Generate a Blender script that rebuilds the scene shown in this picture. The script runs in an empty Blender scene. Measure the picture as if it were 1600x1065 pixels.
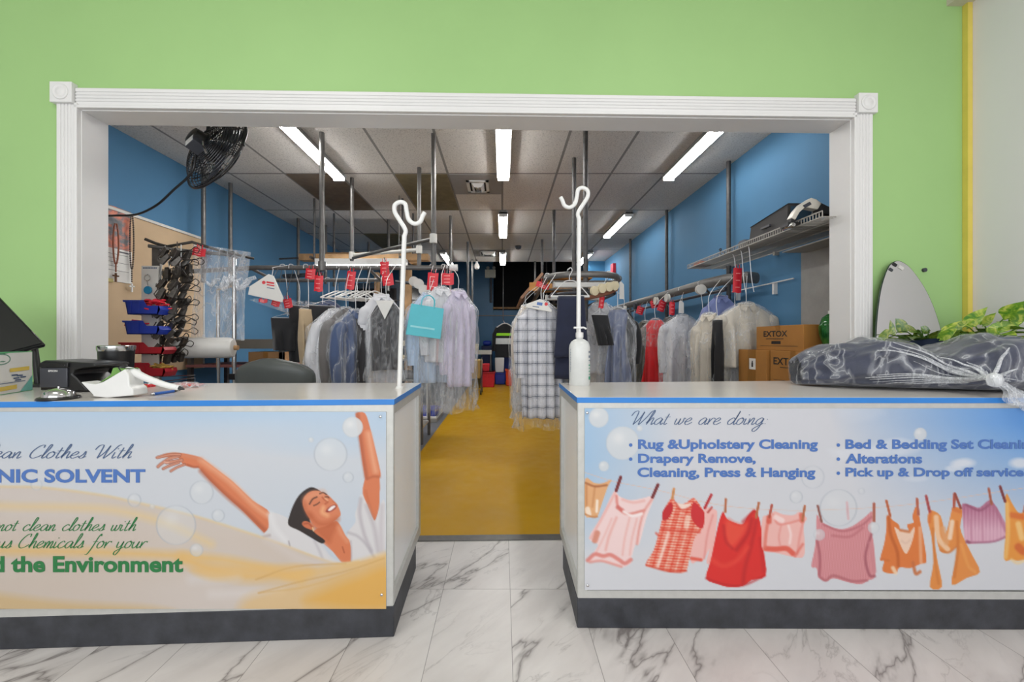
import bpy, bmesh, math, random
import numpy as np
from mathutils import Vector, Matrix
random.seed(7)
R = math.radians
PI = math.pi
SC = bpy.context.scene
COL = SC.collection

# ------------------------------------------------------------------ camera, world, big lights, exposure
F, CX, CY, HC = 612.0, 785.0, 531.0, 1.16
cam = bpy.data.cameras.new('camera')
cam.sensor_width = 36.0
cam.lens = F / 1600 * 36.0
cam.shift_x = (800 - CX) / 1600
cam.shift_y = (CY - 532.5) / 1600
cam.clip_start = 0.05
cam_o = bpy.data.objects.new('camera', cam)
cam_o.location = (0, 0, HC)
cam_o.rotation_euler = (PI / 2, 0, 0)
COL.objects.link(cam_o)
SC.camera = cam_o

SC.view_settings.view_transform = 'Standard'
SC.view_settings.look = 'None'
SC.view_settings.exposure = 0.0
SC.view_settings.gamma = 1.0
SC.view_settings.use_curve_mapping = False
SC.cycles.transparent_max_bounces = 24
SC.cycles.max_bounces = 8

wd = bpy.data.worlds.new('daylight')
wd.use_nodes = True
wd.node_tree.nodes['Background'].inputs[0].default_value = (0.85, 0.93, 1.0, 1)
wd.node_tree.nodes['Background'].inputs[1].default_value = 0.6
SC.world = wd


def area_light(name, loc, rot, sx, sy, power, col):
    l = bpy.data.lights.new(name, 'AREA')
    l.shape = 'RECTANGLE'; l.size = sx; l.size_y = sy
    l.energy = power; l.color = col
    o = bpy.data.objects.new(name, l)
    o.location = loc; o.rotation_euler = rot
    COL.objects.link(o)
    return o


# daylight coming in through the storefront glass behind the camera
area_light('storefront_daylight', (-0.6, -3.6, 1.75), (PI / 2, 0, 0), 6.2, 2.9, 158, (0.96, 0.985, 1.0))
# ceiling panels of the customer area
area_light('ceiling_panel_light', (-1.6, 0.3, 3.55), (0, 0, 0), 1.2, 0.6, 22, (1.0, 0.97, 0.93))
area_light('ceiling_panel_light', (1.4, 0.3, 3.55), (0, 0, 0), 1.2, 0.6, 22, (1.0, 0.97, 0.93))


# ------------------------------------------------------------------ helpers
def P(px, py, Y):
    return Vector(((px - CX) / F * Y, Y, HC + (CY - py) / F * Y))


def lin(c):
    c = np.asarray(c, float)
    return np.where(c <= 0.04045, c / 12.92, ((c + 0.055) / 1.055) ** 2.4)


def rgb(r, g, b):
    l = lin(np.array([r, g, b]) / 255.0)
    return (float(l[0]), float(l[1]), float(l[2]), 1.0)


class NT:
    def __init__(self, name):
        self.m = bpy.data.materials.new(name)
        self.m.use_nodes = True
        self.t = self.m.node_tree
        self.b = self.t.nodes['Principled BSDF']
        self.out = self.t.nodes['Material Output']

    def n(self, typ, **kw):
        nd = self.t.nodes.new(typ)
        for k, v in kw.items():
            if isinstance(v, bpy.types.NodeSocket):
                self.t.links.new(v, nd.inputs[k.replace('_', ' ')])
            else:
                try:
                    setattr(nd, k, v)
                except Exception:
                    nd.inputs[k.replace('_', ' ')].default_value = v
        return nd

    def inp(self, nd, key, v):
        if isinstance(v, bpy.types.NodeSocket):
            self.t.links.new(v, nd.inputs[key])
        else:
            nd.inputs[key].default_value = v

    def math(self, op, a, b=0.0, clamp=False):
        nd = self.t.nodes.new('ShaderNodeMath'); nd.operation = op; nd.use_clamp = clamp
        self.inp(nd, 0, a); self.inp(nd, 1, b)
        return nd.outputs[0]

    def noise(self, scale, vec=None, detail=4.0, rough=0.55, dist=0.0):
        nd = self.t.nodes.new('ShaderNodeTexNoise')
        nd.inputs['Scale'].default_value = scale
        nd.inputs['Detail'].default_value = detail
        nd.inputs['Roughness'].default_value = rough
        nd.inputs['Distortion'].default_value = dist
        if vec is not None: self.t.links.new(vec, nd.inputs['Vector'])
        return nd.outputs['Fac']

    def mapping(self, scale=(1, 1, 1), rot=(0, 0, 0), loc=(0, 0, 0), src='Object'):
        tc = self.t.nodes.new('ShaderNodeTexCoord')
        mp = self.t.nodes.new('ShaderNodeMapping')
        mp.inputs['Scale'].default_value = scale
        mp.inputs['Rotation'].default_value = rot
        mp.inputs['Location'].default_value = loc
        self.t.links.new(tc.outputs[src], mp.inputs['Vector'])
        return mp.outputs['Vector']

    def ramp(self, fac, stops):
        nd = self.t.nodes.new('ShaderNodeValToRGB')
        el = nd.color_ramp.elements
        while len(el) < len(stops): el.new(0.5)
        for e, (p, c) in zip(el, stops):
            e.position = p; e.color = c if len(c) == 4 else (*c, 1)
        self.t.links.new(fac, nd.inputs['Fac'])
        return nd.outputs['Color']

    def mix(self, fac, a, b):
        nd = self.t.nodes.new('ShaderNodeMix'); nd.data_type = 'RGBA'
        for k, v in (('Factor', fac), ('A', a), ('B', b)):
            sock = [s for s in nd.inputs if s.name == k and (s.type == 'RGBA' or (k == 'Factor' and s.type == 'VALUE'))][0]
            if isinstance(v, bpy.types.NodeSocket): self.t.links.new(v, sock)
            else: sock.default_value = v
        return [s for s in nd.outputs if s.type == 'RGBA'][0]

    def bump(self, height, strength=0.3, dist=0.01):
        nd = self.t.nodes.new('ShaderNodeBump')
        nd.inputs['Strength'].default_value = strength
        nd.inputs['Distance'].default_value = dist
        self.t.links.new(height, nd.inputs['Height'])
        self.t.links.new(nd.outputs['Normal'], self.b.inputs['Normal'])
        return nd.outputs['Normal']


def mat(name, c, rough=0.5, metal=0.0, var=0.06, vs=12.0, bump=0.0, bs=80.0, sheen=0.0, spec=0.5, coat=0.0):
    """procedural principled surface whose colour varies a little with noise"""
    t = NT(name)
    base = np.array(rgb(*c)[:3])
    v = t.mapping()
    if var > 0:
        f = t.noise(vs, v)
        lo = tuple(float(x) for x in np.clip(base * (1 - var), 0, 1)); hi = tuple(float(x) for x in np.clip(base * (1 + var), 0, 1))
        t.t.links.new(t.ramp(f, [(0.3, lo), (0.7, hi)]), t.b.inputs['Base Color'])
    else:
        t.b.inputs['Base Color'].default_value = (*[float(x) for x in base], 1)
    t.b.inputs['Roughness'].default_value = rough
    t.b.inputs['Metallic'].default_value = metal
    t.b.inputs['Specular IOR Level'].default_value = spec
    if sheen: t.b.inputs['Sheen Weight'].default_value = sheen
    if coat:
        t.b.inputs['Coat Weight'].default_value = coat
        t.b.inputs['Coat Roughness'].default_value = 0.1
    if bump: t.bump(t.noise(bs, v, 3), bump, 0.004)
    return t.m


def emit(name, c, s):
    t = NT(name)
    t.b.inputs['Base Color'].default_value = (0.9, 0.9, 0.9, 1)
    t.b.inputs['Emission Color'].default_value = (*c, 1)
    t.b.inputs['Emission Strength'].default_value = s
    return t.m


class MB:
    """collects geometry for ONE mesh object"""
    def __init__(self, fn=None):
        self.v = []; self.f = []; self.mi = []; self.fn = fn; self.cur = 0; self.M = None

    def addv(self, pts):
        i0 = len(self.v)
        for p in pts:
            p = Vector(p)
            if self.M is not None: p = self.M @ p
            if self.fn is not None: p = Vector(self.fn(p))
            self.v.append(p)
        return i0

    def addf(self, faces, i0=0):
        for f in faces:
            self.f.append([i + i0 for i in f]); self.mi.append(self.cur)
        return self

    def box(self, x0, x1, y0, y1, z0, z1):
        i = self.addv([(x0, y0, z0), (x1, y0, z0), (x1, y1, z0), (x0, y1, z0), (x0, y0, z1), (x1, y0, z1), (x1, y1, z1), (x0, y1, z1)])
        return self.addf([(0, 3, 2, 1), (4, 5, 6, 7), (0, 1, 5, 4), (1, 2, 6, 5), (2, 3, 7, 6), (3, 0, 4, 7)], i)

    def prism(self, poly, z0, z1, axis='z', top_mat=None):
        """poly: list of 2-D points, extruded along an axis"""
        n = len(poly)
        def m(p, h):
            return (p[0], p[1], h) if axis == 'z' else ((p[0], h, p[1]) if axis == 'y' else (h, p[0], p[1]))
        ar = sum(poly[k][0] * poly[(k + 1) % n][1] - poly[(k + 1) % n][0] * poly[k][1] for k in range(n))
        if (ar < 0) != (axis == 'y'): poly = poly[::-1]
        i = self.addv([m(p, z0) for p in poly] + [m(p, z1) for p in poly])
        self.addf([tuple(range(n - 1, -1, -1))], i)
        c = self.cur
        if top_mat is not None: self.cur = top_mat
        self.addf([tuple(range(n, 2 * n))], i)
        self.cur = c
        return self.addf([(k, (k + 1) % n, n + (k + 1) % n, n + k) for k in range(n)], i)

    def tube(self, pts, r, seg=8, caps=True, closed=False, flat=None):
        pts = [Vector(p) for p in pts]
        n = len(pts)
        rr = r if isinstance(r, (list, tuple)) else [r] * n
        tang = []
        for k in range(n):
            a = pts[(k - 1) % n] if (closed or k > 0) else pts[k]
            b = pts[(k + 1) % n] if (closed or k < n - 1) else pts[k]
            t = (b - a)
            tang.append(t.normalized() if t.length > 1e-9 else Vector((0, 0, 1)))
        up = Vector((0, 0, 1)) if abs(tang[0].z) < 0.9 else Vector((1, 0, 0))
        u = tang[0].cross(up).normalized()
        rings = []
        for k in range(n):
            u = (u - tang[k] * u.dot(tang[k]))
            u = u.normalized() if u.length > 1e-9 else tang[k].orthogonal().normalized()
            w = tang[k].cross(u)
            rings.append([pts[k] + (u * math.cos(a) * (flat or 1) + w * math.sin(a)) * rr[k] for a in (2 * PI * s / seg for s in range(seg))])
        i = self.addv([p for ring in rings for p in ring])
        m = n if closed else n - 1
        for k in range(m):
            k2 = (k + 1) % n
            self.addf([(k * seg + s, k * seg + (s + 1) % seg, k2 * seg + (s + 1) % seg, k2 * seg + s) for s in range(seg)], i)
        if caps and not closed:
            self.addf([tuple(range(seg - 1, -1, -1)), tuple(range((n - 1) * seg, n * seg))], i)
        return self

    def cyl(self, a, b, r, seg=14, r2=None):
        return self.tube([a, b], [r, r if r2 is None else r2], seg)

    def lathe(self, prof, c=(0, 0, 0), seg=24, axis='z'):
        """prof: (radius, height) pairs; capped where the radius is above zero"""
        n = len(prof)
        pts = []
        for r, h in prof:
            for s in range(seg):
                a = 2 * PI * s / seg
                x, y = r * math.cos(a), r * math.sin(a)
                q = (x, y, h) if axis == 'z' else ((x, h, -y) if axis == 'y' else (h, x, y))
                pts.append((q[0] + c[0], q[1] + c[1], q[2] + c[2]))
        i = self.addv(pts)
        for k in range(n - 1):
            self.addf([(k * seg + s, k * seg + (s + 1) % seg, (k + 1) * seg + (s + 1) % seg, (k + 1) * seg + s) for s in range(seg)], i)
        self.addf([tuple(range(seg - 1, -1, -1)), tuple(range((n - 1) * seg, n * seg))], i)
        return self

    def grid(self, fnc, nu, nv, wrap=False):
        """fnc(i, j) -> point; rows j of nu points"""
        i0 = self.addv([fnc(i, j) for j in range(nv) for i in range(nu)])
        for j in range(nv - 1):
            for i in range(nu if wrap else nu - 1):
                i2 = (i + 1) % nu
                self.addf([(j * nu + i, j * nu + i2, (j + 1) * nu + i2, (j + 1) * nu + i)], i0)
        return self

    def build(self, name, mats, parent=None, sharp=38, bevel=0.0, origin=None, kind=None, segs=2):
        me = bpy.data.meshes.new(name)
        o = bpy.data.objects.new(name, me)
        COL.objects.link(o)
        if parent is not None:
            off = Vector(WORLD[parent.name])
        elif origin is not None:
            off = Vector(origin)
        else:
            a = np.array([tuple(p) for p in self.v])
            lo, hi = a.min(0), a.max(0)
            off = Vector(((lo[0] + hi[0]) / 2, (lo[1] + hi[1]) / 2, lo[2]))
        me.from_pydata([tuple(p - off) for p in self.v], [], self.f)
        for m in (mats if isinstance(mats, (list, tuple)) else [mats]): me.materials.append(m)
        if any(self.mi): me.polygons.foreach_set('material_index', self.mi)
        me.polygons.foreach_set('use_smooth', [True] * len(self.f))
        me.update()
        try:
            me.set_sharp_from_angle(angle=R(sharp))
        except Exception:
            pass
        if parent is not None:
            o.parent = parent
            WORLD[o.name] = tuple(off)
        else:
            o.location = off
            WORLD[o.name] = tuple(off)
        if parent is not None:
            # child keeps its origin on the parent's origin
            o.location = (0, 0, 0)
        if bevel:
            b = o.modifiers.new('bevel', 'BEVEL'); b.width = bevel; b.segments = segs; b.limit_method = 'ANGLE'; b.angle_limit = R(40)
        if kind: o['kind'] = kind
        return o


WORLD = {}


def tag(o, label, cat, group=None):
    o['label'] = label; o['category'] = cat
    if group: o['group'] = group
    return o


def thing(name, label, cat, loc=(0, 0, 0), group=None):
    o = bpy.data.objects.new(name, None)
    o.empty_display_size = 0.05
    o.location = loc
    COL.objects.link(o)
    WORLD[o.name] = tuple(loc)
    return tag(o, label, cat, group)


def dup(root, loc, rz=0.0, label=None, group=None):
    r = root.copy(); COL.objects.link(r)
    r.location = loc; r.rotation_euler = (0, 0, rz)
    if label: r['label'] = label
    if group: r['group'] = group
    for ch in list(root.children):
        c = ch.copy(); COL.objects.link(c); c.parent = r
        for g in ch.children:
            d = g.copy(); COL.objects.link(d); d.parent = c
    return r


def cat_rom(pts, n=6, closed=False):
    pts = [np.array(p, float) for p in pts]
    out = []
    m = len(pts)
    rng = range(m) if closed else range(m - 1)
    for k in rng:
        p1, p2 = pts[k], pts[(k + 1) % m]
        p0 = pts[(k - 1) % m] if (closed or k > 0) else 2 * p1 - p2
        p3 = pts[(k + 2) % m] if (closed or k < m - 2) else 2 * p2 - p1
        for s in range(n):
            t = s / n
            out.append(0.5 * (2 * p1 + (p2 - p0) * t + (2 * p0 - 5 * p1 + 4 * p2 - p3) * t * t + (3 * p1 - p0 - 3 * p2 + p3) * t ** 3))
    if not closed: out.append(pts[-1])
    return [tuple(p) for p in out]


def text_geo(s, bold=0.0):
    cu = bpy.data.curves.new('t', 'FONT'); cu.body = s; cu.size = 1.0; cu.offset = bold; cu.resolution_u = 4
    o = bpy.data.objects.new('t', cu); COL.objects.link(o)
    dg = bpy.context.evaluated_depsgraph_get()
    me = bpy.data.meshes.new_from_object(o.evaluated_get(dg))
    v = np.array([tuple(q.co)[:2] for q in me.vertices]); f = [list(p.vertices) for p in me.polygons]
    bpy.data.objects.remove(o); bpy.data.curves.remove(cu); bpy.data.meshes.remove(me)
    return v, f


def add_text(mb, s, place, x0, x1, y0, y1, bold=0.0, shear=0.0):
    """lettering whose ink box is mapped by place(u, v): u in x0..x1, v in y0 (ink top) .. y1 (ink bottom)"""
    v, f = text_geo(s, bold)
    lo, hi = v.min(0), v.max(0)
    w, h = hi - lo
    pts = [place(x0 + (a[0] - lo[0]) / w * (x1 - x0) + shear * (a[1] - lo[1]), y1 + (a[1] - lo[1]) / h * (y0 - y1)) for a in v]
    i = mb.addv(pts)
    mb.addf(f, i)


def plane_place(o, ux, uz, off=0.001):
    """placement on a plane: origin o, unit vectors ux (right) and uz (up)"""
    o, ux, uz = Vector(o), Vector(ux).normalized(), Vector(uz).normalized()
    nrm = ux.cross(uz)
    return lambda u, v: o + ux * u + uz * v + nrm * off


# handwriting strokes: x-height 1, baseline 0
GL = {
 'a': ([[(.75,.8),(.45,1),(.1,.7),(0,.3),(.2,0),(.5,.2),(.75,.85),(.7,.3),(.8,0),(1.0,.25)]], 1.0),
 'c': ([[(.65,.8),(.45,1),(.1,.7),(0,.3),(.2,0),(.5,.08),(.8,.35)]], .8),
 'd': ([[(.7,.75),(.45,1),(.1,.7),(0,.3),(.2,0),(.5,.2),(.75,.9),(.85,2.0)],[(.85,2.0),(.7,.4),(.8,0),(1,.25)]], 1.0),
 'e': ([[(0,.35),(.35,.5),(.6,.8),(.4,1),(.1,.7),(0,.3),(.2,0),(.5,.08),(.8,.35)]], .8),
 'f': ([[(-.3,-.9),(0,-.8),(.25,.2),(.45,1.5),(.65,2.0),(.75,1.7)],[(.05,.9),(.65,.95)]], .7),
 'g': ([[(.7,.8),(.45,1),(.1,.7),(0,.3),(.2,0),(.5,.25),(.72,.9)],[(.72,.9),(.6,-.4),(.3,-1),(0,-.9),(.1,-.5),(.9,.2)]], .95),
 'h': ([[(0,.2),(.3,1.2),(.4,1.9),(.25,2.0),(.1,0)],[(.12,.2),(.4,.9),(.62,.95),(.6,.4),(.65,0),(.9,.25)]], .9),
 'i': ([[(0,.9),(-.02,.2),(.1,0),(.35,.25)],[(.1,1.4),(.16,1.48)]], .4),
 'l': ([[(0,.2),(.35,1.4),(.4,2),(.2,1.9),(.05,.3),(.15,0),(.4,.25)]], .42),
 'm': ([[(0,.9),(.05,0)],[(.05,.2),(.3,.95),(.45,.8),(.4,0)],[(.42,.2),(.7,.95),(.85,.8),(.8,.1),(.9,0),(1.1,.25)]], 1.15),
 'n': ([[(0,.9),(.05,0)],[(.05,.2),(.35,.95),(.52,.8),(.48,.1),(.6,0),(.85,.25)]], .85),
 'o': ([[(.45,1),(.1,.8),(0,.3),(.2,0),(.55,.2),(.65,.7),(.45,1),(.5,.85),(.9,.8)]], .85),
 'r': ([[(0,.9),(.05,0)],[(.06,.3),(.3,.9),(.55,.95),(.6,.8)]], .62),
 's': ([[(0,.1),(.3,.6),(.4,1.05),(.5,.6),(.45,.1),(.2,0),(0,.15)],[(.45,.1),(.7,.25)]], .7),
 't': ([[(.2,1.6),(.1,.3),(.2,0),(.45,.2)],[(-.1,1.1),(.5,1.15)]], .5),
 'u': ([[(0,.9),(-.02,.3),(.15,0),(.45,.3),(.6,.95)],[(.6,.95),(.55,.2),(.65,0),(.9,.25)]], .9),
 'w': ([[(0,.9),(0,.2),(.2,0),(.4,.4),(.45,.9)],[(.45,.9),(.45,.2),(.6,0),(.85,.4),(.85,.95),(1.05,.85)]], 1.1),
 'y': ([[(0,.9),(0,.3),(.15,.05),(.45,.3),(.6,.95)],[(.6,.95),(.5,-.3),(.25,-.95),(0,-.8),(.1,-.4),(.9,.2)]], .9),
 'C': ([[(.9,1.6),(.85,2),(.4,1.8),(0,1.0),(0,.3),(.35,0),(.8,.2),(1.1,.5)]], 1.15),
 'W': ([[(-.3,1.3),(-.1,1.9),(.25,2),(.35,1.6),(.35,0)],[(.35,0),(.8,.9),(1.0,1.9)],[(1.0,1.9),(.95,.5),(1.0,0),(1.5,1.0),(1.8,1.9),(2.05,2.05)]], 1.75),
 ':': ([[(.1,.1),(.16,.16)],[(.15,.75),(.21,.81)]], .4), ' ': ([], .75)}


def add_script(mb, s, place, x0, x1, ytop, ybase, wid=1.0, slant=.38):
    """brush-pen lettering; ytop is the height of tall letters"""
    pen = 0.0; strokes = []
    for ch in s:
        st, adv = GL[ch]
        for q in st:
            strokes.append([(pen + x + slant * y, y) for x, y in cat_rom(q, 6)])
        pen += adv + 0.04
    allx = [p[0] for q in strokes for p in q]
    lo, hi = min(allx), max(allx)
    ux = (x1 - x0) / (hi - lo); uy = (ybase - ytop) / 2.0
    for q in strokes:
        pts = [np.array((x0 + (x - lo) * ux, ybase - y * uy)) for x, y in q]
        L, Rr = [], []
        for k, p in enumerate(pts):
            t = pts[min(k + 1, len(pts) - 1)] - pts[max(k - 1, 0)]
            ln = np.hypot(*t) or 1
            nv = np.array((-t[1], t[0])) / ln
            hw = wid * (0.35 + 0.65 * abs(t[1]) / ln) * 0.5
            L.append(p + nv * hw); Rr.append(p - nv * hw)
        i = mb.addv([place(*p) for p in L] + [place(*p) for p in Rr])
        n = len(pts)
        mb.addf([(k, n + k, n + k + 1, k + 1) for k in range(n - 1)], i)


# ------------------------------------------------------------------ print canvas (a poster's ink, laid on a fine grid)
class Canvas:
    def __init__(self, x0, y0, x1, y1, step):
        self.x = np.arange(x0, x1 + 1e-6, step); self.y = np.arange(y0, y1 + 1e-6, step)
        self.X, self.Y = np.meshgrid(self.x, self.y)
        self.C = np.zeros(self.X.shape + (3,)); self.step = step

    def blend(self, sl, a, col):
        X, Y = self.X[sl], self.Y[sl]
        c = col(X, Y) if callable(col) else np.array(col, float)
        self.C[sl] = self.C[sl] * (1 - a[..., None]) + c * a[..., None]

    def sl(self, x0, y0, x1, y1, pad):
        i0, i1 = np.searchsorted(self.x, [x0 - pad, x1 + pad]); j0, j1 = np.searchsorted(self.y, [y0 - pad, y1 + pad])
        return (slice(j0, j1), slice(i0, i1))

    @staticmethod
    def segdist(X, Y, a, b):
        d = np.subtract(b, a); L = d @ d or 1e-9
        t = np.clip(((X - a[0]) * d[0] + (Y - a[1]) * d[1]) / L, 0, 1)
        return np.hypot(X - a[0] - t * d[0], Y - a[1] - t * d[1])

    def poly(self, pts, col, alpha=1.0, soft=1.3, smooth=True, n=4):
        if smooth: pts = cat_rom(pts, n, True)
        xs = [p[0] for p in pts]; ys = [p[1] for p in pts]
        s = self.sl(min(xs), min(ys), max(xs), max(ys), soft + 1)
        X, Y = self.X[s], self.Y[s]
        if X.size == 0: return
        D = np.full(X.shape, 1e9); ins = np.zeros(X.shape, bool)
        for k in range(len(pts)):
            a, b = pts[k], pts[(k + 1) % len(pts)]
            D = np.minimum(D, self.segdist(X, Y, a, b))
            if a[1] != b[1]:
                c = (a[1] > Y) != (b[1] > Y)
                ins ^= c & (X < (b[0] - a[0]) * (Y - a[1]) / (b[1] - a[1]) + a[0])
        sd = np.where(ins, -D, D)
        a = np.clip(0.5 - sd / soft, 0, 1) * alpha
        self.blend(s, a, col)

    def stroke(self, pts, w, col, alpha=1.0, soft=1.2, n=5):
        pts = cat_rom(pts, n) if len(pts) > 2 else pts
        xs = [p[0] for p in pts]; ys = [p[1] for p in pts]
        s = self.sl(min(xs), min(ys), max(xs), max(ys), w + soft + 1)
        X, Y = self.X[s], self.Y[s]
        if X.size == 0: return
        D = np.full(X.shape, 1e9)
        for a, b in zip(pts[:-1], pts[1:]): D = np.minimum(D, self.segdist(X, Y, a, b))
        self.blend(s, np.clip(0.5 - (D - w / 2) / soft, 0, 1) * alpha, col)

    def bubble(self, x, y, r, fill=.35, rim=.35, c=(.83, .84, .85)):
        s = self.sl(x - r, y - r, x + r, y + r, 3)
        X, Y = self.X[s], self.Y[s]
        d = np.hypot(X - x, Y - y)
        self.blend(s, np.clip((r - d) / 1.2 + .5, 0, 1) * fill, c)
        self.blend(s, np.exp(-((d - r + .6) / 1.1) ** 2) * rim * np.clip(.35 + .65 * np.abs(X - x) / r, 0, 1), (.62, .65, .70))
        self.blend(s, np.exp(-(((X - x + .25 * r) / (.4 * r)) ** 2 + ((Y - y + .3 * r) / (.35 * r)) ** 2)) * fill * .8, (.9, .9, .9))


def print_mesh(name, cv, place, back, m_print, m_edge, parent):
    """the canvas as one mesh: printed front face plus the thin board behind it"""
    ny, nx = cv.X.shape
    me = bpy.data.meshes.new(name)
    o = bpy.data.objects.new(name, me); COL.objects.link(o)
    off = Vector(WORLD[parent.name])
    co = place(cv.X.ravel(), cv.Y.ravel()) - np.array(off)
    idx = np.arange(nx * ny).reshape(ny, nx)
    q = np.stack([idx[:-1, :-1], idx[1:, :-1], idx[1:, 1:], idx[:-1, 1:]], -1).reshape(-1, 4)
    bco = place(np.array([cv.x[0], cv.x[-1], cv.x[-1], cv.x[0]]), np.array([cv.y[0], cv.y[0], cv.y[-1], cv.y[-1]])) - np.array(off)
    n0 = nx * ny
    co = np.vstack([co, bco + np.array([0, 0.0005, 0]), bco + np.array(back)])
    extra = np.array([[0, 1, 5, 4], [1, 2, 6, 5], [2, 3, 7, 6], [3, 0, 4, 7], [4, 5, 6, 7]]) + n0
    faces = np.vstack([q, extra])
    me.vertices.add(len(co)); me.vertices.foreach_set('co', co.ravel())
    me.loops.add(faces.size); me.loops.foreach_set('vertex_index', faces.ravel().astype(np.int32))
    me.polygons.add(len(faces)); me.polygons.foreach_set('loop_start', np.arange(0, faces.size, 4, dtype=np.int32))
    me.materials.append(m_print); me.materials.append(m_edge)
    me.polygons.foreach_set('material_index', [0] * len(q) + [1] * 5)
    me.update(calc_edges=True)
    at = me.attributes.new('ink', 'FLOAT_COLOR', 'POINT')
    c = np.ones((len(co), 4)); c[:n0, :3] = lin(np.clip(cv.C.reshape(-1, 3) * .945, 0, 1)); c[n0:, :3] = 0.6
    at.data.foreach_set('color', c.ravel())
    o.parent = parent; WORLD[o.name] = tuple(off)
    return o

# ------------------------------------------------------------------ materials
def marble():
    t = NT('marble_tile')
    tc = t.t.nodes.new('ShaderNodeTexCoord')
    sp = t.t.nodes.new('ShaderNodeSeparateXYZ'); t.t.links.new(tc.outputs['Object'], sp.inputs[0])
    gx = t.math('DIVIDE', t.math('SUBTRACT', sp.outputs[0], 0.036), 0.312)
    gy = t.math('DIVIDE', t.math('SUBTRACT', sp.outputs[1], 1.825), 0.61)
    cx, cy = t.math('FLOOR', gx), t.math('FLOOR', gy)
    cmb = t.t.nodes.new('ShaderNodeCombineXYZ'); t.t.links.new(cx, cmb.inputs[0]); t.t.links.new(cy, cmb.inputs[1])
    wn = t.t.nodes.new('ShaderNodeTexWhiteNoise'); t.t.links.new(cmb.outputs[0], wn.inputs['Vector'])
    sc = t.t.nodes.new('ShaderNodeVectorMath'); sc.operation = 'SCALE'; sc.inputs['Scale'].default_value = 6.0
    t.t.links.new(wn.outputs['Color'], sc.inputs[0])
    ad = t.t.nodes.new('ShaderNodeVectorMath'); t.t.links.new(tc.outputs['Object'], ad.inputs[0]); t.t.links.new(sc.outputs[0], ad.inputs[1])
    mp = t.t.nodes.new('ShaderNodeMapping'); mp.vector_type = 'TEXTURE'
    mp.inputs['Rotation'].default_value = (0, 0, R(47)); mp.inputs['Scale'].default_value = (1.0, 0.34, 1)
    t.t.links.new(ad.outputs[0], mp.inputs['Vector'])
    v = mp.outputs['Vector']
    n1 = t.noise(1.0, v, 5, .5, .35); n2 = t.noise(2.2, v, 6, .55, .6); n3 = t.noise(.9, v, 3, .5)
    r1 = t.ramp(t.math('ABSOLUTE', t.math('SUBTRACT', n1, .5)), [(0, (1, 1, 1)), (.005, (.5, .5, .5)), (.018, (0.12,) * 3), (.05, (0, 0, 0))])
    r2 = t.ramp(t.math('ABSOLUTE', t.math('SUBTRACT', n2, .47)), [(0, (.5, .5, .5)), (.004, (.22, .22, .22)), (.022, (0, 0, 0))])
    msk = t.ramp(n3, [(.42, (0.1, .1, .1)), (.62, (1, 1, 1))])
    fac = t.math('MULTIPLY', t.math('ADD', r1, t.math('MULTIPLY', r2, msk), True), .8, True)
    cloud = t.ramp(t.noise(2.5, v, 5), [(.3, rgb(204, 199, 196)), (.7, rgb(222, 218, 215))])
    c = t.mix(fac, cloud, rgb(104, 96, 94))
    fx = t.math('ABSOLUTE', t.math('SUBTRACT', t.math('FRACT', gx), .5)); fy = t.math('ABSOLUTE', t.math('SUBTRACT', t.math('FRACT', gy), .5))
    seam = t.math('MAXIMUM', t.math('GREATER_THAN', fx, .4958), t.math('GREATER_THAN', fy, .4979))
    c = t.mix(t.math('MULTIPLY', seam, .6), c, rgb(90, 84, 80))
    t.t.links.new(c, t.b.inputs['Base Color'])
    t.b.inputs['Roughness'].default_value = .32
    return t.m


def yellow_floor():
    t = NT('yellow_floor_paint')
    v = t.mapping()
    c = t.ramp(t.noise(1.1, v, 4), [(.3, rgb(182, 136, 8)), (.7, rgb(198, 152, 16))])
    wear = t.ramp(t.noise(5.0, t.mapping(scale=(1, .8, 1)), 3, .5, .8), [(.66, (0, 0, 0)), (.69, (1, 1, 1))])
    big = t.ramp(t.noise(1.9, v, 2), [(.7, (0, 0, 0)), (.74, (1, 1, 1))])
    c = t.mix(t.math('MULTIPLY', t.math('MULTIPLY', wear, big), .6), c, rgb(84, 72, 50))
    t.t.links.new(c, t.b.inputs['Base Color'])
    t.t.links.new(t.ramp(t.noise(9, v, 3), [(.3, (.36,) * 3), (.7, (.5,) * 3)]), t.b.inputs['Roughness'])
    t.b.inputs['Specular IOR Level'].default_value = .22
    return t.m


def grey_floor():
    t = NT('grey_back_floor')
    v = t.mapping()
    c = t.ramp(t.noise(2.4, v, 5), [(.3, rgb(104, 106, 112)), (.7, rgb(122, 124, 128))])
    sp = t.t.nodes.new('ShaderNodeSeparateXYZ'); t.t.links.new(v, sp.inputs[0])
    j = t.math('GREATER_THAN', t.math('ABSOLUTE', t.math('SUBTRACT', t.math('FRACT', t.math('DIVIDE', sp.outputs[1], .61)), .5)), .492)
    c = t.mix(t.math('MULTIPLY', j, .7), c, rgb(62, 62, 66))
    t.t.links.new(c, t.b.inputs['Base Color']); t.b.inputs['Roughness'].default_value = .4
    return t.m


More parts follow.
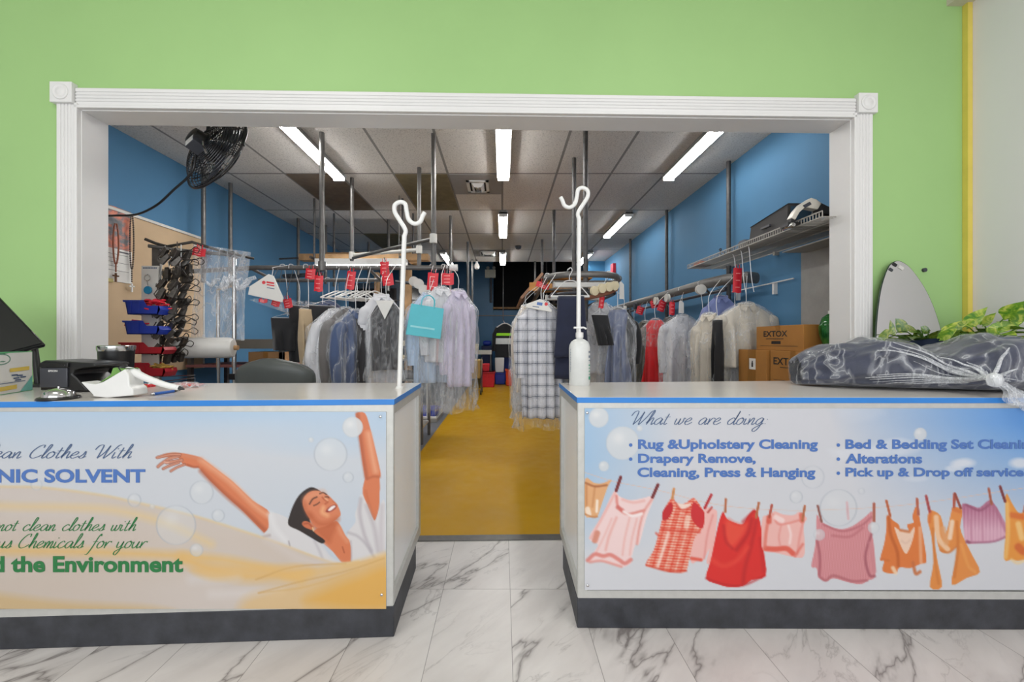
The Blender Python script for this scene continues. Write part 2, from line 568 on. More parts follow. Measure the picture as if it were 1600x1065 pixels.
def ceiling_tiles():
    """2 x 4 foot acoustic tiles in a metal grid"""
    t = NT('acoustic_tile')
    v = t.mapping()
    sp = t.t.nodes.new('ShaderNodeSeparateXYZ'); t.t.links.new(v, sp.inputs[0])
    gx = t.math('DIVIDE', t.math('ADD', sp.outputs[0], .002), .603); gy = t.math('DIVIDE', t.math('SUBTRACT', sp.outputs[1], 4.338), 1.22)
    fx = t.math('ABSOLUTE', t.math('SUBTRACT', t.math('FRACT', gx), .5)); fy = t.math('ABSOLUTE', t.math('SUBTRACT', t.math('FRACT', gy), .5))
    seam = t.math('MAXIMUM', t.math('GREATER_THAN', fx, .479), t.math('GREATER_THAN', fy, .4895))
    sp1 = t.noise(75, v, 4, .75)
    c = t.ramp(sp1, [(.34, rgb(172, 168, 164)), (.47, rgb(218, 214, 209)), (.7, rgb(226, 222, 217))])
    c = t.mix(t.math('MULTIPLY', seam, .8), c, rgb(112, 110, 108))
    t.t.links.new(c, t.b.inputs['Base Color']); t.b.inputs['Roughness'].default_value = .9
    t.bump(sp1, .35, .004)
    return t.m


def plastic(name='clear_plastic', tint=(240, 243, 247), base=.04, ridge=.3, sc=6.0, rough=.09, hi=.33):
    t = NT(name)
    t.b.inputs['Base Color'].default_value = rgb(*tint)
    t.b.inputs['Roughness'].default_value = rough
    t.b.inputs['Specular IOR Level'].default_value = .9
    v = t.mapping(scale=(1.6, 1.6, .5))
    n = t.noise(sc, v, 2.5, .5, 1.0)
    t.bump(n, .8, .02)
    rd = t.ramp(t.math('ABSOLUTE', t.math('SUBTRACT', n, .5)), [(0, (1, 1, 1)), (.014, (.35,) * 3), (.06, (0, 0, 0))])
    lw = t.t.nodes.new('ShaderNodeLayerWeight'); lw.inputs['Blend'].default_value = .35
    fac = t.math('ADD', t.math('ADD', base, t.math('MULTIPLY', rd, ridge)), t.math('MULTIPLY', lw.outputs['Facing'], hi), True)
    tr = t.t.nodes.new('ShaderNodeBsdfTransparent')
    mx = t.t.nodes.new('ShaderNodeMixShader')
    t.t.links.new(fac, mx.inputs[0]); t.t.links.new(tr.outputs[0], mx.inputs[1]); t.t.links.new(t.b.outputs[0], mx.inputs[2])
    t.t.links.new(mx.outputs[0], t.out.inputs['Surface'])
    return t.m


def ink():
    t = NT('printed_ink')
    a = t.t.nodes.new('ShaderNodeAttribute'); a.attribute_name = 'ink'
    t.t.links.new(a.outputs['Color'], t.b.inputs['Base Color'])
    t.b.inputs['Roughness'].default_value = .38
    t.bump(t.noise(300, t.mapping(), 2), .03, .001)
    return t.m


def cloth(name, c, rough=.85, var=.1, vs=6.0):
    return mat(name, c, rough, 0, var, vs, .25, 240, sheen=.25)


M = {}
M['marble'] = marble(); M['yellow'] = yellow_floor(); M['greyfloor'] = grey_floor(); M['tiles'] = ceiling_tiles()
M['green'] = mat('green_wall_paint', (158, 197, 128), .55, 0, .025, 1.5, .06, 180)
M['sage'] = mat('grey_green_wall_paint', (226, 221, 226), .6, 0, .02, 1.5, .05, 160)
M['blue'] = mat('blue_wall_paint', (78, 124, 160), .7, 0, .05, 1.2, .05, 120, spec=.3)
M['bare'] = mat('bare_grey_plaster', (150, 149, 146), .8, 0, .12, 5, .2, 50)
M['white'] = mat('white_trim_paint', (226, 225, 224), .4, 0, .015, 4)
M['dirtywhite'] = mat('off_white_paint', (208, 206, 200), .5, 0, .06, 6)
M['ystrip'] = mat('yellow_corner_trim', (222, 202, 92), .45, 0, .06, 8)
M['beam'] = mat('beige_painted_beam', (204, 194, 178), .6, 0, .04, 6)
M['laminate'] = mat('white_laminate', (234, 234, 234), .33, 0, .02, 4)
M['alu'] = mat('brushed_aluminium_strip', (196, 196, 192), .42, .35, .05, 30)
M['bluedge'] = mat('blue_laminate_edge', (42, 126, 206), .35, 0, .04, 10)
M['ctop'] = mat('pale_counter_laminate', (224, 219, 214), .16, 0, .03, 3)
M['plinth'] = mat('black_rubber_plinth', (52, 54, 60), .5, 0, .35, 14, .2, 60)
M['ink'] = ink(); M['board'] = mat('white_foam_board', (210, 210, 208), .5)
M['inkblue'] = mat('blue_lettering_ink', (74, 112, 178), .4, 0, .02)
M['inkgreen'] = mat('green_lettering_ink', (34, 116, 62), .4, 0, .02)
M['inkslate'] = mat('slate_lettering_ink', (78, 98, 132), .4, 0, .02)
M['inkblack'] = mat('black_print', (40, 36, 36), .5, 0, .02)
M['inkred'] = mat('red_print', (214, 50, 60), .5, 0, .02)
M['steel'] = mat('galvanised_steel', (108, 106, 104), .42, .55, .12, 20)
M['darksteel'] = mat('dark_weathered_steel', (84, 82, 82), .5, .4, .22, 25)
M['chrome'] = mat('chrome', (200, 200, 200), .14, 1.0, .02)
M['black'] = mat('black_plastic', (24, 24, 26), .35, 0, .1)
M['gloss'] = mat('glossy_black_plastic', (22, 23, 26), .16, 0, .1)
M['dgrey'] = mat('dark_grey_plastic', (62, 64, 72), .4, 0, .08)
M['wplast'] = mat('white_plastic', (226, 226, 224), .32, 0, .02)
M['wenamel'] = mat('white_enamel_tube', (232, 232, 230), .28, 0, .02)
M['red'] = mat('red_plastic', (216, 34, 50), .42, 0, .08, 30)
M['redbin'] = mat('dark_red_plastic', (176, 26, 42), .36, 0, .06)
M['bluebin'] = mat('blue_plastic', (34, 62, 176), .36, 0, .06)
M['card'] = mat('brown_cardboard', (166, 114, 52), .8, 0, .06, 5)
M['card2'] = mat('dull_cardboard', (160, 122, 82), .8, 0, .06, 5)
M['tape'] = mat('brown_packing_tape', (150, 104, 50), .3, 0, .04)
M['timber'] = mat('raw_timber', (150, 118, 82), .75, 0, .25, 9, .2, 60)
M['oak'] = mat('orange_stained_wood', (186, 128, 62), .6, 0, .18, 8, .15, 60)
M['dark'] = mat('unlit_void_black', (14, 14, 17), .8, 0, .3, 4)  # near-black puts the shade of the unlit loft and vent throats into the colour
M['darkblue'] = mat('dark_blue_wall_paint', (58, 112, 150), .4, 0, .08, 2)
M['brownTile'] = mat('stained_brown_tile', (112, 98, 84), .9, 0, .14, 9, .3, 90)
M['brownTile2'] = mat('olive_brown_tile', (120, 110, 84), .9, 0, .14, 9, .3, 90)
M['greyTile'] = mat('grey_vent_tile', (150, 148, 146), .7, 0, .04)
M['pin'] = mat('beige_pinboard', (198, 172, 140), .85, 0, .05, 4)
M['paper'] = mat('white_paper', (224, 222, 218), .7, 0, .02)
M['tube_dim'] = emit('dimmed_fluorescent_tube', (1.0, .985, .96), 28.0)  # emission turned down only to keep the right wall from rendering too bright
M['tube'] = emit('lit_fluorescent_tube', (1.0, .985, .96), 56.0)
M['plastic'] = plastic()
M['plastic_thin'] = plastic('thin_clear_plastic', base=.04, ridge=.2, sc=7, hi=.36)
M['plastic_heavy'] = plastic('milky_clear_plastic', base=.18, ridge=.5, sc=10)
M['wire'] = mat('dark_wire', (66, 62, 58), .35, .7, .1)
M['clip'] = mat('worn_metal_clip', (96, 92, 88), .32, .75, .3, 30)
M['fixture'] = mat('grey_white_fixture_enamel', (136, 136, 134), .45, 0, .03)
M['cream'] = mat('cream_plastic', (220, 208, 176), .45)
M['hanger'] = mat('white_coated_wire', (222, 222, 222), .35, .1, .04)


def struct(name, mb, m, **kw):
    return mb.build(name, m, kind='structure', **kw)


# ------------------------------------------------------------------ room shell
WY = lambda x: 2.29 + 0.0216 * x          # front face of the green wall
sh = lambda p: (p[0], WY(p[0]) + p[1], p[2])
CEIL = HC + 1.843
BL, BR = -3.37, 2.395
XL, XR, ZO = -2.41, 2.082, HC + 1.319      # opening
CR = 2.787                                 # right wall of the customer area
TH = 0.135

m = MB(); m.box(-4.6, CR, -3.7, 2.285, -.1, 0)
struct('floor', m, M['marble'], origin=(0, 0, 0))
m = MB(); m.prism([(-.85, WY(-.85) + .03), (.82, WY(.82) + .03), (.82, 12.0), (-.85, 12.0)], -.1, 0)
struct('floor_yellow_walkway', m, M['yellow'], origin=(0, 0, 0))
m = MB()
m.prism([(BL - .15, WY(BL) + .03), (-.85, WY(-.85) + .03), (-.85, 12.0), (BL - .15, 12.0)], -.1, 0)
m.prism([(.82, WY(.82) + .03), (BR + .15, WY(BR) + .03), (BR + .15, 12.0), (.82, 12.0)], -.1, 0)
struct('floor_back', m, M['greyfloor'], origin=(0, 0, 0))
m = MB(sh); m.box(-2.4, 2.07, -.025, .035, 0, .006)
struct('trim_1', m, M['steel'])                       # threshold strip

m = MB(sh)
m.box(-4.7, XL, 0, TH, 0, 3.75); m.box(XR, CR + .1, 0, TH, 0, 3.75); m.box(XL, XR, 0, TH, ZO, 3.75)
struct('wall_front', m, M['green'], origin=(0, 2.3, 0))
m = MB(sh); m.box(BL, XL - .001, TH + .001, TH + .012, 0, 3.0); m.box(XR + .001, BR, TH + .001, TH + .012, 0, 3.0); m.box(XL, XR, TH + .001, TH + .012, ZO + .011, 3.0)
struct('wall_front_bounce_liner', m, M['dirtywhite'])  # unseen white liner, added to bounce light onto the bin strip
m = MB(); m.box(CR, CR + .1, -3.7, WY(CR), 0, 3.75); struct('wall_right', m, M['sage'], origin=(CR, 0, 0))
m = MB(); m.box(-4.7, -4.6, -3.7, WY(-4.6), 0, 3.75); struct('wall_left', m, M['sage'])
m = MB(); m.box(-4.7, CR + .1, -3.8, 2.3, 3.75, 3.85); struct('ceiling', m, M['dirtywhite'])
m = MB()                                              # storefront behind the camera: frame round the glass
m.box(-4.7, CR + .1, -3.8, -3.68, 0, .3); m.box(-4.7, CR + .1, -3.8, -3.68, 3.2, 3.75); m.box(-4.7, -3.8, -3.8, -3.68, .3, 3.2); m.box(2.6, CR + .1, -3.8, -3.68, .3, 3.2)
struct('wall_storefront', m, M['dirtywhite'])
m = MB(sh); m.box(CR - .03, CR - .001, -.03, -.001, 0, HC + 2.0); struct('trim_2', m, M['ystrip'])
m = MB(); m.box(CR - .125, CR - .001, -3.6, WY(CR) - .001, HC + 2.0, HC + 2.16); struct('trim_3', m, M['beam'])
m = MB(); m.lathe([(.012, 0), (.012, .012)], (2.52, WY(2.52) - .012, HC + .418), 12, 'y')
tag(m.build('wall_hook', M['dgrey']), 'small dark screw hook in the green wall, right of the arched mirror', 'hook')

# jamb lining and casing
m = MB(sh)
m.box(XL, XL + .012, -.004, TH + .01, 0, ZO); m.box(XR - .012, XR, -.004, TH + .01, 0, ZO); m.box(XL, XR, -.004, TH + .01, ZO - .012, ZO)
struct('trim_4', m, M['white'])


def casing(m, a0, a1, z0, z1, vertical, inner):
    """fluted board: base plus ridges; inner = side of the quirk bead (+1 high / -1 low)"""
    w = (a1 - a0) if vertical else (z1 - z0)
    for s0, s1, d in ((0, 1, .016), (.04, .22, .0205), (.27, .38, .0205), (.43, .54, .0205), (.59, .7, .0205), (.93, 1.07, .03)):
        if inner < 0: s0, s1 = 1 - s1, 1 - s0
        if vertical: m.box(a0 + s0 * w, a0 + s1 * w, -d, .001, z0, z1)
        else: m.box(a0, a1, -d, .001, z0 + s0 * w, z0 + s1 * w)


zt = ZO + .113
m = MB(sh); casing(m, -2.528, XL, 0, ZO + .02, True, 1); struct('trim_5', m, M['white'], bevel=.003)
m = MB(sh); casing(m, XR, XR + .115, 0, ZO + .02, True, -1); struct('trim_6', m, M['white'], bevel=.003)
m = MB(sh); casing(m, XL - .01, XR + .01, ZO, zt, False, -1); struct('trim_7', m, M['white'], bevel=.003)
for k, (a, b) in enumerate(((-2.546, -2.425), (XR + .014, XR + .128))):
    m = MB(sh); m.box(a, b, -.034, .001, ZO + .02, ZO + .135)
    c = ((a + b) / 2, -.034, ZO + .0775)
    m.lathe([(.044, .001), (.044, -.004), (.038, -.007), (.03, -.004), (.024, -.004), (.018, -.008), (.006, -.009)], c, 24, 'y')
    struct('trim_%d' % (8 + k), m, M['white'], bevel=.002)

# back room
m = MB(); m.box(BL - .1, BL, WY(BL) + TH, 12.0, 0, 4.2); struct('wall_back_left', m, M['blue'])
m = MB(); m.box(BR, BR + .1, WY(BR) + TH, 12.0, 0, 4.2); struct('wall_back_right', m, M['blue'])
m = MB(); m.box(BR - .012, BR - .001, WY(BR) + TH + .01, 3.125, 0, HC + .745); struct('trim_10', m, M['bare'])
m = MB(); m.box(BL - .1, BR + .1, 2.2, 9.24, CEIL, CEIL + .08)
# a strip of ceiling only behind the green wall
m = MB(); m.box(BL - .1, BR + .1, 2.5, 9.24, CEIL, CEIL + .06); struct('ceiling_back', m, M['tiles'], origin=(0, 0, 0))
m = MB(); m.box(BL - .1, BR + .1, 9.24, 12.1, 4.2, 4.3); struct('ceiling_loft', m, M['dark'])
m = MB(); m.box(BL, BR, 9.22, 9.26, CEIL + .06, 4.2); struct('ceiling_drop', m, M['dark'])
m = MB()
m.box(BL, -1.35, 12, 12.1, 0, 4.2); m.box(-1.35, -.28, 11.9, 12.1, 0, 4.2); m.box(-.28, BR, 12, 12.1, 0, 2.14)
struct('wall_back', m, M['darkblue'])
m = MB(); m.box(-.28, BR, 12.9, 13, 2.1, 4.25); m.box(-.28, BR, 12.0, 13.0, 2.08, 2.138); m.box(-.38, -.28, 12.1, 13, 2.1, 4.25); m.box(BR, BR + .1, 12, 13, 2.1, 4.25)
m.box(-.38, BR + .1, 12.1, 13, 4.2, 4.3)
struct('wall_loft', m, M['dark'])
m = MB(); m.box(2.02, BR - .001, 9.16, 9.24, 0, CEIL - .001); struct('wall_return', m, M['darkblue'])
m = MB(); m.box(-.28, 2.3, 11.86, 11.9, 2.1, 2.16); struct('trim_11', m, M['timber'])


def ctile(name, x0, x1, y0, y1, m_, n):
    m = MB(); m.box(x0 + .012, x1 - .012, y0 + .012, y1 - .012, CEIL - .008, CEIL - .0005)
    struct(name, m, m_)


ctile('ceiling_tile_1', -2.412, -1.809, 4.338, 5.558, M['brownTile'], 1)
ctile('ceiling_tile_2', -1.206, -.603, 4.338, 5.558, M['brownTile2'], 2)
ctile('ceiling_tile_3', -2.412, -1.809, 6.778, 7.998, M['brownTile2'], 3)
ctile('ceiling_tile_4', -.603, -.001, 4.338, 4.948, M['greyTile'], 4)
ctile('ceiling_tile_5', -.603, -.001, 7.998, 8.608, M['greyTile'], 5)

# ------------------------------------------------------------------ counters
CT = .93


def front_y(side, x):
    return 1.5528 + .0439 * x if side == 'l' else 1.5825 - .00504 * x


def plane_pt(side, px, py, off=0.0):
    a, b = (1.5528, .0439) if side == 'l' else (1.5825, -.00504)
    dx = (np.asarray(px, float) - CX) / F
    y = (a + off) / (1 - b * dx)
    return np.stack([dx * y, y, HC + (CY - np.asarray(py, float)) / F * y], -1)


def counter(side, name, label, quad):
    """quad: FL, FR, BR, BL in plan"""
    FL, FR, BRr, BLl = [Vector((*q, 0)) for q in quad]
    root = thing(name, label, 'counter', ((FL.x + FR.x) / 2, (FL.y + BLl.y) / 2, 0))

    def inset(f, s, bk=0.0):
        ux = (FR - FL).normalized()
        return [(q.x, q.y) for q in (FL + ux * s + Vector((0, f, 0)), FR - ux * s + Vector((0, f, 0)), BRr - ux * s - Vector((0, bk, 0)), BLl + ux * s - Vector((0, bk, 0)))]
    m = MB(); m.prism(inset(.012, .012), .10, .9); m.build('body', M['laminate'], root)
    m = MB(); m.prism(inset(-.004, -.004, .12), 0, .122); m.build('plinth', M['plinth'], root, bevel=.004)
    m = MB(); m.cur = 0; m.prism(inset(-.006, -.006), .907, CT, top_mat=1); m.build('worktop', [M['bluedge'], M['ctop']], root, bevel=.002)
    # aluminium frame: top rail, bottom rail, corner posts on the front and on the aisle side
    ux = (FR - FL).normalized()
    f = MB()

    def strip(p, q, z0, z1, d):
        p, q = Vector(p), Vector(q)
        t = (q - p).normalized(); n = Vector((t.y, -t.x, 0))
        f.prism([tuple((p + n * d)[:2]), tuple((q + n * d)[:2]), tuple((q - n * .013)[:2]), tuple((p - n * .013)[:2])], z0, z1)
    strip(FL, FR, .877, .907, .004); strip(FL, FR, .122, .153, .004)
    strip(FL, FL + ux * .036, .1525, .8775, .004); strip(FR - ux * .036, FR, .1525, .8775, .004)
    side_pts = (FR, BRr) if side == 'l' else (BLl, FL)
    p, q = side_pts
    t = (q - p).normalized()
    strip(p, q, .871, .907, .002); strip(p, q, .122, .175, .002)
    if side == 'l': strip(q - t * .05, q, .174, .872, .002); strip(p, p + t * .012, .174, .872, .002)
    else: strip(p, p + t * .05, .174, .872, .002); strip(q - t * .012, q, .174, .872, .002)
    f.build('edge_frame', M['alu'], root)
    return root


lc = counter('l', 'service_counter', 'white counter with printed banner of a smiling woman in a white shirt', [(-2.32, front_y('l', -2.32)), (-.4274, front_y('l', -.4274)), (-.443, 2.11), (-2.5, 2.08)])
rc = counter('r', 'service_counter', 'white counter with printed banner of washing on a line', [(.305, front_y('r', .305)), (2.775, front_y('r', 2.775)), (2.78, 2.31), (.311, 2.11)])

# ---- left banner art
rs = np.random.RandomState(3)


def smooth_noise(X, Y, sx, sy, seed):
    r = np.random.RandomState(seed)
    out = np.zeros_like(X)
    for k in range(14):
        a = r.uniform(.4, 1.6, 2); ph = r.uniform(0, 2 * PI, 2)
        out += np.sin(X / sx * a[0] + ph[0] + .8 * np.sin(Y / sy * a[1] + ph[1])) * np.cos(Y / sy * a[1] * 1.3 + ph[0])
    return out / 6


c8 = lambda *v: np.array(v) / 255.0


def ramp2(t, a, b):
    t = np.clip(t, 0, 1)[..., None]
    return np.array(a) * (1 - t) + np.array(b) * t


cv = Canvas(-200, 643, 604, 952, 1.35)
t = (cv.Y - 645) / 70 + smooth_noise(cv.X, cv.Y, 90, 26, 5) * .35
cv.C[:] = ramp2(t, c8(180, 202, 224), c8(205, 208, 214))
cv.C[:] = cv.C + (np.clip((cv.Y - 700) / 200, 0, 1) * np.clip((cv.X - 250) / 300, 0, 1))[..., None] * (c8(186, 202, 218) - c8(205, 208, 214)) * .8
A1 = lambda *p: [(400 + x * .1502, 740 + y * .1502) for x, y in p]
A2 = lambda *p: [(230 + x * .15026, 690 + y * .15026) for x, y in p]
A3 = lambda *p: [(480 + x * .11265, 640 + y * .11265) for x, y in p]
skin, skd, skl, hair = c8(214, 122, 82), c8(168, 82, 52), c8(236, 172, 136), c8(40, 28, 26)
# far arm with the bent hand
arm = A2((90, 160), (200, 118), (330, 112), (520, 150), (600, 190), (760, 310), (900, 420), (1100, 610), (1275, 740), (1262, 960), (1200, 930), (1000, 725), (850, 590), (640, 390), (540, 275), (500, 268), (380, 240), (320, 165), (220, 160), (110, 172))
cv.poly(arm, skin)
cv.stroke(A2((560, 300), (700, 440), (860, 590), (1010, 715), (1230, 925)), 6, skd, .75, 7)
cv.stroke(A2((560, 190), (740, 320), (900, 450), (1090, 640), (1240, 760)), 7, skl, .8, 9)
cv.stroke(A2((380, 140), (480, 160), (560, 180)), 4, c8(206, 140, 112), .6, 5)
for q, w in (([(330, 150), (230, 175), (150, 225), (112, 258)], 4.2), ([(360, 190), (270, 205), (200, 215)], 4.6), ([(330, 215), (240, 245), (165, 280)], 3.6), ([(390, 235), (310, 265), (245, 304)], 3.4), ([(340, 132), (230, 135), (105, 163)], 4.0)):
    cv.stroke(A2(*q), w + 1, c8(140, 78, 62), .8); cv.stroke(A2(*q), w - .8, c8(205, 138, 112), 1)
cv.stroke(A2((420, 240), (480, 262), (530, 262)), 3, skd, .8, 3)
cv.stroke(A2((180, 212), (222, 214)), 2, c8(232, 180, 160), .9)
# raised arm
ra = A3((680, 45), (800, 45), (870, 240), (945, 540), (1020, 880), (1005, 940), (1010, 1080)) + A1((1285, 200), (1280, 350), (1232, 490), (1190, 400), (1110, 205), (1130, 60)) + A3((800, 940), (770, 760), (740, 540), (715, 360), (680, 120))
cv.poly(ra, skin, n=3)
cv.stroke(A3((700, 60), (735, 360), (765, 580), (800, 800), (820, 930)), 5, skd, .75, 6)
cv.stroke(A3((850, 330), (890, 560), (930, 760), (950, 850)), 7, skl, .85, 9)
cv.stroke(A3((830, 960), (920, 925), (1005, 930)), 3, skd, .6, 4)
cv.stroke(A1((1140, 180), (1180, 330), (1228, 470)), 4, c8(196, 102, 62), .6, 5)
# shirt
shirt = c8(214, 211, 212)
cv.poly(A1((80, 655), (130, 560), (145, 405), (330, 460), (480, 600), (600, 690), (680, 720), (780, 860), (915, 935), (900, 1010), (600, 1000), (300, 760)), shirt, n=4)
cv.poly(A1((1105, 210), (1060, 330), (1030, 420), (1035, 500), (960, 600), (950, 680), (970, 760), (985, 935), (1180, 940), (1340, 860), (1342, 300), (1290, 330), (1232, 490)), shirt, n=3)
cv.poly(A1((700, 700), (960, 680), (985, 935), (905, 935), (800, 810)), skin, n=3)
for q, w, cc, al in (([(1090, 260), (1080, 420), (1130, 640), (1200, 800)], 5, c8(170, 160, 168), .6), ([(1150, 330), (1230, 560), (1270, 800)], 6, c8(176, 166, 172), .55), ([(960, 610), (1060, 650), (1150, 740), (1230, 870)], 4, c8(168, 160, 168), .55), ([(1310, 330), (1300, 600), (1310, 800)], 6, c8(186, 176, 182), .5), ([(985, 700), (992, 820), (990, 930)], 3, c8(180, 172, 178), .7), ([(610, 700), (660, 800), (690, 880)], 4, c8(182, 176, 182), .6), ([(340, 700), (352, 750)], 2, c8(150, 140, 146), .8), ([(150, 420), (200, 560), (300, 690)], 8, c8(226, 224, 224), .7), ([(700, 740), (800, 860), (860, 920)], 7, c8(196, 200, 210), .6), ([(80, 655), (140, 640)], 4, c8(160, 140, 140), .7)):
    cv.stroke(A1(*q), w, cc, al, w)
# neck, face, hair
cv.poly(A1((600, 590), (640, 640), (800, 790), (915, 935), (975, 935), (978, 720), (930, 640), (860, 510), (800, 500)), skin, n=3)
cv.poly(A1((560, 500), (640, 620), (760, 720), (800, 640), (840, 520), (700, 480)), c8(190, 98, 60), .75, 8)
cv.stroke(A1((860, 560), (900, 640), (950, 700)), 5, skl, .5, 7)
cv.stroke(A1((900, 760), (918, 820)), 2, skd, .8)
cv.poly(A1((338, 530), (350, 430), (400, 300), (460, 210), (540, 150), (600, 142), (680, 190), (660, 240), (560, 320), (560, 480), (600, 600), (715, 690), (680, 722), (560, 655), (450, 590)), hair, n=4)
face = A1((500, 240), (560, 185), (640, 175), (740, 215), (800, 270), (850, 330), (882, 420), (850, 460), (800, 500), (720, 545), (640, 560), (590, 520), (560, 470), (510, 390), (485, 310))
cv.poly(face, c8(216, 128, 90), n=4)
cv.stroke(A1((520, 260), (600, 215), (690, 205)), 9, c8(226, 156, 120), .7, 11)
cv.stroke(A1((700, 350), (690, 400), (740, 430)), 5, c8(246, 190, 140), .75, 7)
cv.stroke(A1((560, 420), (640, 510), (740, 520), (840, 470)), 7, c8(186, 92, 54), .7, 9)
cv.stroke(A1((500, 290), (520, 380), (570, 450)), 5, c8(184, 96, 60), .6, 7)
cv.stroke(A1((556, 315), (590, 262), (634, 240)), 2.0, c8(60, 34, 28), .9, 1.4)
cv.stroke(A1((662, 205), (700, 195), (735, 215)), 1.8, c8(70, 40, 30), .9, 1.4)
cv.stroke(A1((600, 330), (630, 318), (662, 295)), 1.6, c8(60, 34, 28), .9, 1.2)
cv.stroke(A1((720, 240), (745, 238), (757, 248)), 1.6, c8(70, 40, 30), .9, 1.2)
cv.stroke(A1((690, 245), (720, 275), (748, 290), (720, 312)), 2.2, c8(176, 84, 52), .8, 2)
cv.stroke(A1((720, 255), (745, 275)), 2.2, c8(242, 190, 150), .8, 2)
cv.poly(A1((725, 388), (760, 345), (815, 320), (838, 330), (830, 358), (790, 388), (745, 400)), c8(150, 56, 48), n=4)
cv.poly(A1((748, 378), (775, 345), (815, 328), (826, 340), (800, 366), (768, 385)), c8(244, 232, 228), n=4)
cv.stroke(A1((800, 285), (830, 310), (845, 330)), 2, c8(190, 100, 66), .6, 2)
cv.poly(A1((478, 520), (500, 492), (550, 500), (600, 545), (590, 582), (540, 570), (500, 550)), c8(204, 112, 74), n=4)
cv.stroke(A1((500, 520), (545, 515), (580, 550)), 2, c8(150, 66, 44), .7, 2)
cv.stroke(A1((590, 560), (596, 590)), 2, c8(230, 200, 150), .9)
# silk wave in front
edge = [(-200, 752), (-80, 756), (0, 759.6), (68, 761.5), (158, 773), (210, 784), (306, 806.5), (400, 836), (440, 850), (521, 879), (560, 877), (576, 873.5), (602, 868)]
cv.poly(edge + [(602, 960), (-200, 960)], lambda X, Y: ramp2(.5 + .5 * smooth_noise(X, Y, 120, 30, 9), c8(208, 198, 192), c8(202, 186, 172)), smooth=False, soft=2)
for q, w, cc, al, so in (
        (edge[:11], 3.5, c8(222, 196, 150), .8, 4), ([(-200, 776), (0, 790), (90, 792), (180, 797), (262, 818), (330, 850)], 11, c8(222, 196, 152), .85, 12),
        ([(0, 860), (140, 862), (240, 866), (330, 872), (400, 884), (470, 905)], 12, c8(224, 184, 118), .9, 14),
        ([(285, 872), (340, 892), (400, 900), (480, 893)], 18, c8(226, 182, 112), .85, 18),
       
        
        ([(300, 905), (345, 902), (370, 900)], 12, c8(214, 208, 206), .7, 16), ([(330, 928), (390, 926), (440, 924)], 10, c8(216, 208, 204), .8, 14), ([(418, 842), (470, 872), (530, 884)], 10, c8(212, 202, 198), .6, 14),
        ([(400, 905), (460, 885), (540, 880)], 2, c8(196, 150, 84), .6, 3), ([(404, 926), (480, 916), (560, 890)], 2, c8(200, 156, 90), .5, 3)):
    cv.stroke(q, w, cc, al, so)
for q, cc, al, so in (([(-200, 900), (-60, 918), (30, 931), (110, 940), (240, 948), (240, 960), (-200, 960)], c8(206, 176, 128), .85, 14), ([(604, 866), (560, 879), (500, 898), (430, 918), (380, 938), (400, 962), (620, 962), (620, 862)], c8(226, 182, 112), .6, 20), ([(608, 884), (560, 898), (515, 916), (480, 942), (610, 952)], c8(224, 170, 80), .85, 24), ([(606, 862), (560, 876), (500, 884), (440, 900), (470, 905), (540, 890), (606, 875)], c8(228, 184, 112), .6, 8), ([(300, 888), (380, 882), (470, 884), (380, 900), (330, 905)], c8(226, 184, 118), .7, 12)):
    cv.poly(q, cc, al, so, n=5)
cv.stroke([(404, 926), (470, 908), (540, 892), (600, 872)], 1.6, c8(200, 152, 84), .6, 3)
for q in ((315, 769, 18.5, .5, .5), (275, 820, 31, .4, .55), (210, 781, 10.5, .35, .5), (238, 791, 4, .5, .2), (341, 805, 10, .45, .5), (307, 859, 10, .55, .4), (516.5, 709.5, 26, .6, .5), (551, 667, 16, .95, .2), (544, 745.5, 8.5, .4, .5), (486, 687, 4, .8, .2), (57, 757, 9, .3, .3)):
    cv.bubble(*q)

WORLD[lc.name] = tuple(lc.location)
lb = print_mesh('banner', cv, lambda px, py: plane_pt('l', px, py, -.008), (0, .0045, 0), M['ink'], M['board'], lc)
lp = lambda px, py: Vector(plane_pt('l', px, py, -.0092))
m = MB(); add_script(m, 'Clean Clothes With', lp, -36, 208, 695, 715.5, 1.9); m.build('script_lettering', M['inkslate'], lb)
m = MB(); add_text(m, 'NIC SOLVENT', lp, -4, 227, 732.5, 754, .035); m.build('bold_lettering', M['inkblue'], lb)
m = MB(); add_script(m, 'not clean clothes with', lp, -4, 214, 809, 829, 1.7); add_script(m, 'us Chemicals for your', lp, -4, 230, 834, 856, 1.7); m.build('script_lettering', M['inkgreen'], lb)
m = MB(); add_text(m, 'd the Environment', lp, -12, 286, 868.5, 894, .035); m.build('bold_lettering', M['inkgreen'], lb)
for px, py in ((594.5, 650.5), (596.5, 928.5)):
    c = lp(px, py); m = MB(); m.lathe([(.0055, 0), (.0055, -.003), (.003, -.0045)], c, 12, 'y'); m.build('screw', M['chrome'], lb)

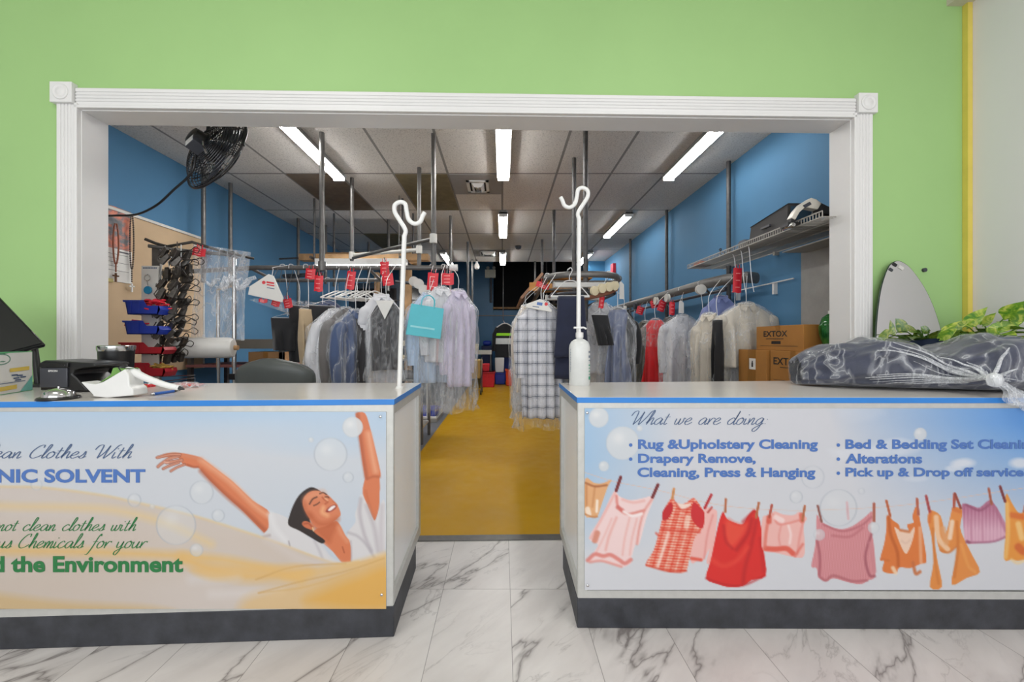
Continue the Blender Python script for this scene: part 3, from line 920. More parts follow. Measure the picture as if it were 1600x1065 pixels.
# ---- right banner art
cv = Canvas(913.5, 637.5, 1842, 921.5, 1.65)
X, Y = cv.X, cv.Y
cv.C[:] = ramp2((Y - 640) / 240, c8(206, 207, 213), c8(212, 213, 218))
a = np.clip((1060 - X) / 150, 0, 1) * np.clip((870 - Y) / 150, 0, 1) ** .8
cv.C[:] = cv.C * (1 - a[..., None]) + c8(160, 192, 222) * a[..., None]
a = np.clip((X - 1290 - .35 * (Y - 640)) / 300, 0, 1) * np.clip((850 - Y) / 190, 0, 1)
cv.C[:] = cv.C * (1 - a[..., None]) + c8(92, 152, 220) * a[..., None]
for x, y, rx, ry, al in ((1400, 697, 45, 13, .5), (1350, 708, 60, 12, .5), (1505, 723, 20, 8, .9), (1490, 732, 14, 5, .7), (1593, 723, 18, 9, .9), (1430, 748, 20, 5, .4), (1345, 640, 40, 20, .2)):
    d = ((X - x) / rx) ** 2 + ((Y - y) / ry) ** 2
    a = np.clip(1.25 - d + .35 * smooth_noise(X, Y, 9, 6, 21), 0, 1) * al
    cv.C[:] = cv.C * (1 - a[..., None]) + c8(218, 222, 230) * a[..., None]
B4 = lambda *p: [(905 + x * .1878, 720 + y * .1878) for x, y in p]
B5 = lambda *p: [(1080 + x * .16906, 740 + y * .16906) for x, y in p]
B6 = lambda *p: [(1260 + x * .169, 740 + y * .169) for x, y in p]
B7 = lambda *p: [(1420 + x * .1784, 740 + y * .1784) for x, y in p]
line = [(914, 738), (960, 752), (1030, 766), (1100, 784), (1160, 793), (1240, 797), (1320, 795), (1400, 790), (1480, 780), (1540, 771), (1600, 762), (1690, 745)]
cv.stroke(line, 1.0, c8(222, 190, 176), .9, 1.0)
pk, pkl, rd, orr = c8(236, 176, 168), c8(242, 212, 210), c8(222, 44, 40), c8(222, 122, 58)
# tan top at the edge
cv.poly(B4((48, 150), (120, 180), (190, 185), (270, 155), (240, 210), (190, 350), (150, 465), (110, 465), (45, 440)), c8(226, 170, 120), n=3)
for q, w, cc, al in (([(60, 200), (60, 400)], 3, c8(190, 120, 70), .7), ([(130, 220), (110, 380)], 3, c8(196, 130, 80), .6), ([(50, 180), (130, 210), (230, 200)], 3, c8(160, 90, 50), .8), ([(150, 330), (145, 420)], 4, c8(250, 236, 220), .9), ([(70, 400), (80, 440)], 8, c8(250, 236, 220), .8), ([(45, 440), (110, 465), (150, 462)], 2.2, c8(190, 120, 66), .9)):
    cv.stroke(B4(*q), w, cc, al, 2.5)
# long pale pink slip
cv.poly(B4((290, 250), (330, 290), (420, 325), (520, 310), (600, 290), (625, 300), (560, 470), (500, 690), (470, 690), (430, 820), (430, 850), (350, 885), (250, 845), (150, 830), (70, 835), (120, 760), (155, 690), (80, 640), (180, 470)), pkl, n=3)
for q, w, cc, al in (([(300, 260), (180, 490), (95, 640)], 4, pk, .8), ([(150, 600), (130, 660)], 9, c8(206, 116, 88), .7), ([(310, 290), (325, 380), (400, 440), (540, 410)], 4, c8(222, 130, 120), .85), ([(320, 385), (360, 410)], 6, c8(208, 104, 96), .8), ([(610, 310), (540, 420), (500, 560), (480, 690)], 3.5, c8(226, 150, 140), .8), ([(360, 320), (450, 345), (540, 330)], 4, pk, .7), ([(310, 470), (250, 620), (220, 740)], 4, pk, .8), ([(420, 470), (380, 640), (360, 780)], 3, pk, .7), ([(480, 480), (440, 640), (420, 780)], 3, pk, .7), ([(270, 480), (210, 620), (140, 760)], 3, pk, .6), ([(370, 420), (440, 455), (520, 440)], 4, c8(250, 236, 234), .9), ([(70, 825), (130, 775), (200, 790), (260, 780), (330, 820), (380, 850), (430, 820)], 6, c8(222, 122, 112), .8), ([(90, 840), (180, 830), (260, 850), (350, 878)], 4, c8(228, 150, 140), .8)):
    cv.stroke(B4(*q), w, cc, al, 3)


def gingham(X, Y):
    u = X + .28 * (Y - 800); v = Y - .06 * X
    return ramp2(.42 + .3 * np.sign(np.sin(v * 1.45)) * np.clip(np.abs(np.sin(v * 1.45)) * 2, 0, 1) + .22 * np.sin(u * .42) + .12 * np.sin(u * 1.1), c8(224, 72, 48), c8(242, 196, 176))


# pink piece behind, then the checked dress
cv.poly(B5((120, 330), (200, 325), (240, 350), (235, 460), (215, 640), (180, 820), (140, 815), (170, 690), (110, 800), (60, 800), (0, 820), (0, 600)), c8(240, 184, 178), n=3)
cv.stroke(B5((0, 780), (90, 795)), 5, c8(222, 70, 50), .8, 3); cv.stroke(B5((200, 380), (150, 560), (120, 780)), 3, c8(226, 140, 134), .7, 3)
cv.poly(B4((780, 290), (800, 340), (870, 355), (940, 310), (970, 320), (1040, 430), (1030, 550), (960, 640), (920, 800), (890, 915), (820, 930), (730, 920), (640, 890), (550, 865), (620, 740), (660, 600), (690, 480), (700, 410)), gingham, n=3)
cv.poly(B4((765, 345), (720, 380), (692, 430), (695, 490), (740, 480), (780, 400)), c8(196, 36, 44), n=3)
cv.poly(B4((950, 340), (1010, 390), (1040, 430), (1032, 550), (985, 545), (930, 460)), c8(206, 44, 50), n=3)
cv.poly(B4((800, 345), (870, 360), (930, 350), (900, 395), (840, 400)), c8(246, 226, 214), .9, n=3)
for q, w, cc, al in (([(800, 345), (850, 405), (930, 385)], 2.5, c8(214, 70, 50), .9), ([(690, 560), (800, 580), (1000, 590)], 4, c8(214, 62, 44), .6), ([(745, 600), (700, 740), (650, 880)], 5, c8(250, 226, 214), .65), ([(640, 600), (660, 620)], 3, c8(220, 80, 60), .8), ([(560, 865), (740, 915), (890, 912)], 3, c8(206, 60, 40), .7), ([(900, 470), (890, 540)], 8, c8(250, 232, 214), .6)):
    cv.stroke(B4(*q), w, cc, al, 3)
# red skirt
cv.poly(B5((295, 350), (330, 415), (400, 450), (475, 465), (520, 390), (585, 330), (625, 400), (650, 520), (670, 720), (690, 940), (560, 980), (480, 1035), (360, 1048), (250, 1020), (137, 965), (180, 800), (230, 560), (260, 430)), c8(220, 44, 40), n=3)
cv.poly(B5((330, 420), (400, 452), (470, 470), (520, 460), (480, 560), (400, 660), (350, 660), (310, 540)), c8(234, 84, 62), .8, 9, n=3)
for q, w, cc, al in (([(560, 420), (520, 560), (420, 700)], 5, c8(180, 28, 32), .8), ([(600, 440), (560, 640), (500, 860), (480, 1000)], 5, c8(182, 28, 32), .7), ([(300, 480), (320, 620), (380, 690)], 4, c8(184, 30, 34), .7), ([(200, 800), (300, 850), (420, 800), (520, 680)], 6, c8(236, 80, 60), .6), ([(640, 600), (670, 900)], 5, c8(190, 32, 36), .6), ([(140, 965), (300, 1020), (480, 1028), (680, 940)], 3, c8(184, 28, 34), .7), ([(480, 440), (580, 345)], 4, c8(190, 36, 40), .7)):
    cv.stroke(B5(*q), w, cc, al, w + 1)
# pink frilled blouse
cv.poly(B5((660, 400), (720, 385), (770, 345), (850, 375), (950, 380), (1000, 350), (1070, 410), (1040, 470), (1050, 660), (1040, 760), (980, 775), (850, 745), (760, 725), (660, 700), (650, 560)), c8(240, 182, 174), .95, n=3)
for q, w, cc, al in (([(690, 690), (780, 695), (880, 690), (940, 735)], 8, c8(222, 84, 66), .85), ([(710, 430), (690, 560), (680, 680)], 5, c8(224, 116, 100), .8), ([(760, 380), (800, 460), (880, 460), (990, 430)], 3.5, c8(228, 140, 130), .8), ([(780, 400), (840, 430)], 8, c8(246, 218, 214), .9), ([(830, 480), (810, 580), (820, 650)], 3, c8(226, 140, 132), .6), ([(900, 480), (920, 560), (910, 640)], 4, c8(248, 222, 218), .8), ([(1030, 460), (1000, 600), (980, 740)], 4, c8(226, 140, 132), .6), ([(1030, 650), (960, 760)], 4, c8(222, 110, 96), .7), ([(720, 400), (720, 440)], 8, c8(214, 84, 66), .8), ([(1020, 380), (1025, 430)], 8, c8(220, 100, 80), .8)):
    cv.stroke(B5(*q), w, cc, al, 3)


def heather(X, Y):
    return ramp2(.5 + .32 * np.sin(X * 2.3 + 1.7 * np.sin(Y * 1.9)) * np.sin(Y * 2.1), c8(204, 124, 130), c8(222, 158, 162))


cv.poly(B6((95, 380), (140, 440), (230, 490), (330, 510), (430, 480), (540, 400), (610, 350), (600, 520), (620, 620), (635, 780), (635, 950), (570, 985), (500, 1020), (380, 1000), (250, 965), (180, 995), (110, 950), (95, 870), (45, 855), (75, 700), (90, 560)), heather, n=3)
for q, w, cc, al in (([(600, 560), (545, 760), (580, 930), (630, 945)], 4, c8(160, 84, 96), .8), ([(100, 620), (125, 760), (120, 930)], 4, c8(168, 90, 100), .8), ([(160, 470), (330, 530), (500, 480), (600, 400)], 3, c8(176, 96, 106), .7), ([(240, 570), (400, 580), (520, 500)], 4, c8(186, 106, 114), .6), ([(120, 950), (180, 985), (250, 940), (420, 990), (560, 985)], 4, c8(174, 96, 104), .7), ([(590, 640), (630, 900)], 6, c8(206, 134, 140), .7)):
    cv.stroke(B6(*q), w, cc, al, 3)
# orange top
cv.poly(B6((745, 380), (800, 430), (855, 470), (870, 520), (950, 540), (930, 470), (990, 450), (980, 390), (1020, 300), (1060, 480), (1090, 640), (1110, 810), (1060, 830), (960, 870), (860, 865), (825, 920), (705, 900), (720, 800), (680, 795), (720, 640), (740, 500)), orr, n=3)
cv.poly(B6((815, 490), (860, 520), (950, 540), (1000, 490), (985, 600), (930, 735), (890, 700), (840, 580)), c8(240, 214, 196), .9, n=3)
for q, w, cc, al in (([(760, 400), (780, 560), (840, 720), (850, 850)], 5, c8(186, 90, 36), .7), ([(1050, 500), (1060, 820)], 5, c8(240, 190, 160), .6), ([(870, 520), (950, 535)], 4, c8(200, 104, 46), .8), ([(800, 870), (825, 915)], 6, c8(246, 220, 190), .8), ([(985, 820), (1010, 920), (1050, 905)], 5, c8(200, 110, 60), .9), ([(880, 620), (920, 640), (960, 610)], 3, c8(226, 190, 170), .8), ([(700, 790), (760, 800)], 4, c8(200, 104, 50), .6)):
    cv.stroke(B6(*q), w, cc, al, 3)
# long orange scarf top
cv.poly(B7((165, 400), (190, 320), (280, 370), (320, 530), (370, 340), (390, 290), (470, 320), (450, 470), (500, 600), (560, 720), (622, 860), (510, 910), (375, 970), (410, 760), (420, 640), (350, 690), (270, 670), (230, 500), (225, 600), (255, 780), (290, 990), (185, 990), (215, 780), (200, 560)), c8(228, 142, 68), n=3)
for q, w, cc, al in (([(240, 380), (260, 560), (340, 660)], 8, c8(244, 214, 186), .75), ([(300, 480), (330, 600)], 9, c8(226, 166, 116), .7), ([(380, 420), (360, 560)], 7, c8(246, 226, 206), .8), ([(420, 420), (430, 640), (400, 900)], 5, c8(206, 116, 46), .7), ([(460, 620), (520, 800), (580, 860)], 5, c8(236, 160, 84), .7), ([(210, 480), (230, 760), (260, 960)], 4, c8(206, 118, 50), .6), ([(190, 330), (180, 420)], 5, c8(216, 110, 50), .7), ([(395, 310), (450, 330)], 6, c8(214, 112, 50), .7), ([(280, 670), (350, 688), (415, 640)], 3, c8(206, 120, 60), .8)):
    cv.stroke(B7(*q), w, cc, al, 3)
# mauve top
cv.poly(B7((470, 260), (560, 280), (620, 295), (700, 230), (740, 250), (820, 380), (880, 530), (760, 590), (620, 605), (505, 605), (480, 480), (470, 340)), lambda X, Y: ramp2(np.clip((Y - 790) / 40, 0, 1) + .2 * np.sin(X * 1.1), c8(176, 106, 134), c8(220, 172, 190)), n=3)
for q, w, cc, al in (([(500, 270), (620, 320), (720, 260)], 3, c8(146, 76, 106), .8), ([(505, 600), (640, 600), (760, 588), (870, 540)], 3, c8(160, 92, 120), .8), ([(760, 300), (850, 500)], 5, c8(176, 106, 132), .6), ([(540, 400), (550, 580)], 3, c8(190, 124, 148), .6), ([(640, 400), (650, 590)], 3, c8(190, 124, 148), .5), ([(510, 590), (530, 600)], 4, c8(140, 70, 90), .8)):
    cv.stroke(B7(*q), w, cc, al, 3)
# amber frilled top cut by the frame
cv.poly(B7((850, 180), (900, 250), (960, 340), (1020, 330), (1100, 300), (1300, 320), (1280, 720), (1100, 740), (960, 760), (900, 750), (835, 745), (850, 500)), c8(232, 150, 58), n=3)
for q, w, cc, al in (([(900, 360), (960, 370), (1040, 380)], 9, c8(214, 96, 36), .7), ([(960, 640), (1010, 680), (1100, 660)], 12, c8(206, 86, 36), .7), ([(860, 260), (870, 500), (850, 730)], 6, c8(240, 190, 110), .8), ([(960, 440), (990, 560)], 9, c8(248, 214, 150), .7), ([(900, 750), (950, 780), (1010, 760)], 4, c8(244, 210, 150), .8)):
    cv.stroke(B7(*q), w, cc, al, 4)
# pegs
peg = c8(190, 112, 74)
for f_, a, b, w, cc in ((B4, (345, 135), (308, 245), 5, c8(122, 36, 40)), (B4, (655, 198), (610, 300), 5, c8(122, 40, 44)), (B4, (788, 232), (775, 310), 4.4, c8(214, 150, 96)), (B5, (185, 195), (125, 315), 4.4, c8(196, 50, 56)), (B5, (190, 310), (155, 355), 3.5, c8(206, 96, 90)), (B5, (320, 235), (315, 350), 4, peg), (B5, (625, 268), (600, 400), 4, peg), (B5, (745, 290), (722, 400), 4, c8(190, 84, 64)), (B5, (1050, 298), (1028, 430), 4, peg), (B6, (105, 295), (140, 440), 3.6, c8(150, 90, 80)), (B6, (625, 275), (625, 440), 4.2, c8(186, 104, 84)), (B6, (375, 265), (387, 415), 4.2, c8(226, 170, 176)), (B6, (740, 250), (775, 390), 4, c8(196, 104, 66)), (B6, (1022, 235), (1035, 375), 4, c8(196, 110, 80)), (B7, (72, 220), (84, 355), 4, c8(190, 104, 80)), (B7, (152, 195), (183, 330), 4.4, c8(178, 76, 76)), (B7, (400, 175), (395, 290), 4.4, c8(190, 90, 66)), (B7, (405, 175), (455, 300), 4, c8(160, 74, 60)), (B7, (700, 130), (725, 265), 4, c8(176, 96, 70)), (B7, (800, 112), (843, 240), 4.4, c8(130, 50, 50)), (B7, (1060, 110), (1010, 330), 4.4, c8(190, 100, 70))):
    cv.stroke(f_(a, b), w, cc, 1, 1.2); cv.stroke(f_(a, b), 1, cc * .7, .5, 1)
for q in ((935.5, 652, 15.5, .9, .15), (973, 692, 26, .85, .2), (943.5, 728, 8, .85, .15), (999.5, 669, 4.5, .8, .1), (1244, 776, 10, .45, .45), (1310, 793, 29, .38, .5), (1270, 745, 18, .15, .35), (1438, 678, 10, .85, .15), (1280, 835, 9, .6, .2), (1365, 824, 9, .7, .2), (1346, 767, 5, .3, .3)):
    cv.bubble(*q)
rb = print_mesh('banner', cv, lambda px, py: plane_pt('r', px, py, -.008), (0, .0045, 0), M['ink'], M['board'], rc)
rp = lambda px, py: Vector(plane_pt('r', px, py, -.0092))
m = MB(); add_script(m, 'What we are doing:', rp, 987, 1200, 642, 663, 1.6); m.build('script_lettering', M['inkslate'], rb)
m = MB()
for s, x0, x1, y0, y1 in (('Rug &Upholstery Cleaning', 997, 1278, 686, 705.5), ('Drapery Remove,', 997, 1181, 708.5, 727.5), ('Cleaning, Press & Hanging', 996, 1274, 730, 749.5), ('Bed & Bedding Set Cleaning', 1321, 1622, 686, 705.5), ('Alterations', 1321, 1441, 708.5, 724), ('Pick up & Drop off service', 1321, 1600, 730, 748.5)):
    add_text(m, s, rp, x0, x1, y0, y1, .036)
for x, y in ((985.5, 695), (985.5, 717), (1310, 695), (1310, 717), (1310, 739)):
    i = m.addv([rp(x + 2.8 * math.cos(k * PI / 6), y - 2.8 * math.sin(k * PI / 6)) for k in range(12)]); m.addf([tuple(range(12))], i)
m.build('bold_lettering', M['inkblue'], rb)
for px, py in ((917.5, 644.5), (918, 914)):
    c = rp(px, py); m = MB(); m.lathe([(.0055, 0), (.0055, -.003), (.003, -.0045)], c, 12, 'y'); m.build('screw', M['chrome'], rb)

# ------------------------------------------------------------------ fluorescent fixtures
def fixture(label, x, y0, y1, z=CEIL, group='ceiling strip lights', tube='tube'):
    root = thing('strip_light', label, 'ceiling light', (x, (y0 + y1) / 2, z - .09), group)
    m = MB(); m.prism([(x - .05, z), (x - .05, z - .03), (x - .068, z - .046), (x - .07, z - .062), (x - .066, z - .062), (x - .062, z - .05), (x + .062, z - .05), (x + .066, z - .062), (x + .07, z - .062), (x + .068, z - .046), (x + .05, z - .03), (x + .05, z)], y0, y1, 'y')  # downturned side lips added to hold light off the wall and ceiling
    m.build('housing', M['fixture'], root)
    for s in (-1, 1):
        m = MB(); m.cyl((x + s * .042, y0 + .02, z - .066), (x + s * .042, y1 - .02, z - .066), .0135, 12); m.build('tube', M[tube], root)
    for yy in (y0, y1 - .02):
        m = MB(); m.box(x - .06, x + .06, yy, yy + .02, z - .09, z - .03); m.build('end_cap', M['wplast'], root)
    return root


fixture('strip light in the middle of the ceiling, nearest of its row', 0.01, 3.05, 4.33)
fixture('strip light in the middle of the ceiling, second of its row from the opening', 0.01, 5.56, 6.77)
fixture('strip light in the middle of the ceiling, farthest of its row', 0.01, 8.0, 9.2)
fixture('long strip light over the left conveyor, beside the black fan', -1.80, 3.05, 4.33)
fixture('distant strip light over the lavender shirts at the left of the walkway', -1.22, 8.0, 9.2)
fixture('strip light near the blue right wall, nearest of its row', 1.83, 3.05, 4.33, tube='tube_dim')
fixture('strip light near the blue right wall, second of its row from the opening', 1.80, 5.56, 6.77, tube='tube_dim')
fixture('strip light near the blue right wall, farthest of its row', 1.80, 8.0, 9.2)

# ------------------------------------------------------------------ things on the left counter
def ruled(pts_px, Y):
    return [P(x, y, Y) for x, y in pts_px]


def hook_stand(label, base, lean, sgn, px_top, S):
    """white bent steel hook on a pole; S scales the hook"""
    root = thing('hook_stand', label, 'hook stand', base, 'white pole hooks on the counters')
    bx, by, bz = base
    top = Vector((bx + lean, by, px_top))
    m = MB(); m.tube([(bx, by, bz), (bx + lean * .5, by, (bz + top.z) / 2), top], .0115, 12); m.build('pole', M['wenamel'], root)
    hk = [(0, 0), (.006, .03), (-.02, .075), (-.046, .118), (-.046, .152), (-.02, .168), (.004, .158), (.012, .12), (.022, .082), (.05, .062), (.078, .072), (.09, .1), (.1, .118)]
    m = MB(); m.tube([(top.x + sgn * x * S, by, top.z + z * S - .004) for x, z in cat_rom(hk, 5)], .0105, 12); m.build('hook', M['wenamel'], root)
    m = MB(); m.lathe([(.018, 0), (.018, .004), (.012, .01)], (bx, by, bz), 16); m.build('base_collar', M['wenamel'], root)


hook_stand('white pole hook on the counter beside the aisle, hook opening right', (-.494, 1.877, CT), .024, 1, HC + .50, .98)
hook_stand('white pole hook behind the hand sanitizer bottle, hook opening left', (.402, 2.075, CT), .004, -1, HC + .645, .98)

# card sign with printed panel
A, Bq = Vector((-1.99, 1.36, CT)), Vector((-2.16, 1.80, CT))
root = thing('counter_sign', 'white and green payment card sign at the counter edge, beside the bell', 'sign', (A + Bq) / 2)
d = (Bq - A); n = Vector((d.y, -d.x, 0)).normalized()     # faces the customer
m = MB(); m.prism([tuple(p[:2]) for p in (A, Bq, Bq - n * .05, A - n * .05)], CT, CT + .178); m.build('board', mat('sign_green_edge', (96, 176, 120), .4), root)
L = d.length
pl = plane_place(A + Vector((0, 0, 0)), d, (0, 0, 1), .0012)
pl = lambda u, v, off=.0012: A + d.normalized() * u + Vector((0, 0, v)) + n * off
def flat(m, pts, off): i = m.addv([pl(u, v, off) for u, v in pts]); m.addf([tuple(range(len(pts)))], i)
m = MB(); flat(m, [(0, .003), (L - .003, .003), (L - .003, .175), (0, .175)], .001); m.build('face_paper', M['paper'], root)
m = MB(); flat(m, [(0, .12), (L * .28, .13), (L * .5, .16), (L * .72, .175), (0, .175)], .002); m.build('green_corner', mat('sign_green', (48, 140, 84), .4), root)
m = MB(); flat(m, [(L * .2, .118), (L * .3, .123), (L * .55, .155), (L * .5, .158), (L * .27, .13)], .003); m.build('blue_stripe', mat('sign_blue', (70, 120, 200), .4), root)
m = MB(); cxx, cyy = L * .62, .149
for r0, r1 in ((.0, .05),):
    flat(m, [(cxx + .05 * math.cos(k * PI / 12), cyy + .024 * math.sin(k * PI / 12)) for k in range(24)], .004)
m.cur = 1; flat(m, [(cxx + .042 * math.cos(k * PI / 12), cyy + .019 * math.sin(k * PI / 12)) for k in range(24)], .005)
m.cur = 0; flat(m, [(cxx - .015, cyy - .01), (cxx + .01, cyy - .012), (cxx + .022, cyy - .008), (cxx, cyy - .006)], .006)
m.build('round_emblem', [mat('sign_grey_green', (110, 150, 130), .4), M['paper']], root)
m = MB(); yel = mat('sign_yellow', (226, 196, 90), .4)
flat(m, [(L * .72, .092), (L * .95, .095), (L * .95, .112), (L * .72, .108)], .003); flat(m, [(L * .55, .014), (L * .8, .018), (L * .8, .036), (L * .55, .032)], .003); m.build('yellow_bar', yel, root)
m = MB()
for k, (a, b) in enumerate(((.74, .078), (.8, .074), (.76, .064), (.84, .066), (.78, .055))): flat(m, [(L * a, b - .003), (L * (a + .07), b - .003), (L * (a + .07), b + .003), (L * a, b + .003)], .003)
flat(m, [(L * .52, .044), (L * .9, .047), (L * .9, .05), (L * .52, .047)], .003)
m.build('small_print', M['inkslate'], root)
m = MB(); flat(m, [(L * .84, .003), (L - .003, .003), (L - .003, .07), (L * .93, .04)], .002); m.build('teal_corner', mat('sign_teal', (110, 186, 176), .4), root)

# touch monitor leaning back over the sign
root = thing('touch_monitor', 'black touch screen monitor tilted back above the payment card sign', 'monitor', (-2.2, 1.97, CT))
c0 = P(72, 538, 1.95)
e1 = (P(0, 463, 1.95) - c0); e1 = e1.normalized()
e2 = Vector((-.62, -.78, .02)); e2 = (e2 - e1 * e2.dot(e1)).normalized()
nn = e1.cross(e2).normalized()
if nn.z > 0: nn = -nn


def slab(a0, a1, b0, b1, c0_, c1_):
    m = MB()
    pts = [(a, b, c) for c in (c0_, c1_) for b in (b0, b1) for a in (a0, a1)]
    i = m.addv([c0 + e1 * a + e2 * b + nn * c for a, b, c in pts])
    return m.addf([(0, 1, 3, 2), (4, 6, 7, 5), (0, 4, 5, 1), (2, 3, 7, 6), (0, 2, 6, 4), (1, 5, 7, 3)], i)


slab(0, .36, 0, .44, 0, .022).build('screen_bezel', M['gloss'], root, bevel=.006)
slab(.012, .348, .012, .428, -.004, .001).build('screen', M['black'], root)
slab(.04, .3, .05, .38, .022, .05).build('rear_housing', M['black'], root, bevel=.012)
m = MB()
for x0, x1, yy in ((6, 14, 2.0), (17, 31, 1.95)):
    m.tube([P(x0, 512, yy), P((x0 + x1) / 2 + 2, 530, yy), (P(x1, 548, yy).x, yy, CT + .16), (P(x1, 548, yy).x, yy, CT)], .006, 8)
m.build('stand_leg', M['black'], root)
m = MB(); m.box(-2.44, -2.2, 1.9, 2.04, CT, CT + .014); m.build('stand_base', M['black'], root, bevel=.004)
m = MB(); m.tube([c0 + e1 * .16 + e2 * .2 + nn * .05, (-2.33, 1.95, CT + .2), (-2.32, 1.96, CT + .012)], .016, 10); m.build('neck', M['black'], root)

# receipt printer
root = thing('receipt_printer', 'black receipt printer between the payment card sign and white scanner cradle', 'printer', (-1.78, 1.80, CT))
x0, x1, y0, y1 = -2.03, -1.80, 1.72, 1.88
pr = [(x0, CT + .008), (x1 - .02, CT + .008), (x1 - .07, CT + .062), (x1 - .09, CT + .08), (x1 - .08, CT + .098), (x1 - .04, CT + .108), (x1 + .01, CT + .112), (x1 + .015, CT + .12), (x1, CT + .128), (x1 - .1, CT + .135), (x0 + .02, CT + .141), (x0, CT + .133)]
m = MB(); m.prism(pr, y0, y1, 'y'); m.build('housing', M['black'], root, bevel=.005)
m = MB(); m.box(x0 + .005, x0 + .125, y0 - .007, y0 + .001, CT + .022, CT + .108); m.build('front_panel', M['dgrey'], root, bevel=.003)
m = MB(); m.box(x0 + .003, x0 + .13, y0 - .009, y0 + .001, CT + .111, CT + .13); m.box(x0 + .112, x0 + .122, y0 - .011, y0, CT + .114, CT + .124); m.build('paper_cover', M['black'], root, bevel=.002)
m = MB(); add_text(m, 'EPSON', lambda u, v: Vector((u, y0 - .0082, v)), x0 + .045, x0 + .085, CT + .099, CT + .091, .03); m.build('maker_lettering', M['wplast'], root)
for xx in (x0 + .03, x1 - .07):
    m = MB(); m.box(xx, xx + .04, y0 + .02, y1 - .02, CT, CT + .01); m.build('foot', M['black'], root)

# service bell
root = thing('service_bell', 'chrome service bell on a black base in front of the printer', 'bell', (-1.605, 1.585, CT))
c = (-1.727, 1.525, CT)
root.location = c; WORLD[root.name] = c
m = MB(); m.lathe([(.06, 0), (.062, .004), (.058, .01), (.05, .012)], c, 28); m.build('base', M['black'], root)
m = MB(); m.lathe([(.047, .012), (.046, .02), (.04, .031), (.028, .039), (.012, .043), (.002, .0435)], c, 28); m.build('dome', M['chrome'], root)
m = MB(); m.cyl((c[0], c[1], CT + .042), (c[0], c[1], CT + .05), .004, 10); m.build('plunger', M['chrome'], root)

# tumbler
c = (P(182, 560, 1.99).x, 1.99, CT)
root = thing('steel_tumbler', 'black drinks tumbler with a steel rim behind the printer', 'tumbler', c)
m = MB(); m.lathe([(.058, 0), (.062, .01), (.07, .18), (.0705, .184), (.066, .184), (.062, .02), (.0, .019)], c, 32); m.build('body', M['black'], root)
m = MB(); m.lathe([(.0712, .175), (.0735, .186), (.0735, .2), (.07, .203), (.0665, .2), (.066, .176)], c, 32); m.build('rim', M['chrome'], root)

# barcode scanner in cradle
root = thing('barcode_scanner', 'white handheld barcode scanner lying on its cradle, right of the printer', 'scanner', (-1.5, 1.6, CT))
ys = 1.56
def sil(pts): return [(P(x, y, ys).x, P(x, y, ys).z) for x, y in pts]
m = MB(); m.prism(sil([(127, 600), (150, 604), (162, 600), (196, 580), (202, 590), (203, 606), (209, 611), (210, 621), (168, 625), (147, 623), (146, 620)]), ys - .004, ys + .062, 'y')
m.build('cradle', M['wplast'], root, bevel=.004)
m = MB(); m.prism(sil([(150, 602), (197, 579), (200, 580), (176, 578), (172, 579), (168, 590)]), ys + .012, ys + .05, 'y'); m.build('scan_window', mat('green_tinted_window', (104, 150, 70), .25), root)
m = MB(); pts = [P(194, 586, ys + .028), P(204, 583, ys + .028), P(228, 594, ys + .03), P(256, 604, ys + .034), P(280, 609.5, ys + .04)]
pts = [Vector(p) for p in pts]; m.tube(cat_rom([tuple(p) for p in pts], 5), [.0175 - .00035 * k for k in range(5 * 4 + 1)], 12, flat=.9); m.build('handle', M['wplast'], root)
m = MB(); m.tube([P(277, 608.8, ys + .039), P(288, 611.5, ys + .041)], [.0105, .003], 12, flat=.9); m.build('handle_tip', M['black'], root)
m = MB(); m.tube([P(191, 577, ys + .028), P(197, 586, ys + .028)], .0185, 12, flat=.9); m.build('trigger_seam', M['black'], root)
bz = min(v.co.z for v in root.children[0].data.vertices)
for ch in root.children: ch.location.z -= bz

# pen, keys, tag packet, wire basket
yp = 1.50
def laid(px, py):                                     # a point on the left counter top below that view ray
    z = (HC - CT) * F / (py - CY); return Vector(((px - CX) / F * z, z, CT))
a, b = laid(241, 617.5), laid(282, 611.5)
root = thing('pen', 'blue ballpoint pen lying on the counter below the scanner handle', 'pen', (a + b) / 2)
up = Vector((0, 0, .0065))
m = MB(); m.tube([a + up, a.lerp(b, .72) + up], .0062, 10); m.build('barrel', mat('blue_pen', (40, 96, 180), .35), root)
m = MB(); m.tube([a.lerp(b, .72) + up, b + up], [.006, .0015], 10); m.build('tip', M['black'], root)
m = MB(); m.tube([a - (b - a) * .12 + up, a + up], [.004, .005], 10); m.build('clicker', M['chrome'], root)
rr = random.Random(4)
for k, (px, py, mt, lab, c_) in enumerate(((212, 607, 'oak', 'small brown key fob on the counter behind the scanner handle', 'key fob'), (226, 605, 'red', 'small red tag scrap on the counter behind the scanner handle', 'tag'), (238, 603, 'chrome', 'small bunched steel key behind the scanner handle', 'key'))):
    q = laid(px, py)
    m = MB(); m.tube(cat_rom([(q.x + .022 * math.cos(t), q.y + .02 * math.sin(t), CT + .006 + .004 * math.sin(3 * t)) for t in (0, 1, 2, 3, 4, 5, 6)], 3), .006, 8)
    m.box(q.x - .03, q.x + .02, q.y + .015, q.y + .04, CT, CT + .012)
    tag(m.build(('key_fob', 'tag_scrap', 'door_key')[k], M[mt], bevel=.002), lab, c_)
q = laid(291, 604)
root = thing('tag_packet', 'clear packet of red paper tags at the back of the left counter', 'packet', q)
m = MB()
for k in range(5): m.M = Matrix.Translation(q + Vector((-.05 + .024 * k, .01 * (k % 2), .003 + .004 * (k % 3)))) @ Matrix.Rotation(.5 * (k - 2), 4, 'Z'); m.box(-.032, .032, -.014, .014, 0, .006)
m.build('red_tags', mat('coral_tag', (226, 92, 84), .6), root)
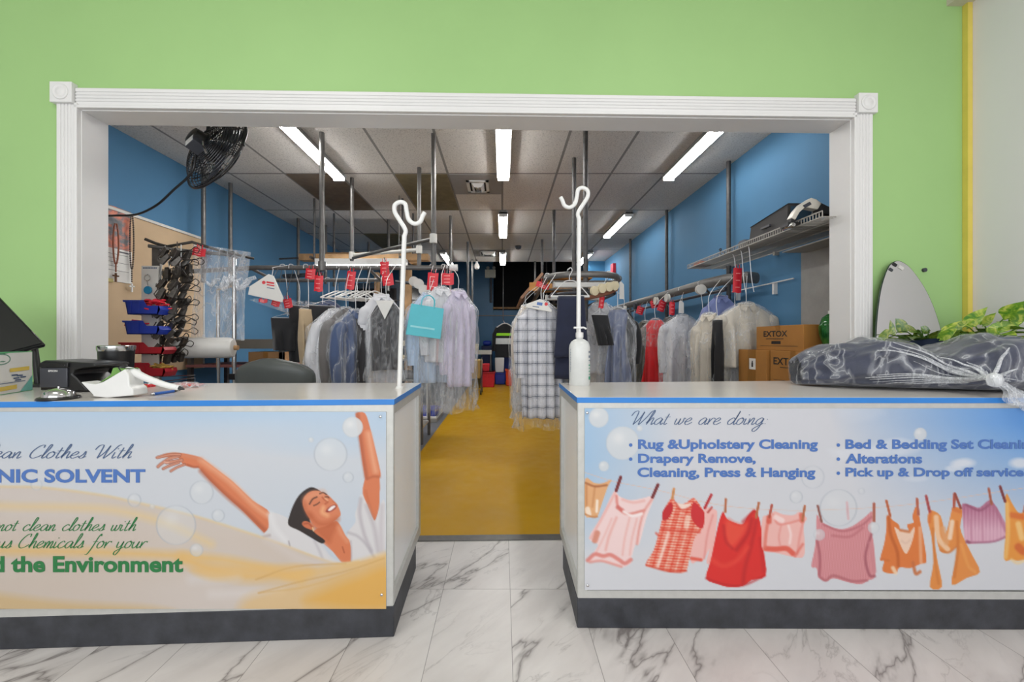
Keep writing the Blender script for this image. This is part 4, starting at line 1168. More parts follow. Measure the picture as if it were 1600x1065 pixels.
m = MB(); m.grid(lambda i, j: (q.x + (i / 11 - .5) * .19, q.y + (j / 6 - .5) * .075, CT + .002 + .022 * math.sin(PI * i / 11) ** .5 * math.sin(PI * j / 6) ** .5 + .003 * math.sin(i * 2.1 + j)), 12, 7); m.build('clear_sleeve', M['plastic_heavy'], root)

# ------------------------------------------------------------------ things on the right counter
c = (P(905.5, 600, 2.0).x, 2.0, CT)
root = thing('sanitizer_bottle', 'white hand sanitizer pump bottle at the aisle end of the right counter', 'bottle', c)
oval = lambda p: (c[0] + (p[0] - c[0]), c[1] + (p[1] - c[1]) * .72, p[2])
m = MB(oval); m.lathe([(.05, 0), (.053, .004), (.0535, .19), (.051, .205), (.042, .222), (.026, .233), (.017, .236), (.017, .25)], c, 32); m.build('body', mat('translucent_white_bottle', (214, 216, 214), .3), root)
m = MB(); m.lathe([(.0195, .242), (.0195, .268), (.008, .27), (.006, .29)], c, 20); m.build('pump_collar', M['wplast'], root)
m = MB(); m.box(c[0] - .03, c[0] + .012, c[1] - .009, c[1] + .009, CT + .288, CT + .298); m.tube([(c[0], c[1], CT + .293), (c[0] + .02, c[1] - .004, CT + .294), (c[0] + .034, c[1] - .006, CT + .286)], .005, 8); m.build('pump_head', M['wplast'], root, bevel=.003)
def arc(a, z): return Vector((c[0] + .0542 * math.cos(a), c[1] + .0542 * .72 * math.sin(a), CT + z))
m = MB(); g = MB(); k_ = MB()
def patch(mb, a0, a1, z0, z1):
    i = mb.addv([arc(a0 + (a1 - a0) * s / 4, z) for z in (z0, z1) for s in range(5)]); mb.addf([(s, s + 1, 6 + s, 5 + s) for s in range(4)], i)
for z0, z1, a0, a1 in ((.03, .046, -.72, -.35),): patch(g, a0, a1, z0, z1)
for z0, z1 in ((.1, .106), (.086, .09), (.07, .074), (.055, .058)): patch(g, -.72, -.35, z0, z1)
for z0, z1 in ((.165, .175), (.14, .152), (.125, .13)): patch(k_, -.72, -.3, z0, z1)
for z in range(14): patch(k_, -2.75, -2.68 + .03 * (z % 3), .07 + z * .0085, .0745 + z * .0085)
g.build('green_label_print', mat('label_green', (60, 160, 124), .4), root); k_.build('blue_label_print', mat('label_blue_grey', (120, 134, 150), .4), root)

# wrapped navy bundle
root = thing('wrapped_garment_bundle', 'navy folded garments in a knotted clear plastic bag on the right counter', 'bag', (1.93, 1.85, CT))
E0, E1 = Vector((1.5, 2.03, CT)), Vector((2.52, 1.72, CT))
EU = (E1 - E0).normalized(); EV = Vector((-EU.y, EU.x, 0))
def bundle(u, a, grow, rough):
    """u along the bundle, a round it"""
    e = math.sin(PI * min(max(u, 0), 1)) ** .3
    hgt = (.255 - .075 * math.exp(-((u - .5) / .13) ** 2) + .012 * math.cos(u * 17)) * e
    dep = (.2 - .02 * math.exp(-((u - .48) / .1) ** 2)) * e
    ca, sa = math.cos(a), math.sin(a)
    y = (abs(ca) ** .7) * (1 if ca > 0 else -1) * dep
    z = .5 * hgt + (abs(sa) ** .65) * (1 if sa > 0 else -1) * .5 * hgt
    w = rough * (math.sin(u * 21 + a * 2.1) * math.sin(a * 3 + u * 9) + .55 * math.sin(u * 37 - a * 5) * math.cos(a * 6 + 7 * u) + .35 * math.sin(a * 13 + u * 8))
    p = E0 + (E1 - E0) * u + EV * (y * (1 + grow) + w * ca)
    return Vector((p.x, p.y, CT + .003 + max(0, z * (1 + .5 * grow) + w * max(sa, 0))))
m = MB(); m.grid(lambda i, j: bundle(.02 + .96 * j / 60, 2 * PI * i / 56, -.06, .02), 56, 61, True); m.build('navy_garment', cloth('navy_cloth', (30, 37, 64), .6, .3), root, sharp=180)
m = MB(); m.grid(lambda i, j: bundle(j / 90, 2 * PI * i / 72, .05, .013), 72, 91, True); m.build('clear_bag', plastic('bundle_plastic', base=.03, ridge=.34, sc=6, rough=.08, hi=.16), root, sharp=180)
def on_bag(u, a): return bundle(u, a, .05, .013)
uk = min((abs(CX + F * on_bag(u_ / 400, PI * 1.06).x / on_bag(u_ / 400, PI * 1.06).y - 1540), u_ / 400) for u_ in range(200, 396))[1]
ak = PI * 1.06
k0 = P(1546, 591, min(1.553, on_bag(uk, ak).y - .015))
m = MB(); rr = random.Random(11)
def streak(m, du, da, r0, lift=.003):
    pts = []
    for s_ in range(13):
        t_ = s_ / 12
        q = on_bag(min(.985, max(.02, uk + du * t_)), ak + da * t_ + .02 * math.sin(5 * t_ + du * 9))
        out = Vector((0, -1, .35)).normalized()
        q = q + out * (lift + .003 * math.sin(PI * t_))
        pts.append(Vector(k0).lerp(q, min(1, t_ * 3.2)))
    m.tube(pts, [r0 * (1 - .75 * k / 12) for k in range(13)], 6, flat=1.6)
for k in range(26):
    th_ = rr.uniform(-.1, 1.12) * PI
    streak(m, -math.cos(th_ * .55 - .35) * rr.uniform(.18, .42) if k < 20 else rr.uniform(.04, .1), -math.sin(th_ - .5) * rr.uniform(.35, 1.15), rr.uniform(.0035, .0075))
for k in range(8): streak(m, -rr.uniform(.1, .4), rr.uniform(.1, .35), rr.uniform(.004, .008))
m.build('gathers', plastic('gathered_plastic', base=.22, ridge=.35, sc=18, hi=.3), root, sharp=180)
m = MB(); m.lathe([(.004, -.03), (.02, -.022), (.024, 0), (.019, .02), (.004, .028)], tuple(k0 + Vector((.006, -.012, -.004))), 14); m.build('knot', plastic('knot_plastic', base=.6, ridge=.3, sc=30), root, sharp=180)
m = MB()
def tail(i, j):
    u, v = i / 14 - .5, j / 16
    w = .012 + .14 * v ** .8
    return (k0.x + .03 + .12 * v + u * w + .008 * math.sin(9 * v + 5 * u), k0.y - .014 - .016 * v + .014 * math.sin(u * 17 + v * 5) * v, k0.z - .01 - .115 * v + .03 * abs(u) * v + .012 * math.sin(u * 12) * v)
m.grid(tail, 15, 17)
m.grid(lambda i, j: Vector(tail(14 - i, j)) + Vector((-.006, .012, .002)), 15, 17)
m.build('bag_tail', plastic('tail_plastic', base=.25, ridge=.5, sc=30, hi=.4), root, sharp=180)

# arched mirror leaning on the green wall
root = thing('arched_mirror', 'frameless arched mirror leaning on the green wall behind the wrapped bundle', 'mirror', (2.33, 2.2, CT))
half = [(1403, 417), (1413, 419), (1425, 429), (1440, 452), (1452, 479), (1461, 512), (1466, 545), (1464, 575), (1455, 597), (1412, 602), (1372, 597), (1363, 575), (1361.5, 545), (1365, 512), (1372, 475), (1380, 448), (1391, 425)]
def mirp(x, y, off):
    t_ = (602 - y) / 185
    Y = 2.245 + .055 * t_
    return P(x, y, 2.29) * 1 if False else Vector(((x - CX) / F * 2.29, Y + off, CT + .002 + (602 - y) / F * 2.29))
pts = cat_rom(half, 4, True)
n_ = len(pts)
m = MB(); i = m.addv([mirp(x, y, 0) for x, y in pts] + [mirp(x, y, .006) for x, y in pts]); m.addf([tuple(range(n_, 2 * n_))], i)
m.addf([(k, k + 1 if k < n_ - 1 else 0, n_ + (k + 1) % n_, n_ + k) for k in range(n_)], i)
m.build('glass_edge', mat('green_glass_edge', (66, 88, 72), .2), root)
m = MB(); i = m.addv([mirp(1412.5 + (x - 1412.5) * .985, 510 + (y - 510) * .992, -.0012) for x, y in pts]); m.addf([tuple(range(n_ - 1, -1, -1)) if False else tuple(range(n_))], i)
m.build('silvered_face', mat('mirror_silver', (222, 222, 222), .02, 1.0, 0), root)
for x, y, mt, s in ((1399.5, 423, 'black', 3.4), (1393, 431, 'dgrey', 3), (1409, 428, 'dirtywhite', 4)):
    m = MB(); c_ = mirp(x, y, -.004); w_ = s / F * 2.29
    m.M = Matrix.Translation(c_) @ Matrix.Rotation(.6, 4, 'Y'); m.box(-w_, w_, -.001, .004, -w_ * .6, w_ * .6); m.build('stuck_sticker', M[mt], root)

# pothos plant
pc = Vector((2.62, 2.12, CT))
root = thing('potted_pothos', 'variegated trailing pothos in a dark blue pot by the right wall', 'plant', pc)
m = MB(); m.lathe([(.08, 0), (.09, .01), (.122, .19), (.135, .2), (.135, .245), (.124, .245), (.12, .215), (.0, .21)], tuple(pc), 30); m.build('pot', mat('dark_blue_pot', (34, 58, 100), .35), root)
m = MB(); m.lathe([(.119, .212), (.08, .222), (.0, .226)], tuple(pc), 24); m.build('soil', mat('dark_soil', (48, 38, 30), .95, 0, .4, 60), root)


def leaf(mb, base, tip, wid, droop, roll):
    base, tip = Vector(base), Vector(tip)
    d_ = tip - base; L_ = d_.length; t_ = d_.normalized()
    s_ = t_.cross(Vector((0, 0, 1))); s_ = s_.normalized() if s_.length > .01 else Vector((1, 0, 0))
    s_ = (Matrix.Rotation(roll, 3, t_) @ s_); u_ = s_.cross(t_)
    prof = [(-.08, .3), (0, .62), (.1, .9), (.25, 1), (.42, .93), (.6, .72), (.78, .42), (.9, .18), (1, .01)]
    def f(i, j):
        l_, w_ = prof[j]; q_ = (i - 3) / 3
        lx = l_ - (.1 if abs(q_) > .6 and j == 0 else 0)
        return base + t_ * (lx * L_) + s_ * (q_ * w_ * wid) + u_ * (.22 * wid * abs(q_) ** 1.2 * w_ - droop * l_ * l_ * L_)
    mb.grid(f, 7, len(prof))


def pothos_leaf():
    t = NT('variegated_leaf')
    v = t.mapping()
    n = t.noise(26, v, 4, .6, 1.2)
    c = t.ramp(n, [(.36, rgb(70, 128, 40)), (.5, rgb(126, 164, 44)), (.62, rgb(196, 204, 96))])
    t.t.links.new(c, t.b.inputs['Base Color']); t.b.inputs['Roughness'].default_value = .32
    t.b.inputs['Transmission Weight'].default_value = 0
    return t.m


LV = pothos_leaf()
m = MB(); st = MB()
vis = [((1512, 508), (1541, 479), 16, .4), ((1496, 512), (1514, 500), 11, .2), ((1475, 520), (1512, 497), 17, -.5), ((1536, 506), (1554, 489), 11, .9), ((1578, 497), (1598, 471), 26, .9), ((1548, 515), (1600, 502), 14, .3),
       ((1470, 528), (1494, 514), 12, .6), ((1490, 528), (1500, 511), 10, -.6), ((1525, 526), (1506, 518), 9, .2), ((1560, 520), (1530, 514), 10, .4), ((1590, 508), (1575, 523), 11, .7), ((1562, 505), (1598, 512), 9, .3), ((1580, 505), (1606, 492), 13, .5), ((1545, 524), (1566, 509), 9, .1)]
for (bx, by), (tx, ty), w, roll in vis:
    Y = 2.03 + .05 * math.sin(bx * .7)
    b_, t_ = P(bx, by, Y + .03), P(tx, ty, Y - .03)
    leaf(m, b_, t_, w / F * Y * .62, .12, roll + 1.1)
    st.tube(cat_rom([tuple(pc + Vector((.03 * math.sin(bx), .03 * math.cos(bx), .2))), tuple((pc + Vector((0, 0, .2))).lerp(b_, .6) + Vector((0, 0, .04))), tuple(b_)], 4), .003, 6)
rr = random.Random(12)
for k in range(26):
    a = rr.uniform(0, 2 * PI); r_ = rr.uniform(.04, .15)
    b_ = pc + Vector((math.cos(a) * r_, math.sin(a) * r_, .22 + rr.uniform(0, .07)))
    t_ = b_ + Vector((math.cos(a + rr.uniform(-.7, .7)) * .1, math.sin(a + rr.uniform(-.7, .7)) * .1, rr.uniform(-.04, .06)))
    if max(t_.x, b_.x) > 2.72 or max(t_.y, b_.y) > 2.24: continue
    leaf(m, b_, t_, rr.uniform(.028, .04), .2, rr.uniform(-.4, .4))
    st.tube([tuple(pc + Vector((0, 0, .2))), tuple(b_)], .003, 6)
# the low trail that shows in the mirror and beside it
for (px, py, tx, ty) in ((1372, 519, 1384, 505), (1395, 515, 1402, 498), (1412, 518, 1420, 508), (1422, 520, 1412, 511)):
    pass
m.build('foliage', LV, root, sharp=180); st.build('stems', mat('green_stem', (104, 140, 60), .5), root)

# ------------------------------------------------------------------ conveyors
def pole(mb, px, ytop, zbot, x=None):
    """a vertical pipe whose ceiling end shows at (px, ytop)"""
    Y = 1.843 * F / (CY - ytop); X = (px - CX) / F * Y if x is None else x
    mb.cyl((X, Y, zbot), (X, Y, CEIL - .001), .022, 12)
    return X, Y


ZU = HC + .646
root = thing('garment_conveyor', 'grey pipe conveyor hung from the ceiling over the left row of clothes', 'conveyor rail', (-1.4, 3.5, ZU))
for p in ((503, 207, ZU - .01), (677.5, 209, ZU - .02), (550, 278, HC + .9), (655, 262, HC + .75), (318, 262, ZU - .03), (360, 286, ZU - .03), (466, 341, HC + .5), (509, 352, HC + .9), (607, 343, HC + .75), (704, 337, HC + .35), (731, 378, HC + .3), (738, 405, HC + .6), (522, 377, HC + 1.0), (576, 378, HC + 1.03), (625, 376, HC + 1.03)):
    m = MB(); pole(m, *p); m.build('support_pipe', M['steel'], root)
m = MB(); m.tube([(-3.2, 3.62, ZU - .03), (-2.2, 3.5, ZU), (-.45, 3.5, ZU)], .021, 12); m.build('upper_rail', M['steel'], root)
m = MB(); m.tube([(-2.4, 3.86, ZU - .06), (-1.12, 3.86, ZU - .055)], .018, 12); m.build('lower_rail', M['steel'], root)
for x in (-2.25, -1.2):
    m = MB(); m.tube([(x, 3.86, ZU - .055), (x, 3.5, ZU - .005)], .014, 8); m.build('rail_tie', M['steel'], root)
m = MB(); m.cyl((-.47, 3.5, ZU), (-.40, 3.5, ZU), .03, 14); m.build('end_cap', M['wplast'], root)
m = MB(); m.tube([(-1.713, 4.458, HC + .93), (-1.2, 4.0, HC + .92), (-.617, 3.5, HC + .905)], .017, 10); m.build('brace_pipe', M['steel'], root)
m = MB(); m.tube([(-1.713, 4.458, HC + .965), (-.89, 4.19, HC + .965)], .02, 10); m.build('cross_pipe', M['dirtywhite'], root)
for x, y, z in ((-.617, 3.5, HC + .905), (-1.713, 4.458, HC + .96), (-.89, 4.19, HC + .965), (-1.603, 3.483, ZU + .01)):
    m = MB(); m.lathe([(.012, -.045), (.033, -.04), (.033, .04), (.012, .045)], (x, y, z), 14); m.build('pipe_joint', M['dirtywhite'] if z > ZU + .05 else M['steel'], root)
m = MB(); m.tube(cat_rom([(-1.05, 3.86, ZU - .07), (-.86, 3.8, ZU - .1), (-.72, 3.62, ZU - .17), (-.68, 3.5, ZU - .28)], 6), .014, 8); m.build('chain_track', M['dgrey'], root)
for q in ((-.84, 3.72, ZU - .09), (-.77, 3.6, ZU - .13), (-.7, 3.5, ZU - .2)):
    m = MB(); m.lathe([(.012, -.02), (.046, -.018), (.046, -.01), (.034, -.006), (.034, .006), (.046, .01), (.046, .018), (.012, .02)], q, 20, 'y'); m.build('chain_wheel', M['dirtywhite'], root)

# right middle loop
ZL = HC + .515
root = thing('garment_conveyor', 'looped grey conveyor rail hung over the plaid shirt and navy trousers', 'conveyor rail', (.8, 3.9, ZL))
for p in ((915, 203, ZL - .35), (897, 247, ZL - .3), (865.5, 328, ZL), (847, 374, ZL), (836, 408, ZL)):
    m = MB(); pole(m, *p); m.build('support_pipe', M['darksteel'], root)
loop = [(.42, 8.6), (.42, 6.0), (.38, 3.6), (.37, 3.25), (.48, 3.1), (.66, 3.07), (.84, 3.1), (.955, 3.25), (1.0, 3.6), (1.05, 6.0), (1.05, 8.6)]
m = MB(); m.tube([(x, y, ZL) for x, y in cat_rom(loop, 6)], .026, 12, flat=.8); m.build('loop_rail', M['steel'], root)
m = MB(); m.tube([(x, y, ZL - .13) for x, y in cat_rom([(.46, 8.4), (.42, 3.7), (.46, 3.3), (.66, 3.18), (.86, 3.3), (.95, 3.7), (1.0, 8.4)], 6)], .014, 8); m.build('lower_loop_rail', M['dgrey'], root)
m = MB()
for y in (3.44, 3.97, 5.56, 7.18): m.tube([(.42, y, ZL - .005), (1.02, y, ZL - .005)], .013, 8)
m.build('cross_tie', M['steel'], root)
links = []
for k, (x, y, z) in enumerate(((.72, 3.06, ZL - .13), (.78, 3.07, ZL - .11), (.84, 3.09, ZL - .095), (.9, 3.14, ZL - .08))):
    m = MB(); m.M = Matrix.Translation((x, y, z)) @ Matrix.Rotation(.35, 4, 'Y') @ Matrix.Rotation(.5, 4, 'Z')
    m.lathe([(.016, -.014), (.037, -.012), (.037, -.006), (.024, 0), (.037, .006), (.037, .012), (.016, .014)], (0, 0, 0), 18, 'y'); m.build('chain_wheel', M['cream'], root)
m = MB(); m.tube(cat_rom([(.52, 3.12, ZL - .2), (.68, 3.09, ZL - .18), (.84, 3.12, ZL - .14), (.95, 3.26, ZL - .09)], 5), .018, 8); m.build('chain_track', mat('rusty_track', (120, 76, 56), .7), root)

# right wall rail
ZR = HC + .57
root = thing('garment_conveyor', 'long grey wall conveyor rail along the blue right wall', 'conveyor rail', (2.1, 5.0, ZR))
for p in ((1147, 252), (1050, 328), (989, 373)):
    m = MB(); pole(m, p[0], p[1], ZR - .3 if p[0] > 1100 else ZR - .6, x=2.33 if p[0] < 1100 else 2.335); m.build('support_pipe', M['darksteel'], root)
m = MB(); m.tube([(2.06, 8.6, ZR), (2.06, 4.0, ZR), (2.1, 3.72, ZR), (2.22, 3.55, ZR), (2.335, 3.6, ZR)], .052, 12, flat=.6); m.build('wall_rail', M['steel'], root)
m = MB(); m.tube([(2.14, 8.6, ZR - .09), (2.14, 3.75, ZR - .09)], .016, 10); m.build('drive_rail', M['dgrey'], root)
m = MB()
for y in (4.04, 5.56, 7.14): m.tube([(2.06, y, ZR - .01), (2.14, y, ZR - .09), (2.335, y, ZR - .02)], .013, 8)
m.build('wall_bracket', M['darksteel'], root)
for k, y in enumerate((3.95, 4.75, 5.1, 5.9, 6.4)):
    m = MB(); m.lathe([(.01, -.02), (.05, -.018), (.05, -.01), (.035, 0), (.05, .01), (.05, .018), (.01, .02)], (2.0, y, ZR - .06), 18, 'x' if k > 0 else 'y'); m.build('chain_wheel', M['dirtywhite'] if k != 3 else M['dgrey'], root)


# ------------------------------------------------------------------ garments
CL = {}
def clm(name, c, **k):
    if name not in CL: CL[name] = cloth(name, c, **k)
    return CL[name]


def plaid_mat():
    t = NT('white_and_grey_plaid')
    v = t.mapping()
    sp = t.t.nodes.new('ShaderNodeSeparateXYZ'); t.t.links.new(v, sp.inputs[0])
    def bands(s, per):
        f = t.math('ABSOLUTE', t.math('SUBTRACT', t.math('FRACT', t.math('DIVIDE', s, per)), .5))
        thin = t.math('LESS_THAN', f, .035); wide = t.ramp(f, [(.16, (.5,) * 3), (.26, (0, 0, 0))])
        return t.math('ADD', t.math('MULTIPLY', thin, .6), t.math('MULTIPLY', wide, .45))
    a = t.math('ADD', bands(sp.outputs[0], .078), bands(sp.outputs[2], .088), True)
    t.t.links.new(t.mix(a, rgb(222, 222, 228), rgb(70, 76, 96)), t.b.inputs['Base Color'])
    t.b.inputs['Roughness'].default_value = .8
    return t.m


LOOP = cat_rom(loop, 6)
WALLR = [(2.06, 8.6), (2.06, 7), (2.06, 6), (2.06, 5.5), (2.06, 5), (2.06, 4.5), (2.06, 4.25), (2.06, 4.0), (2.08, 3.85), (2.1, 3.72), (2.16, 3.62), (2.22, 3.55)]


def rail_point(p):
    """the spot on a conveyor rail that a hook at p reaches for"""
    if p.x < 0:
        if p.y > 3.75: return Vector((min(max(p.x, -2.35), -1.15), 3.86, ZU - .04))
        return Vector((min(max(p.x, -2.9), -.47), 3.5 if p.x > -2.2 else 3.5 + (-2.2 - p.x) * .12, ZU + .02))
    pl, z = (LOOP, ZL + .022) if p.x < 1.5 else (WALLR, ZR + .03)
    best = None
    for (ax, ay), (bx, by) in zip(pl[:-1], pl[1:]):
        a, b = Vector((ax, ay)), Vector((bx, by))
        t = max(0, min(1, (Vector((p.x, p.y)) - a).dot(b - a) / (b - a).length_squared))
        q = a + (b - a) * t
        d = (q - Vector((p.x, p.y))).length
        if best is None or d < best[0]: best = (d, q)
    return Vector((best[1].x, best[1].y, z))


def profile(kind, d, w, L):
    """half width at depth d below the neck"""
    if kind == 'trousers': return w / 2 * (1 - .12 * d / L)
    if kind == 'dress':
        return .07 + (w * .36 - .07) * min(1, d / .07) if d < .07 else w * .36 * (1 - .22 * math.sin(PI * min(1, d / .5))) + (w * .16) * max(0, (d - .3) / (L - .3 + 1e-6))
    if d < .015: return .06 + d
    t = min(1, (d - .015) / .09)
    return .075 + (w / 2 - .075) * t ** .8 if t < 1 else w / 2 * (1 - .05 * (d - .105) / L)


def garment(label, px, ytop, ybot, Y, w, th, material, kind='shirt', yaw=0.0, rail=None, bag=None, sleeve=.52, seed=1, group=None, name=None, collar=True, xoff=0.0, flare=1.0, slmat=None, lean=0.0, bagmat=None, hang=True):
    """clothing on a hanger: neck seen at (px, ytop), hem at ybot, at depth Y; rail = height the hook reaches"""
    r = random.Random(seed)
    pt = P(px, ytop, Y); L = (ybot - ytop) / F * Y
    zr = rail if rail is not None else pt.z + .16
    nm = name or {'shirt': 'hanging_shirt', 'jacket': 'hanging_jacket', 'trousers': 'hanging_trousers', 'dress': 'hanging_dress', 'coat': 'hanging_coat'}[kind]
    cate = {'hanging_shirt': 'shirt', 'hanging_jacket': 'jacket', 'hanging_trousers': 'trousers', 'hanging_dress': 'dress', 'hanging_coat': 'coat'}.get(nm, nm.split('_')[-1])
    root = thing(nm, label, cate, tuple(pt), group)
    T = Matrix.Translation(pt) @ Matrix.Rotation(yaw, 4, 'Z')
    sides = [(r.uniform(.6, 1.2) * (1.6 ** k) * 9 / max(w, .2) * .4, r.uniform(0, 2 * PI), r.uniform(-2, 2), .5 ** k) for k in range(4)]

    def fold(x, d, amp):
        s = min(1, max(0, (d - .08) / (.35 * max(L, .3))))
        return amp * s * sum(a * math.sin(k * x * 6 + ph + sl * d) for k, ph, sl, a in sides)
    nx, nv = 44, 26
    m = MB(); m.M = T

    def body(i, j):
        v = j / (nv - 1); d = L * v
        hw = profile(kind, d, w, L)
        a = 2 * PI * i / nx
        ca, sa = math.cos(a), math.sin(a)
        x = hw * abs(ca) ** .8 * (1 if ca > 0 else -1)
        t_ = th * (.42 + .58 * min(1, d / .22)) * (flare if kind != 'trousers' else 1)
        if kind == 'trousers': t_ = th * (.6 + .4 * min(1, d / .12))
        y = t_ / 2 * abs(sa) ** .85 * (1 if sa > 0 else -1)
        f = fold(x, d, .034 * min(1, th / .09))
        return (x * (1 + .02 * math.sin(7 * d + seed)) + lean * d, y + f, -d + (.006 * math.sin(9 * x + seed) if j == nv - 1 else 0))
    m.grid(body, nx, nv, True)
    n0 = (nv - 1) * nx
    m.f.append(list(range(n0, n0 + nx))); m.mi.append(0)
    m.f.append(list(range(nx - 1, -1, -1))); m.mi.append(0)
    m.build({'trousers': 'legs', 'dress': 'skirt_and_bodice'}.get(kind, 'body'), material, root, sharp=180)
    if kind in ('shirt', 'jacket', 'coat') and sleeve:
        for s in (-1, 1):
            m = MB(); m.M = T
            p = [(s * (w / 2 - .05), 0, -.1), (s * (w / 2 - .02), 0, -.145), (s * (w / 2 + .006), .012, -.23), (s * (w / 2 + .012 + lean * s * .4), .018, -.1 - sleeve * .6), (s * (w / 2 - .002), .014, -.1 - sleeve)]
            q = cat_rom(p, 5)
            m.tube(q, [(.056 if kind == 'shirt' else .062) * (1 - .28 * k / (len(q) - 1)) * min(1, .45 + .12 * k) for k in range(len(q))], 12, flat=1.0)
            m.build('sleeve', slmat or material, root, sharp=60)
        if collar:
            m = MB(); m.M = T
            m.tube(cat_rom([(.058 * math.cos(a), .034 * math.sin(a), .004 - .014 * (math.sin(a) < 0) - .012 * max(0, -math.sin(a))) for a in (k * 2 * PI / 9 for k in range(9))], 3, True), .016, 8, closed=True, flat=.6)
            for s in (-1, 1):
                i = m.addv([(s * .004, -.045, -.02), (s * .056, -.03, .006), (s * .066, -.046, -.04), (s * .03, -.058, -.066)]); m.addf([(0, 1, 2, 3)] if s < 0 else [(3, 2, 1, 0)], i)
                i = m.addv([(s * .004, -.040, -.02), (s * .056, -.025, .006), (s * .066, -.041, -.04), (s * .03, -.053, -.066)]); m.addf([(3, 2, 1, 0)] if s < 0 else [(0, 1, 2, 3)], i)
            m.build('collar', slmat or material, root)
    # wire hanger
    if hang:
        m = MB(); m.M = T
        rp_ = T.inverted() @ rail_point(pt)
        up_ = .5 * rp_.z if rp_.z > .1 else .05
        hk = [(0, 0, .02), (0, 0, up_), tuple(rp_ * .85 + Vector((0, 0, .15 * up_ + .01))), tuple(rp_ + Vector((0, 0, .008))), tuple(rp_ + Vector((-.03, 0, .004))), tuple(rp_ + Vector((-.034, 0, -.03)))]
        m.tube(cat_rom(hk, 4), .0028, 6)
        hw = min(w / 2 - .03, .2)
        if kind == 'trousers': m.tube([(0, 0, .045), (hw + .02, 0, .004), (-hw - .02, 0, .004), (0, 0, .045)], .0028, 6)
        else: m.tube([(0, 0, .024), (.05, 0, .006), (hw, 0, -.075)], .0028, 6); m.tube([(0, 0, .024), (-.05, 0, .006), (-hw, 0, -.075)], .0028, 6)
        m.build('hanger', M['hanger'], root)
    if bag is not None:
        Lb = (bag - ytop) / F * Y + .03
        m = MB(); m.M = T
        bx, bv = 64, 40
        wb, tb = w + (.1 if sleeve and kind != 'trousers' else .05), th + .05
        ph = [r.uniform(0, 6) for _ in range(8)]

        def shell(i, j):
            v = j / (bv - 1); d = Lb * v
            hw = .02 + (wb / 2 - .02) * min(1, (d / .17)) ** .75 if kind != 'trousers' else wb / 2 * min(1, .3 + d / .06)
            hw *= 1 - .05 * max(0, v - .5)
            a = 2 * PI * i / bx
            ca, sa = math.cos(a), math.sin(a)
            t_ = tb * (.3 + .7 * min(1, d / .2)) * (1 - .35 * max(0, d - L) / max(.05, Lb))
            x = hw * abs(ca) ** .8 * (1 if ca > 0 else -1); y = t_ / 2 * abs(sa) ** .8 * (1 if sa > 0 else -1)
            c = .011 * (math.sin(9 * a + ph[0] + 5 * d) * math.sin(14 * d + ph[1]) + .6 * math.sin(17 * a + ph[2] - 9 * d) + .5 * math.sin(5 * a + 21 * d + ph[3]))
            loose = 1 + 1.6 * max(0, d - L) / max(.05, Lb - L)
            return (x + c * ca * loose + lean * d, y + c * sa * loose + fold(x, d, .03 * min(1, th / .09)), .03 - d + (.012 * math.sin(5 * a + ph[4]) if j == bv - 1 else 0))
        m.grid(shell, bx, bv, True)
        m.build('plastic_cover', bagmat or M['plastic'], root, sharp=180)
    return root


gL, gM, gR = 'clothes on the left conveyor', 'clothes on the middle loop conveyor', 'clothes on the wall conveyor'
W_ = clm('white_shirting', (216, 216, 220)); DK = clm('charcoal_wool', (58, 56, 58)); BLK = clm('black_wool', (30, 30, 33)); GRY = clm('grey_tweed', (112, 108, 106))
# left conveyor, from left to right
garment('short black garment in clear plastic, leftmost on the left conveyor', 449, 497, 548, 3.55, .26, .08, BLK, 'trousers', .5, ZU - .1, 470, seed=3, group=gL, name='hanging_skirt')
root = garment('black trousers hanging left of the beige trousers', 468, 478, 565, 3.62, .2, .08, BLK, 'trousers', 1.0, ZU, None, seed=4, group=gL)
garment('beige trousers hanging between two black pairs', 482, 483, 582, 3.52, .17, .07, clm('khaki_cotton', (184, 162, 130)), 'trousers', .9, ZU, None, seed=5, group=gL)
garment('black trousers hanging right of the beige trousers', 504, 478, 568, 3.6, .24, .09, BLK, 'trousers', .7, ZU, None, seed=6, group=gL)
garment('navy jacket on a hanger behind the bagged white shirts', 514, 472, 560, 3.86, .34, .1, clm('slate_blue_wool', (86, 96, 124)), 'jacket', .4, ZU - .05, None, .4, seed=7, group=gL)
garment('white shirt in crinkled plastic, right of the black trousers', 524, 486, 606, 3.4, .36, .1, W_, 'shirt', 1.0, ZU, 612, .5, seed=8, group=gL, lean=-.06)
garment('grey jacket in plastic between white shirt and blue denim', 541, 484, 604, 3.38, .36, .1, GRY, 'jacket', 1.05, ZU, 612, .55, seed=9, group=gL)
garment('blue denim jacket in plastic on the left conveyor', 556, 487, 604, 3.32, .34, .1, clm('blue_denim', (72, 88, 124)), 'jacket', 1.05, ZU, 610, .5, seed=10, group=gL)
garment('charcoal striped trousers hanging beside the blue denim', 572, 490, 606, 3.36, .2, .09, DK, 'trousers', .9, ZU, None, seed=11, group=gL)
garment('white short sleeved shirt behind the dark bagged waistcoat', 596, 462, 601, 3.36, .3, .1, W_, 'shirt', .35, ZU, None, .2, seed=12, group=gL)
root = garment('dark grey waistcoat with white paper collar in a clear bag', 604, 474, 578, 3.2, .25, .06, DK, 'jacket', .15, ZU, 592, 0, seed=13, group=gL, name='hanging_waistcoat', collar=False, bagmat=M['plastic_thin'])
m = MB(); m.M = Matrix.Translation(Vector(WORLD[root.name]))
m.prism([(-.075, .02), (.075, .02), (.05, -.03), (.0, -.13), (-.05, -.03)], -.05, -.042, 'y'); m.build('paper_collar', M['paper'], root)
garment('pale blue shirt in a long clear bag, behind the turquoise bag', 672, 460, 598, 3.34, .3, .1, clm('pale_blue_shirting', (182, 200, 222)), 'shirt', .45, ZU, 646, .5, seed=14, group=gL, bagmat=M['plastic_thin'])
